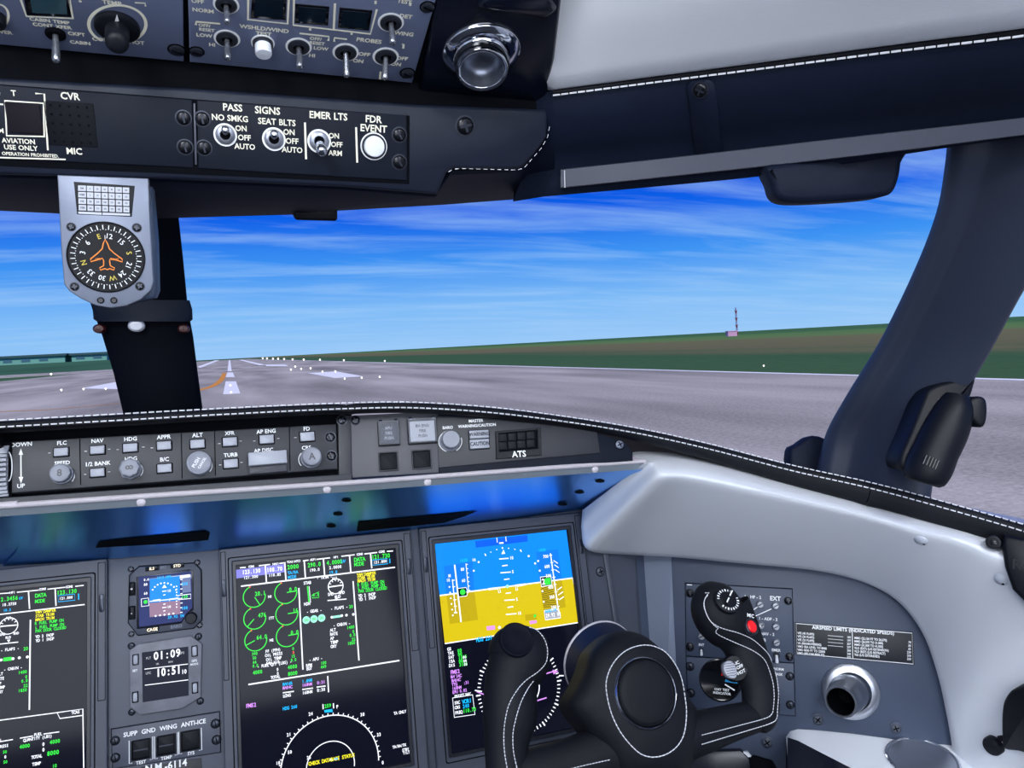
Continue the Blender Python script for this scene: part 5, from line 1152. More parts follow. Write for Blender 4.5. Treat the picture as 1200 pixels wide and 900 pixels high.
mb = MB(); mb.prism(KG.poly([(1170, 862), (1184, 860), (1185, 868), (1172, 868)]), -0.01, 0.004, 0.001); part('catch_arm', mb, M['blackpl'], ky)
mb = MB(); a, b_ = KG.px(1166, 872.5); k = KG.k(1166, 872); mb.lathe([(10.8*k, -0.006), (10.8*k, 0.007), (9.6*k, 0.01), (0, 0.011)], (a, b_, 0), 28); part('round_catch', mb, M['blackpl'], ky)

# ================================================================== OVERHEAD
oc_ = thing('overhead_console', 'dark navy overhead console beam above the windshield', 'console', PE)
PEi = PE.M.inverted()
# front body with the stepped stitched right end
body = [LX(0, 92), (0, 92), (226, 104), (490, 123), (600, 127), (640, 128.5), (643, 135), (641.5, 160), (634, 172), (614, 195), (606, 198), (531, 197.5), (524, 202), (512, 228), (400, 219), (200, 210.5), (0, 205), LX(0, 205)]
mb = MB(); mb.prism(PE.poly(body), -0.06, 0.0, 0.004); part('front_body', mb, mat('navy_strip_body', (22, 29, 45), 0.52, spec=0.3, bump=(1100, 0.18), var=(6, 0.06)), oc_, smooth=50)
# underside that runs forward to the windshield frame
def beam(front, rear, yf, yr, nm, m, drop=0.0):
    A_ = [atY(u, v, yf) for u, v in front]; B_ = [atY(u, v, yr) for u, v in rear]
    mb = MB(); rows = []
    for a, b in zip(A_, B_):
        rows.append([PEi @ (a + Vector((0, 0.03, 0.03))), PEi @ a, PEi @ (a + Vector((0, 0.006, -0.004))), PEi @ (b + Vector((0, -0.006, 0))), PEi @ b, PEi @ (b + Vector((0, 0.004, 0.10)))])
    mb.grid(rows, flip=True); return part(nm, mb, m, oc_, smooth=50)
beam([LX(0, 202), (0, 202), (200, 208), (400, 217), (512, 226), (530, 200), (606, 197), (640, 170)], [LX(0, 247), (0, 247), (185, 256), (345, 251.5), (395, 247), (520, 240), (612, 233), (634, 228)], 0.915, 1.08, 'underside', M['navy'])
mb = MB(); mb.prism([PEi @ Vector((0, 0, 0)) and q for q in [(0, 0), (0.001, 0), (0.001, 0.001)]], 0, 0.0001) if 0 else None
p_ = [atY(344, 248, 1.075), atY(394, 244, 1.075)]
mb = MB(); 
for q in range(2): pass
a0, a1 = PEi @ p_[0], PEi @ p_[1]
mb.prism(rrect(min(a0.x, a1.x), max(a0.x, a1.x), a0.y-0.010, a0.y+0.012, 0.004), a0.z-0.02, a0.z+0.012, 0.003); part('visor_catch', mb, M['blackpl'], oc_)
# stitched corner seam
pts = [Vector((*PE.px(u, v, -0.003), -0.003+0.0012)) for u, v in ((525, 201.5), (530, 198.4), (540, 197.4), (606, 199.2), (614, 196.5), (634, 173.5), (641.5, 160), (643.5, 148))]
mb = MB(); dashes(mb, pts, 0.0050, 0.0042, 0.0004); part('stitching', mb, M['thread'], oc_, 'stuff')
screw(oc_, PE, 545, 147.5, 9.5, SCREWXB)
# seat for the switch panels: dark recess band above
mb = MB(); mb.prism(PE.poly([LX(490, 84), (490, 84), (655, 90), (655, 132), (490, 136), LX(490, 136)], -0.012), -0.05, -0.012); part('recess_band', mb, M['gap'], oc_)

cvr = thing('voice_recorder_panel', 'dark recorder panel lettered CVR with a perforated microphone grille', 'control panel', PE)
mb = MB(); mb.prism(PE.poly([LX(225, 117, -500), (225, 117), (227, 196.5), LX(227, 196.5, -500)]), 0, 0.0022, 0.0008); part('face_plate', mb, M['strip'], cvr)
mb = MB(); mb.prism(inset(ccw(PE.poly([LX(478.5, 137, -503), (478.5, 137), (478, 214), LX(478, 214, -503)])), -0.0015), 0, 0.0008); part('shadow_gap', mb, M['gap'], cvr)
PEc = 0.0022
a, b_ = PE.px(57, 170, PEc); a1, b1 = PE.px(109.5, 121.5, PEc)
mb = MB(); mb.prism(rrect(a, a1, b_, b1, 0.001), PEc, PEc+0.0006, 0.0003); gr = part('microphone_grille', mb, mat('grille_black', (9, 12, 20), 0.7, spec=0.15), cvr)
hm = mesh_with(MB().lathe([(1, 0), (1, 0.2), (0.7, 0.25), (0.5, -0.3), (0, -0.3)], seg=10), M['gap'], name='grille_hole')
for i in range(5):
    for j in range(5):
        o = part('grille_hole', hm, None, gr); move(o, a+(a1-a)*(0.14+0.18*i), b_+(b1-b_)*(0.1+0.2*j), PEc+0.0006, 0, 0.0011)
a, b_ = PE.px(10.5, 155, PEc); a1, b1 = PE.px(46.5, 122, PEc)
mb = MB(); mb.prism(rrect(a, a1, b_, b1, 0.001), PEc-0.001, PEc+0.002, 0.0005); part('square_key', mb, mat('key_brown', (26, 23, 30), 0.7, spec=0.1), cvr)
def cvr_marks(mb):
    P = lambda u, v: PE.px(u, v, PEc); k = PE.k(60, 150); z = PEc+0.0006
    mb.pline([P(6, 118), P(51, 121), P(52, 160), P(8, 159)], 2.3*k, z, closed=True)
    mb.pline([P(41.5, 109.5), P(52, 110), P(56.2, 176)], 2.0*k, z); mb.line(P(0, 184.6), P(77, 186.8), 1.8*k, z); mb.line(P(0, 122), P(4, 122.4), 2*k, z)
lettering(cvr, PE, [('CVR', 82, 112.5, 8.6), ('MIC', 87, 177, 8.0), ('AVIATION', 22, 165.2, 6.2), ('USE ONLY', 24.5, 173, 6.2), ('OPERATION PROHIBITED.', 36, 181.2, 4.2), ('T', 16, 109, 7), ('4', -2, 108, 7), ('M', 1.5, 153, 6)], m=M['cream'], z=0.0006, c=PEc, extra=cvr_marks)
for u, v in ((215, 138.3), (217, 172.4)): screw(cvr, PE, u, v, 8.3, SCREWB, c=PEc, rz=0.2)
sg = thing('passenger_signs_panel', 'dark panel with no smoking, seat belt and emergency light toggle switches', 'switch panel', PE)
mb = MB(); mb.prism(PE.poly([(231, 117.6), (476, 135), (476.5, 211.5), (232.5, 197)]), 0, 0.0022, 0.0008); part('face_plate', mb, M['strip'], sg)
mb = MB(); mb.prism(PE.poly([(226.5, 121), (229, 121), (231, 193), (228.5, 193)], 0.002), 0, 0.0035, 0.0005); part('divider_bar', mb, M['rail'], sg)
for u, v, tu, tv, c1, rl in ((264, 158, 264, 150.5, 0.02, 4.6), (321, 163, 321.5, 155.5, 0.02, 4.6), (374, 165.5, 377.5, 179, 0.034, 6.5)):
    sw_ = lever(sg, PE, u, v, tu, tv, c1, M['chrome'], 11.5, rl, PEc, ring_m=mat('switch_nut', (150, 154, 166), 0.3, metal=0.7), r0=0.5)
a, b_ = PE.px(438, 171.5, PEc); k = PE.k(438, 171)
mb = MB(); mb.lathe([(15.6*k, 0), (15.6*k, 0.0008), (14.2*k, 0.0009)], (a, b_, PEc), 36, cap=False); mb.lathe([(14.2*k, 0.0), (14*k, 0.0035), (13*k, 0.0045), (12.2*k, 0.003)], (a, b_, PEc), 36, mi=1, cap=False); bt = part('event_button', mb, [M['print'], M['screw']], sg)
mb = MB(); mb.lathe([(12*k, 0.001), (12*k, 0.0055), (11*k, 0.0068), (7*k, 0.0073), (0, 0.0075)], (a, b_, PEc), 36); part('button_cap', mb, M['knobw'], bt)
def sg_marks(mb):
    P = lambda u, v: PE.px(u, v, PEc); k = PE.k(350, 160)
    mb.line(P(357.3, 143.5), P(358.6, 186.5), 2.4*k, PEc+0.0006); mb.line(P(417.2, 149), P(418.5, 190.5), 2.4*k, PEc+0.0006)
lettering(sg, PE, [('PASS', 272.5, 125.8, 8.2), ('SIGNS', 313.5, 129.3, 8.2), ('NO SMKG', 269.5, 138.2, 7), ('SEAT BLTS', 324.5, 142.8, 7), ('ON', 282.5, 150.3, 6.4), ('OFF', 286.3, 161.2, 6.4), ('AUTO', 287, 171.6, 6.4), ('ON', 338.7, 154.7, 6.4), ('OFF', 342.2, 165.2, 6.4), ('AUTO', 342.5, 175.4, 6.4),
    ('EMER LTS', 384.8, 135.5, 7.8), ('ON', 391.3, 159, 5.8), ('OFF', 394.5, 169.2, 5.8), ('ARM', 393, 179.3, 5.8), ('FDR', 437.5, 139.5, 7.8), ('EVENT', 437.7, 150.3, 7.8)], m=M['cream'], z=0.0006, c=PEc, extra=sg_marks)
for u, v in ((237, 139.4), (239, 173.3)): screw(sg, PE, u, v, 8.3, SCREWB, c=PEc, rz=0.2)
for u, v in ((468, 158), (468, 190)): screw(sg, PE, u, v, 7.4, SCREWB, c=PEc, rz=0.5)

# ------------------------------------------------------------------ overhead switch panels (slanted, seen from below)
kD = PD.k(350, 60)
o1 = thing('temperature_control_panel', 'slate overhead panel with a black cabin temperature knob', 'control panel', PD)
mb = MB(); mb.prism(PD.poly([LX(215.5, 72.5, -700), (215.5, 72.5), (214, -60), LX(214, -60, -700)]), -0.01, 0.0, 0.001); part('face_plate', mb, M['ohead'], o1)
o2 = thing('anti_ice_overhead_panel', 'slate overhead panel with rows of windshield heater and probe toggle switches', 'switch panel', PD)
mb = MB(); mb.prism(PD.poly([(222.5, 73), (483, 97.5), (511, 0), (520, -60), (219, -60)]), -0.01, 0.0, 0.001); part('face_plate', mb, M['ohead'], o2)
ob = MB(); ob.prism(PD.poly([LX(486, 108, -1200), (486, 108), (530, -60), LX(530, -60, -1200)], -0.006), -0.03, -0.006); part('mounting_tray', ob, M['gap'], o2)
lev_m = mat('lever_metal', (150, 154, 164), 0.25, metal=0.85)
for u, v, tu, tv in ((265, 5, 266.5, 27), (266, 45, 267, 70), (350, 54.5, 351.5, 80), (405, 61, 406.5, 91), (452, 66, 451, 94), (458, 26, 460.5, 52)):
    lever(o2, PD, u, v, tu, tv, 0.026, lev_m, 13, 4.3, 0.0)
lever(o1, PD, 65, 39, 66, 73, 0.03, lev_m, 12, 5.2, 0.0, white_ring=False, ring_m=M['gap'])
a, b_ = PD.px(308, 50); k = kD
mb = MB(); mb.lathe([(13.5*k, 0), (13.5*k, 0.001), (12*k, 0.001)], (a, b_, 0), 32, cap=False); mb.lathe([(12*k, 0), (11.5*k, 0.004), (9.5*k, 0.004)], (a, b_, 0), 32, mi=1, cap=False); bt = part('test_button', mb, [M['print'], M['screw']], o2)
mb = MB(); mb.lathe([(9.6*k, 0), (9.6*k, 0.013), (8.8*k, 0.0145), (0, 0.015)], (a, b_, 0), 28); part('button_cap', mb, M['knobw'], bt)
# annunciator windows
for pq in ([(296, -12), (336, -10), (335, 23), (293.5, 20.5)], [(346, 4), (386, 7.5), (384.5, 29.5), (345.5, 26.5)], [(398, 8.5), (436.5, 12), (432.5, 35.5), (396, 32)]):
    mb = MB(); mb.prism(PD.poly(pq), -0.002, 0.0006, 0.0002); wn = part('annunciator_window', mb, M['glassblk'], o2)
    q = inset(ccw(PD.poly(pq)), 0.003); mb = MB(); mb.prism(q, 0.0004, 0.0010); part('lens', mb, mat('annunciator_lens', (16, 30, 42), 0.1), wn)
mb = MB(); mb.prism(PD.poly([(25, -20), (80, -18), (84, 19.5), (31.5, 17.5)]), -0.002, 0.0006, 0.0002); wn = part('annunciator_window', mb, M['glassblk'], o1)
mb = MB(); mb.prism(PD.poly([(33, -16), (76, -14), (79, 16), (38, 14)]), 0.0004, 0.0010); part('lens', mb, mat('annunciator_lens_teal', (52, 82, 92), 0.1), wn)
# temperature knob: round skirt and a thick bar grip
a, b_ = PD.px(137.5, 30); mb = MB(); mb.lathe([(23*kD, 0), (23*kD, 0.004), (20.5*kD, 0.006), (0, 0.007)], (a, b_, 0), 40); kn = part('temperature_knob', mb, M['blackpl'], o1)
gtip = Vector((*PD.px(137, 51, 0.044), 0.044)); g0 = Vector((a, b_, 0.006))
mb = MB(); mb.tube([g0, g0.lerp(gtip, 0.5), g0.lerp(gtip, 0.9), g0.lerp(gtip, 0.98), gtip], [(12.5*kD, 12.5*kD), (12*kD, 12*kD), (11.8*kD, 11.8*kD), (10*kD, 10*kD), (5.5*kD, 5.5*kD)], 24); part('grip', mb, M['blackpl'], kn, smooth=60)
mb = MB(); mb.quad([PD.px(137, 15.5, 0.0075), PD.px(134.5, 24, 0.0075), PD.px(139.5, 24, 0.0075)], 0.0085); part('pointer', mb, M['print'], kn, smooth=0)
a2, b2 = PD.px(2, 20); mb = MB(); mb.lathe([(9*kD, 0), (9*kD, 0.008), (8*kD, 0.010), (0, 0.0105)], (a2-0.004, b2, 0), 28); part('round_knob', mb, M['blackpl'], o1)
def o1_marks(mb):
    P = lambda u, v: PD.px(u, v); k = kD
    mb.pline([P(137.5+33.5*math.cos(math.radians(t)), 28+22.5*math.sin(math.radians(t))) for t in list(range(122, 418, 8))], 3.4*k, 0.0006)
    mb.pline([P(22, -8), P(31, 18.5), P(85.5, 21), P(80, -8)], 2.6*k, 0.0006)
    mb.pline([P(-2+12*math.cos(math.radians(t)), 18+13.5*math.sin(math.radians(t))) for t in range(-80, 81, 10)], 2.4*k, 0.0006)
    mb.pline([P(158, 2.5), P(170, 3.2), P(170.5, 7)], 2*k, 0.0006); mb.quad(circ(*P(94, 1), 1.6*k, 10), 0.0006)
lettering(o1, PD, font=G_XB, items=[('CABIN TEMP', 58, 24, 6.0), ('CONT XFER', 61, 30, 6.0), ('CKPT', 89.5, 39.4, 6.0), ('CABIN', 94, 49.6, 6.0), ('TEMP', 131, 2.8, 7), ('COLD', 120, 46, 6.4), ('HOT', 160, 49.3, 6.4), ('OVER', 3, 37, 6.4)], m=M['cream'], extra=o1_marks)
def o2_marks(mb):
    P = lambda u, v: PD.px(u, v); k = kD
    for pts in ([(258, 27), (230, 24.5), (229.5, 28.5)], [(291, -8), (290.5, 22), (337, 27), (338.5, -6)], [(344.5, -4), (343.5, 28.5), (434, 39), (441.5, 10)], [(392.5, 3), (391, 33.5)], [(351, 38.2), (385.5, 42), (384.5, 47)], [(391.5, 48), (392, 43.5), (406.5, 45.2)], [(471, 51), (473, 51.4), (472.3, 56)], [(445, 92), (446, 83)], [(440, 0), (440, 4)], [(481, 2), (480.5, 6)], [(363.5, 32), (363.2, 35)], [(412, 37.5), (411.8, 40)]):
        mb.pline([P(*q) for q in pts], 2.7*k, 0.0009)
lettering(o2, PD, font=G_XB, items=[('OFF', 231.5, 1, 6.4), ('NORM', 238, 11.8, 6.4), ('OFF/', 239.5, 29.4, 5.2), ('RESET', 242.3, 34.6, 5.2), ('LOW', 239.3, 41, 6), ('HI', 248.6, 52, 6), ('WSHLD/WIND', 310, 33.2, 6.6), ('TEST', 309, 39.2, 6.4), ('OFF/', 370, 45, 5.2), ('RESET', 371.5, 50.2, 5.2), ('LOW', 376, 56.4, 5.6), ('HI', 365.6, 64.6, 6), ('PROBES', 432.5, 47.2, 6.6), ('OFF', 427, 63.2, 6), ('ON', 419.8, 71, 6), ('OFF', 471.2, 68, 6), ('ON', 464, 74.8, 6), ('DET', 475.6, 18.7, 6.2), ('WING', 473.5, 39, 6.2), ('TEST', 474, 1.5, 6)], m=M['cream'], extra=o2_marks)
for u, v in ((207, 58.3),): screw(o1, PD, u, v, 9, SCREW, rz=1.2)
for u, v in ((230.5, 60.3), (477.5, 85.5), (501, 8)): screw(o2, PD, u, v, 7.8, SCREW, rz=1.2)
# ------------------------------------------------------------------ glossy vent block and overhead vent
vb = thing('vent_block', 'glossy navy block beside the overhead switch panel', 'panel', PD)
mb = MB(); mb.prism(PD.poly([(489, 112), (500, 62), (522, -60), (664, -60), (656, 20), (650, 70), (641, 112), (630, 121)]), -0.02, 0.001, 0.004); part('block_face', mb, M['navy_gloss'], vb, smooth=50)
mb = MB(); mb.prism(PD.poly([(560, 6), (575, -8), (640, -10), (652, 8), (640, 18), (600, 12)], 0.004), 0.0, 0.010, 0.005); part('raised_pad', mb, M['navy_gloss'], vb, smooth=50)
vent(PD, 'chrome eyeball air vent on the glossy overhead block', 564, 60, 46, 565, 83, 0.031, 30, M['chrome'], mat('bore_grey', (120, 125, 138), 0.35, metal=0.9), c0=0.001, band=True)

# ================================================================== CEILING, HEADER TRIM, PILLARS
ceil_low = [(648, 106, 0.985), (740, 94, 0.965), (900, 73, 0.93), (1050, 53, 0.90), (1200, 34, 0.87), (1330, 15, 0.85), (1500, -12, 0.83)]
lowL = smooth_open([at(u, v, d) for u, v, d in ceil_low], 5)
upL = smooth_open([at(u, v, d) for u, v, d in ((659, 8, 0.90), (745, -10, 0.86), (900, -40, 0.82), (1050, -70, 0.79), (1200, -95, 0.77), (1330, -120, 0.76), (1500, -150, 0.75))], 5)
mb = MB(); rows = []
for a, b in zip(lowL, upL):
    r_ = [a + Vector((0, 0.02, 0.006)), a]
    for s_ in (0.04, 0.12, 0.3, 0.6, 1.0): r_.append(a.lerp(b, s_) + Vector((0, 0, -0.008*math.sin(math.pi*min(1, s_*2.5)))))
    e = b - a; rr = b + Vector((0, -0.35, 0.16)); r_ += [b.lerp(rr, 0.4), rr, Vector((rr.x, -1.28, 1.93))]
    rows.append(r_)
mb.grid(rows, flip=False)
# edge against the vent block and the flat rear part of the roof
e0 = rows[0]; mb.grid([[p for p in e0], [p + Vector((-0.012, 0.0, 0.006)) for p in e0], [p + Vector((-0.02, 0.01, 0.05)) for p in e0]], flip=False)
mb.prism([(-1.22, -1.3), (1.17, -1.3), (1.17, 0.15), (-1.22, 0.15)], 1.95, 1.98)
mb.add([(-1.22, 0.15, 1.95), (1.17, 0.15, 1.95), (1.17, 1.15, 1.92), (-1.22, 1.15, 1.92)], [(0, 3, 2, 1)])
struct('ceiling', mb, M['white'], 'white leather headliner above the right window', smooth=50)

hd = thing('header_trim', 'navy leather header trim over the right windshield with a grey rail', 'trim', loc=at(900, 150, 0.98)); hdi = Matrix.Translation(-hd.location)
railT = smooth_open([at(u, v, d) for u, v, d in ((650, 198.5, 1.055), (800, 183, 1.03), (1000, 160, 0.99), (1200, 137.5, 0.95), (1330, 122, 0.93), (1500, 100, 0.90))], 5)
lowH = smooth_open([at(u, v, d) for u, v, d in ((637, 230.5, 1.065), (760, 219.5, 1.05), (900, 205.5, 1.02), (1062, 180.5, 0.99), (1200, 161, 0.96), (1500, 130, 0.91))], 6)
n_ = 40; sT, rT, lH = resample(lowL, n_), resample(railT, n_), resample(lowH, n_)
mb = MB(); rows = []
for i in range(n_):
    a, b, c = sT[i], rT[i], lH[i]; out_ = (CAM - b).normalized()
    r_ = [a + Vector((0, 0.02, 0.002))] + [a.lerp(b, q) + out_*0.02*math.sin(math.pi*q) for q in (0, 0.08, 0.25, 0.5, 0.75, 1)]
    r_ += [b.lerp(c, q) + out_*0.004*math.sin(math.pi*q) for q in (0.5, 0.85)] + [c, c + (c-CAM).normalized()*0.012 + Vector((0, 0, 0.002)), c + (c-CAM).normalized()*0.10 + Vector((0, 0, 0.03))]
    rows.append([hdi @ p for p in r_])
mb.grid(rows, flip=True)
l0 = rows[0]; mb.grid([[Vector(p) + Vector((-0.03, 0.04, 0.0)) for p in l0], l0], flip=True)
SKIN = mb; part('leather_skin', mb, M['navy'], hd, smooth=60)
# seam cord and stitches
mb = MB(); mb.tube([hdi @ (p + Vector((0, -0.002, -0.003))) for p in sT], 0.0032, 8); part('seam_cord', mb, M['blackleather'], hd, smooth=60)
mb = MB(); dashes(mb, [hdi @ (p + (CAM-p).normalized()*0.0045 + Vector((0, 0, -0.006))) for p in sT], 0.0085, 0.0018, 0.0011); part('stitching', mb, M['thread'], hd, 'stuff')
# rail: flat strip
rb0 = smooth_open([at(u, v, d) for u, v, d in ((657, 198.5, 1.046), (800, 183, 1.02), (1000, 160, 0.98), (1200, 137.5, 0.94), (1500, 100, 0.89))], 6)
rb1 = smooth_open([at(u, v, d) for u, v, d in ((657, 220.5, 1.046), (800, 205.5, 1.02), (1000, 183.5, 0.98), (1200, 158.5, 0.94), (1500, 120, 0.89))], 6)
mb = MB(); rows = []
for a, b in zip(rb0, rb1):
    o = (CAM-a).normalized()*0.003; rows.append([hdi @ p for p in (a-o*2, a, a+o*0.5+(b-a)*0.04, b+o*0.5+(a-b)*0.04, b, b-o*2)])
mb.grid(rows, flip=True); mb.f.append(tuple(range(5, -1, -1))); mb.m.append(0); rl_ = part('rail', mb, M['rail'], hd)
mb = MB(); mb.tube([hdi @ (at(661.5, 199.5, 1.043)), hdi @ (at(662, 220, 1.043))], 0.0006, 6); part('rail_end_line', mb, M['thread'], rl_)
# screwed strap
sf = tilt_frame(at(825, 130, 0.985), 22, -16)
hd_bvh = BVHTree.FromPolygons([hd.location + Vector(v) for v in SKIN.v], SKIN.f)
stp = thing('header_strap', 'short navy strap with one screw on the header trim', 'strap', sf)
def on_skin(u, v):
    h_, n_2, _, _ = hd_bvh.ray_cast(CAM, ray(u, v)); n_2 = n_2 if n_2.dot(CAM-h_) > 0 else -n_2
    return h_, n_2
sfi = sf.M.inverted(); rows = []
for f_ in (0, 0.03, 0.08, 0.2, 0.4, 0.6, 0.8, 1.0):
    row = []; nrw = {0: 0.22, 0.03: 0.1, 0.08: 0.0}.get(f_, 0.0)
    for q, lift in ((0.0, -0.003), (0.0, 0.0025), (0.06, 0.0042), (0.5, 0.0046), (0.94, 0.0042), (1.0, 0.0025), (1.0, -0.003)):
        q2 = nrw + q*(1-2*nrw); u0, v0, u1, v1 = 804 + 11*f_, 94 + 88*f_, 838 + 9*f_, 91 + 86*f_
        p, n_2 = on_skin(u0+(u1-u0)*q2, v0+(v1-v0)*q2); row.append(sfi @ (p + n_2*lift))
    rows.append(row)
rows.insert(0, [Vector(p) - sf.M.to_3x3().inverted() @ on_skin(821, 94)[1]*0.006 for p in rows[0]])
mb = MB(); mb.grid(rows, flip=True); part('strap', mb, M['navy'], stp, smooth=50)
p, n_2 = on_skin(821.5, 104.5); sc_ = part('screw', SCREWXB, None, stp); sc_.matrix_local = sfi @ align(p + n_2*0.0046, p + n_2) @ Matrix.Scale(0.0078, 4)
# sun visor box hanging under the header
vf = tilt_frame(at(978, 205, 1.0), 30, -6)
mb = MB(); mb.prism(smooth_closed(vf.poly([(897, 200), (903, 214), (908, 229), (920, 236), (945, 237), (1000, 234), (1035, 230), (1048, 224), (1055, 208), (1058, 190), (1060, 172), (980, 182), (905, 192)]), 4), -0.05, 0.0, 0.008)
solo('sun_visor_housing', mb, M['navy'], 'rounded navy visor housing hanging below the header trim', 'visor', vf.M, smooth=60)
# ------------------------------------------------------------------ right windshield pillar
pil = thing('windshield_pillar', 'broad navy padded pillar between windshield and side window', 'pillar', loc=at(1000, 520, 1.15)); pli = Matrix.Translation(-pil.location)
lft = [(1110, 150, 1.04), (1106, 195, 1.05), (1096, 250, 1.08), (1070, 318, 1.12), (1030, 400, 1.18), (992, 462, 1.23), (968, 506, 1.27), (958, 545, 1.28), (950, 590, 1.285)]
rgt = [(1330, 120, 0.99), (1300, 190, 0.99), (1252, 262, 1.02), (1204, 335, 1.06), (1166, 404, 1.11), (1133, 462, 1.15), (1108, 508, 1.19), (1096, 556, 1.21), (1088, 610, 1.22)]
Lp, Rp = smooth_open([at(*q) for q in lft], 5), smooth_open([at(*q) for q in rgt], 5)
mb = MB(); rows = []
for a, b in zip(Lp, Rp):
    mid = a.lerp(b, 0.5); o = (CAM-mid).normalized(); bk = -o
    sec = [a + bk*0.07 + (b-a)*0.06, a + bk*0.03 + (b-a)*0.004, a + bk*0.012, a + o*0.002 + (b-a)*0.012, a.lerp(b, 0.05) + o*0.010, a.lerp(b, 0.11) + o*0.014, a.lerp(b, 0.17) + o*0.012, a.lerp(b, 0.24) + o*0.000, a.lerp(b, 0.31) - o*0.003, a.lerp(b, 0.42) + o*0.007, a.lerp(b, 0.6) + o*0.015, a.lerp(b, 0.78) + o*0.017, a.lerp(b, 0.90) + o*0.011, a.lerp(b, 0.975) + o*0.002, b + bk*0.012, b + bk*0.04 - (b-a)*0.03, b + bk*0.08 - (b-a)*0.1]
    rows.append([pli @ p for p in sec])
mb.grid(rows, flip=True); part('padded_cover', mb, M['navy_shell'], pil, smooth=70)
pf = tilt_frame(at(980, 535, 1.30), 22, 10)
mb = MB(); mb.prism(smooth_closed(pf.poly([(934, 527), (944, 519), (962, 509), (985, 520), (1000, 560), (1000, 600), (960, 590), (936, 560)]), 3), -0.06, -0.03, 0.006); part('foot_boot', mb, M['navy'], pil, smooth=60).matrix_local = pli @ pf.M
# ------------------------------------------------------------------ map light clipped to the pillar foot
mlf = tilt_frame(at(1100, 510, 1.135), 30, 5)
ml = thing('map_light', 'black swivel map light clipped to the foot of the pillar', 'lamp', mlf)
ax = [(1122, 462), (1118, 480), (1110, 500), (1099, 523), (1090, 543), (1083, 560), (1081, 566)]
pts = [Vector((*mlf.px(u, v, 0.012), 0.012)) for u, v in ax]; k = mlf.k(1100, 510)
mb = MB(); mb.tube(smooth_open(pts, 4), [r*k for r in [float(x) for x in [13, 16, 18.5, 20.5, 22, 23, 24, 24.8, 25.5, 26, 26.3, 26.4, 26.4, 26.2, 26.6, 27, 27.3, 27.2, 26.6, 25.6, 24.6, 23.4, 22.4, 21, 19]]], 28, cap=True); part('lamp_body', mb, M['blackpl'], ml, smooth=50)
mb = MB(); mb.prism(smooth_closed(mlf.poly([(1088, 455), (1110, 447), (1139, 443), (1140, 452), (1133, 470), (1118, 480), (1096, 500), (1076, 530), (1060, 552), (1052, 540), (1066, 505), (1080, 470)]), 3), -0.05, 0.006, 0.005); part('mounting_shell', mb, M['blackpl'], ml, smooth=60)
mb = MB(); mb.prism(smooth_closed(mlf.poly([(1126, 472), (1134, 465), (1145, 467), (1148, 478), (1146, 496), (1138, 500), (1126, 486)]), 3), -0.01, 0.024, 0.004); part('dimmer_tab', mb, M['blackpl'], ml, smooth=60)
rib = MB(); d_ = (pts[5]-pts[3]).normalized()
for i in range(9):
    base = Vector((*mlf.px(1082+i*3.4, 538+i*1.5, 0.033), 0.012+26.8*k*math.sqrt(max(0.05, 1-((i*3.4-10)/27)**2)))); rib.tube([base - d_*0.006, base + d_*0.006], 0.0011, 6)
part('grip_ribs', rib, M['blackgl'], ml, 'stuff')
for u, v in ((1101, 468.5), (1090.5, 486)): screw(ml, mlf, u, v, 2.0, SCREWA, c=0.006)
# ------------------------------------------------------------------ centre post
cp = thing('centre_post', 'dark centre windshield post behind the standby compass', 'pillar', loc=atY(185, 430, 1.28)); cpi = Matrix.Translation(-cp.location)
def post(rowsL, rowsR, Y, nm, m, bulge, dep=0.05):
    rows = []
    for (ul, vl), (ur, vr) in zip(rowsL, rowsR):
        a, b = atY(ul, vl, Y), atY(ur, vr, Y); f = Vector((0, -1, 0))
        rows.append([cpi @ p for p in (a - f*dep + (b-a)*0.05, a - f*0.01, a, a.lerp(b, 0.06) + f*bulge, a.lerp(b, 0.5) + f*bulge*1.6, a.lerp(b, 0.94) + f*bulge, b, b - f*0.01, b - f*dep - (b-a)*0.05)])
    mb = MB(); mb.grid(rows, flip=True); return part(nm, mb, m, cp, smooth=50)
post([(68, 200), (90, 300), (108, 362), (120, 394), (133, 437), (148, 500)], [(203, 200), (214, 300), (220, 362), (226, 394), (231.5, 437), (240, 500)], 1.28, 'post_cover', mat('post_black', (5, 8, 18), 0.7, spec=0.06), 0.006)
post([(107, 352), (108.5, 362), (109.5, 374), (114, 377)], [(222, 352), (225, 362), (225.5, 374), (222, 377)], 1.255, 'collar', mat('collar_navy', (16, 26, 44), 0.55, spec=0.2), 0.006, 0.03)
for u, v, m_, sx, nm in ((160.5, 382, M['knobw'], 8, 'release_button'), (117.5, 385.5, M['redcap'], 6, 'end_cap'), (215.5, 385.5, M['redcap'], 6, 'end_cap')):
    mb = MB(); k = 1.26/FPX; mb.lathe([(sx*k, 0), (sx*k, 0.01), (sx*0.7*k, 0.014), (0, 0.015)], seg=20, xf=cpi @ (Matrix.Translation(atY(u, v, 1.262)) @ Matrix.Rotation(math.pi/2, 4, 'X') @ Matrix.Scale(0.8, 4, (0, 1, 0)))); part(nm, mb, m_, cp)

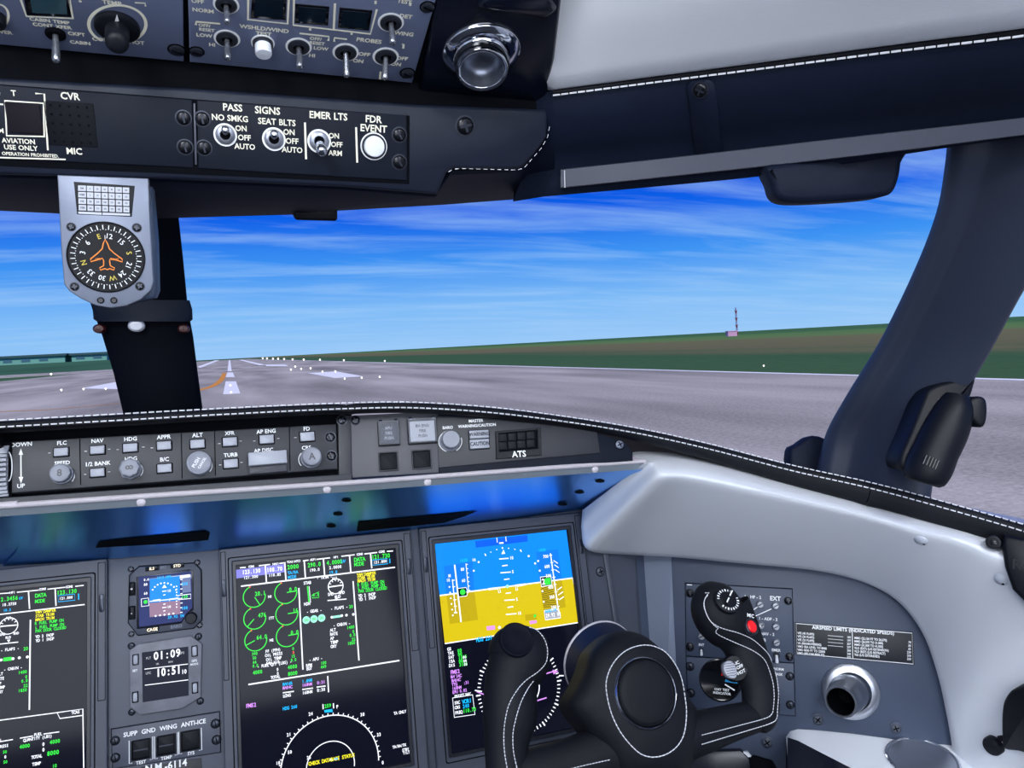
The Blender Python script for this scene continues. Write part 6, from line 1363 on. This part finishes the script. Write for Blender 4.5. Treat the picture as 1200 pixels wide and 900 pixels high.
# ================================================================== STANDBY COMPASS
cmp_ = thing('standby_compass', 'round magnetic compass with an orange aeroplane outline hanging from the overhead beam', 'compass', PF)
kF = PF.k(125, 300)
plate = [(67, 205), (174, 209), (176, 260), (180, 330), (177, 340), (165, 351), (148, 358.5), (130, 361), (112, 358), (95, 350), (81, 341), (75, 333), (71.5, 290), (69, 240)]
mb = MB(); mb.prism(PF.poly(plate), -0.012, 0.0, 0.0012); part('face_plate', mb, M['alu'], cmp_)
mb = MB(); mb.prism(PF.poly([(84, 215), (178, 218), (183, 282), (184.5, 340), (181, 349), (170, 352), (150, 357), (110, 355), (84, 340)], -0.013), -0.05, -0.013, 0.004); part('housing', mb, mat('housing_grey', (66, 80, 104), 0.5), cmp_)
a, b_ = PF.px(124.8, 301.5); R0 = 46.3*kF
mb = MB(); mb.lathe([(R0, -0.001), (R0, 0.0012), (R0*0.975, 0.0016), (R0*0.955, 0.0004), (0, 0.0004)], (a, b_, 0), 64); card = part('compass_card', mb, mat('compass_black', (12, 14, 20), 0.6, spec=0.25), cmp_)
mb = MB(); z = 0.0009
for i in range(72):
    t = math.radians(i*5+2.5); r1 = 0.90 if True else 0; r0 = 0.775 if i % 2 == 0 else 0.80
    if i % 2 == 0: mb.line((a+R0*r0*math.cos(t), b_+R0*r0*math.sin(t)), (a+R0*r1*math.cos(t), b_+R0*r1*math.sin(t)), 1.05*kF, z, 0)
    else: mb.quad(circ(a+R0*0.775*math.cos(t), b_+R0*0.775*math.sin(t), 0.62*kF, 6), z, 0)
for st, ang, mi in (('12', 80, 0), ('15', 48, 0), ('S', 12, 1), ('21', -22, 0), ('24', -52, 0), ('W', -78, 1), ('30', -104, 0), ('33', -134, 0), ('N', -165, 1), ('3', 168, 0), ('6', 138, 0), ('E', 105, 1)):
    t = math.radians(ang); mb.text(st, a+R0*0.60*math.cos(t), b_+R0*0.60*math.sin(t), 6.4*kF, z, mi, rot=t-math.pi/2, font=G_REG)
pl_ = [(0, 0.50), (0.055, 0.38), (0.09, 0.24), (0.20, 0.12), (0.40, -0.05), (0.40, -0.13), (0.10, -0.03), (0.075, -0.10), (0.085, -0.24), (0.19, -0.30), (0.17, -0.36), (0.06, -0.32), (0, -0.35)]
outl = [(x, y) for x, y in pl_] + [(-x, y) for x, y in reversed(pl_[1:-1])]
mb.pline([(a+R0*x, b_+R0*y) for x, y in outl], 1.35*kF, z, 2, closed=True); mb.line((a, b_+R0*0.48), (a, b_+R0*0.62), 0.7*kF, z, 0)
mb.text('LEFT', a-R0*0.21, b_-R0*0.055, 2.4*kF, z, 2); mb.text('RIGHT', a+R0*0.21, b_-R0*0.055, 2.4*kF, z, 2)
part('card_marks', mb, [M['print'], M['yellowp'], M['amberline']], card, 'stuff', smooth=0)
mb = MB(); mb.prism(PF.poly([(86.5, 213), (158, 218), (154.5, 254), (90.5, 251)]), -0.001, 0.001, 0.0004); ch = part('card_holder', mb, M['blackpl'], cmp_)
mb = MB(); cells = [91.2, 101.5, 110, 118.8, 127, 135, 143.5, 152]
for r in range(4):
    for c in range(7):
        y0 = 217.4 + r*7.6 + (cells[c]-91)*0.045; q = [(cells[c]+0.5+r*0.25, y0), (cells[c+1]-0.5+r*0.1, y0+0.35), (cells[c+1]-0.5+r*0.1, y0+6.7), (cells[c]+0.5+r*0.25, y0+6.4)]
        mb.quad(PF.poly(q), 0.0013, 0); 
        cx_, cy_ = PF.px((q[0][0]+q[1][0])/2, y0+3.4); mb.text(('FOR', 'STEER', 'FOR', 'STEER')[r] if c == 0 else str((c-1)*30+180*(r//2)+(0 if r % 2 == 0 else 2)), cx_, cy_, 2.2*kF, 0.0016, 1, sx=0.7)
mb.quad(PF.poly([(92, 248), (119.5, 249.2), (119.5, 252), (92, 250.6)]), 0.0013, 0); mb.quad(PF.poly([(120.5, 249.2), (152.5, 250.6), (152.5, 253), (120.5, 252)]), 0.0013, 0)
part('correction_card', mb, [mat('card_paper', (186, 190, 200), 0.6), M['strip']], ch, 'stuff', smooth=0)
for u, v in ((83.5, 266), (160.5, 267), (87.5, 336), (164, 335.5)): screw(cmp_, PF, u, v, 5.0, SCREWXB)
for u, v in ((118, 352), (133.5, 352)):
    a2, b2 = PF.px(u, v); mb = MB(); mb.lathe([(4.4*kF, 0.0004), (4*kF, 0.0012), (3.3*kF, 0.0008), (2.6*kF, 0.0002), (0, 0.0003)], (a2, b2, 0), 18); part('adjuster', mb, M['screwb'], cmp_)

# ================================================================== CONTROL WHEEL (YOKE)
yk = thing('control_yoke', 'black leather control yoke with white stitching and a round padded hub', 'control yoke', PY)
kY = PY.k(754, 808)
TUBES = []
def horn(name, rows, thick, c0=0.0, seg=28, sub=4):
    """rows: (u, v, half width px[, thickness factor]); swept leather tube in the wheel plane"""
    P_ = [Vector((*PY.px(r[0], r[1], c0), c0)) for r in rows]
    W_ = [Vector((r[2]*kY, r[2]*kY*(r[3] if len(r) > 3 else thick), 0)) for r in rows]
    P_ = smooth_open(P_, sub); W_ = smooth_open(W_, sub)
    mb = MB(); mb.tube(P_, [(max(w_.x, 0.0005), max(w_.y, 0.0005)) for w_ in W_], seg, up=(0, 0, 1)); TUBES.append((P_, W_))
    return part(name, mb, M['blackleather'], yk, smooth=75)
def surf(a, b):
    best = -0.02
    for P_, W_ in TUBES:
        for i in range(len(P_)-1):
            p, q = P_[i], P_[i+1]; d = Vector((q.x-p.x, q.y-p.y)); L2 = d.length_squared
            if L2 < 1e-12: continue
            t = max(0, min(1, ((a-p.x)*d.x + (b-p.y)*d.y)/L2)); cx, cy = p.x+d.x*t, p.y+d.y*t
            o = math.hypot(a-cx, b-cy); w_ = W_[i].lerp(W_[i+1], t)
            if o < w_.x*1.02:
                c = p.z + w_.y*math.sqrt(max(0.0, 1-min(1, o/w_.x)**2)); best = max(best, c)
    return best
def on_surf(u, v, lift=0.0005):
    c = 0.02
    for _ in range(4):
        a, b = PY.px(u, v, c); c = max(0.0, surf(a, b))
    return Vector((a, b, c+lift))
bar_l = horn('cross_bar', [(745, 872, 30), (715, 880, 27), (690, 889, 26), (660, 899, 25), (630, 908, 25), (605, 914, 24), (590, 916, 20)], 0.75)
horn_l = horn('horn', [(604, 965, 14), (600, 945, 20), (596, 915, 21.5), (594, 890, 21.5), (594, 868, 23), (597, 845, 27.5), (598, 822, 28), (598, 804, 26.8), (601, 790, 28.5), (605.5, 780, 31), (608.5, 770, 33), (608.5, 760, 32.5), (608.3, 750, 30), (608, 742, 24.5), (608, 736, 16), (608, 733, 7)], 0.82)
bar_r = horn('cross_bar', [(770, 872, 26), (800, 864, 24), (825, 857, 21.5), (860, 846, 18.5), (885, 840, 16), (900, 838, 12), (908, 837, 5)], 0.85)
horn_r = horn('horn', [(888, 856, 10), (889, 848, 17), (890.5, 836, 21), (891.5, 820, 21.8), (890, 806, 22), (886, 792, 23), (880, 778, 24.5), (875, 765, 25), (870, 753, 26), (864, 742, 29.5), (856, 731, 34.5), (849, 721, 37), (844.5, 713, 36.5), (844, 706, 33), (846, 699, 28), (848.5, 693, 20), (850.5, 688, 9)], 0.78)
def stitch(par, pts, m_, lift=0.0004):
    mb = MB(); L_ = smooth_open([Vector((u, v, 0)) for u, v in pts], 5); Q = [on_surf(p.x, p.y, lift) for p in L_]
    dashes(mb, Q, 0.0030, 0.0011, 0.00055); part('stitching', mb, m_, par, 'stuff')
cl_ = lambda L: [(560+x/5, 720+y/5) for x, y in L]
stitch(horn_l, cl_([(300, 75), (340, 88), (380, 130), (402, 178), (408, 230), (396, 288), (350, 338), (290, 380), (240, 430), (190, 510), (165, 590), (152, 690), (155, 800), (172, 910)]), M['thread'])
stitch(horn_l, cl_([(325, 390), (290, 440), (250, 520), (220, 620), (205, 700), (208, 800), (230, 910)]), M['thread'])
crr = lambda L: [(800+x/6.43, 675+y/6.43) for x, y in L]
stitch(horn_r, crr([(190, 145), (162, 180), (155, 230), (175, 290), (220, 350), (300, 395), (420, 430), (520, 475), (600, 540), (650, 595), (688, 665), (708, 745), (718, 830), (722, 900)]) + [(911, 830), (910, 842), (902, 848), (880, 855), (850, 864), (820, 873)], M['thread'])
stitch(horn_r, crr([(140, 135), (115, 180), (108, 240), (135, 325), (185, 395), (275, 448), (400, 505), (520, 558), (608, 622), (648, 700), (678, 800), (688, 900)]) + [(906, 830), (904, 837), (896, 842), (866.7, 850), (840, 857), (820, 862)], M['thread'])
stitch(bar_l, [(640, 910), (670, 900.5), (700, 893.5), (716, 890)], M['thread'])
# dark thumb pad in the top of the left horn
c_ = surf(*PY.px(607, 752, 0.02)); a, b_ = PY.px(605.5, 748.5, 0.024)
nrm = Vector((0, 0.30, 0.954)); ctr = on_surf(605.5, 749, 0.0)
X = align(ctr - nrm*0.004, ctr + nrm)
mb = MB(); mb.lathe([(18*kY, 0.0), (17.6*kY, 0.0042), (16.6*kY, 0.0048), (15.6*kY, 0.0040), (8*kY, 0.0044), (0, 0.0046)], seg=40, xf=X, cap=False); part('thumb_pad', mb, mat('thumb_pad_navy', (6, 9, 22), 0.6, spec=0.12), horn_l, smooth=60)
# ------------------------------------------------------------------ hub
hub_o = [(706, 748), (720, 740.5), (734, 739), (750, 743), (766, 753), (790, 778), (808, 818), (819, 836), (821, 872), (811, 896), (790, 915), (750, 922), (722, 908), (718, 898), (700, 874), (686, 858), (668, 836), (665, 822), (674, 806), (683, 786), (690, 765)]
egg_ = [(650+x/5, 720+y/5) for x, y in ((300, 430), (315, 340), (360, 262), (420, 210), (490, 184), (560, 182), (640, 215), (700, 285), (740, 370), (762, 480), (771, 590), (752, 715), (690, 798), (600, 835), (510, 822), (430, 750), (370, 665), (325, 560))]
disc_c = (757.5, 811.5)
def ring_px(pts, n=72):
    P_ = smooth_closed(pts, 6); res = []
    for i in range(n):
        t = 2*math.pi*i/n; best = None
        for j in range(len(P_)):
            (x0, y0), (x1, y1) = P_[j-1], P_[j]; dx_, dy_ = x1-x0, y1-y0; ct, st = math.cos(t), math.sin(t)
            den = ct*dy_ - st*dx_
            if abs(den) < 1e-9: continue
            rx, ry = x0-disc_c[0], y0-disc_c[1]; r = (rx*dy_ - ry*dx_)/den; s_ = (rx*st - ry*ct)/den
            if r > 0 and -1e-6 <= s_ <= 1+1e-6: best = max(best or 0, r)
        res.append((t, best or 30))
    return res
RO, RE = ring_px(hub_o), ring_px(egg_)
def hub_ring(f, c, sh=0.0):
    o = []
    for (t, ro), (_, re) in zip(RO, RE):
        r = ro + (re-ro)*f; o.append(Vector((*PY.px(disc_c[0]+r*math.cos(t), disc_c[1]+r*math.sin(t), c), c)))
    return o
rings = []
back_ = hub_ring(0.0, 0.0); cen = sum(back_, Vector())/72
rings.append([Vector((p.x*0.9+cen.x*0.1, p.y*0.9+cen.y*0.1, -0.05)) for p in back_]); rings.append([Vector((p.x, p.y, -0.03)) for p in back_])
rings += [hub_ring(0.0, 0.0), hub_ring(0.06, 0.010), hub_ring(0.22, 0.020), hub_ring(0.5, 0.028), hub_ring(0.78, 0.033), hub_ring(0.95, 0.0355), hub_ring(1.0, 0.0358), hub_ring(1.06, 0.0368)]
dc = Vector((*PY.px(*disc_c, 0.04), 0)); RD = 33.8*kY
rings.append([Vector((dc.x + RD*1.05*math.cos(-t), dc.y + RD*1.05*math.sin(-t), 0.0385)) for t, _ in RO])
mb = MB(); n = 72; vs_ = [p for r in rings for p in r]; fs = []
for i in range(len(rings)-1):
    for k_ in range(n):
        j = (k_+1) % n; fs.append((i*n+j, i*n+k_, (i+1)*n+k_, (i+1)*n+j))
fs.append(tuple(range(n))); mb.add(vs_, fs)
hub = part('hub', mb, M['blackleather'], yk, smooth=60)
mb = MB(); Q = [p + Vector((0, 0, 0.0006)) for p in hub_ring(1.0, 0.0360)]; Q.append(Q[0]); dashes(mb, Q, 0.0042, 0.0010, 0.0007); part('stitching', mb, M['thread'], hub, 'stuff')
mb = MB(); mb.lathe([(RD*1.06, 0.034), (RD*1.05, 0.0395), (RD*1.0, 0.0415), (RD*0.965, 0.0405), (RD*0.94, 0.036)], (dc.x, dc.y, 0), 64, cap=False); part('hub_ring', mb, mat('satin_ring', (190, 194, 204), 0.16, metal=1), hub, smooth=50)
mb = MB(); mb.lathe([(RD*0.945, 0.034), (RD*0.94, 0.0395), (RD*0.9, 0.0425), (RD*0.82, 0.0440), (RD*0.6, 0.0452), (RD*0.3, 0.0458), (0, 0.046)], (dc.x, dc.y, 0), 64, cap=False); part('hub_pad', mb, M['blackleather'], hub, smooth=60)
# column behind the hub
ydir = Vector((0, PY.ey.y, PY.n.y)); p0 = Vector((-0.006, 0.006, -0.02)); X = align(p0, p0 + ydir)
mb = MB(); mb.lathe([(0.052, 0.0), (0.0575, 0.02), (0.0575, 0.09)], seg=48, xf=X); part('column_shroud', mb, mat('shroud_navy', (20, 27, 52), 0.5, spec=0.3), yk)
mb = MB(); mb.lathe([(0.0577, 0.090), (0.0588, 0.091), (0.0588, 0.094), (0.053, 0.095)], seg=48, xf=X, cap=False); part('shroud_rim', mb, M['lip'], yk)
# ------------------------------------------------------------------ right horn controls
def on_horn(u, v, nrm=(0, 0.12, 0.99), sink=0.003):
    c = on_surf(u, v, 0.0); nn = Vector(nrm).normalized(); return align(c - nn*sink, c + nn)
X = on_horn(852.5, 703.5, (0.0, 0.32, 0.95), 0.004)
mb = MB(); mb.lathe([(15.5*kY, 0), (15.2*kY, 0.0052), (14.2*kY, 0.006), (0, 0.006)], seg=40, xf=X); dl = part('selector_dial', mb, M['blackpl'], horn_r)
Xi = X; mb = MB(); 
ex_l = Vector((X[0][0], X[1][0], X[2][0])); ey_l = Vector((X[0][1], X[1][1], X[2][1]))
def loc2(x, y):                                 # wheel-aligned 2D -> dial coordinates
    v = Vector((x, y, 0)); return (v.dot(ex_l), v.dot(ey_l))
mk = MB()
for i in range(22):
    if i in (1, 2, 11, 12): continue
    t = 2*math.pi*i/22; p, q = loc2(10.5*kY*math.cos(t), 10.5*kY*math.sin(t)), loc2(13.4*kY*math.cos(t), 13.4*kY*math.sin(t)); mk.line(p, q, (1.7 if i % 2 else 1.1)*kY, 0.0064)
mb.add(mk.v, mk.f, 0, X); part('dial_marks', mb, M['print'], dl, 'stuff', smooth=0)
kb_ = MB(); kb_.prism([loc2(x*kY, y*kY) for x, y in ((-8, -7.5), (-4.5, -9.5), (9, 4.5), (6, 8.5))], 0.006, 0.0125, 0.001); kq = MB(); kq.add(kb_.v, kb_.f, 0, X); kn = part('dial_grip', kq, M['blackpl'], dl)
kb_ = MB(); kb_.line(loc2(-7*kY, -5*kY), loc2(-1.5*kY, 0), 1.5*kY, 0.0129); kb_.line(loc2(0.5*kY, 2*kY), loc2(7*kY, 8*kY), 1.5*kY, 0.0129); kq = MB(); kq.add(kb_.v, kb_.f, 0, X); part('pointer', kq, M['print'], kn, smooth=0)
X = on_horn(879.8, 734.6, (0.25, 0.1, 0.96), 0.003)
mb = MB(); mb.lathe([(9.6*kY, 0), (9.4*kY, 0.0052), (8.4*kY, 0.0062), (7.2*kY, 0.0056), (7.0*kY, 0.004)], seg=32, xf=X, cap=False); rb_ = part('button_collar', mb, M['screw'], horn_r)
mb = MB(); mb.lathe([(6.6*kY, 0.0), (6.6*kY, 0.006), (5.6*kY, 0.0072), (0, 0.0076)], seg=28, xf=X); part('red_button', mb, M['red'], rb_, label='round red push button')
p = on_surf(879, 721.5, 0.0012); mb = MB(); mb.text('MIC', p.x, p.y, 4.0*kY, p.z, rot=-0.35); mb.text('A', p.x+9.5*kY, p.y-13*kY, 2.6*kY, p.z-0.001, rot=-0.6); part('lettering', mb, M['print'], horn_r, 'stuff', smooth=0)
# trim switch on the inner side of the horn
bp = Vector((*PY.px(862, 783, 0.012), 0.012)); nn = Vector((-0.30, 0.05, 0.95)).normalized(); X = align(bp - nn*0.012, bp + nn)
mb = MB(); mb.lathe([(14.5*kY, 0), (14.2*kY, 0.010), (13*kY, 0.0125), (0, 0.013)], seg=36, xf=X); tr = part('trim_switch_base', mb, M['blackpl'], horn_r, smooth=50)
gq = Vector((*PY.px(855.5, 784.5, 0.020), 0.020)); Xg = align(gq - nn*0.01, gq + nn)
ex_l = Vector((Xg[0][0], Xg[1][0], Xg[2][0])); ey_l = Vector((Xg[0][1], Xg[1][1], Xg[2][1]))
mb = MB(); pr = [loc2(x*kY, y*kY) for x, y in smooth_closed([(-7.5, 2), (-5.5, 7), (0, 9), (5, 7), (7, 2), (6.5, -5), (3, -9.5), (-3, -8.5), (-7, -4)], 3)]; tmp_ = MB(); tmp_.prism(pr, 0, 0.0125, 0.0015); mb.add(tmp_.v, tmp_.f, 0, Xg); tb = part('trim_thumb_pad', mb, M['btn'], tr, smooth=50)
mb = MB()
for i in range(6):
    y = -6+i*2.5; tmp_ = MB(); tmp_.line(loc2(-5.6*kY, y*kY), loc2(5.4*kY, (y-0.6)*kY), 0.6*kY, 0.0128); mb.add(tmp_.v, tmp_.f, 0, Xg)
for st, x, y in (('-IC', 11, 5), ('-OFF', 12.5, 0.5), ('-HOT', 12.5, -5)):
    tmp_ = MB(); xx, yy = loc2(x*kY, y*kY); r0_ = loc2(1, 0); tmp_.text(st, xx, yy, 3.4*kY, 0.0052, 1, rot=math.atan2(r0_[1], r0_[0])+0.2); mb.add(tmp_.v, tmp_.f, 1, Xg)
part('trim_marks', mb, [M['screw'], M['print']], tr, 'stuff', smooth=0)
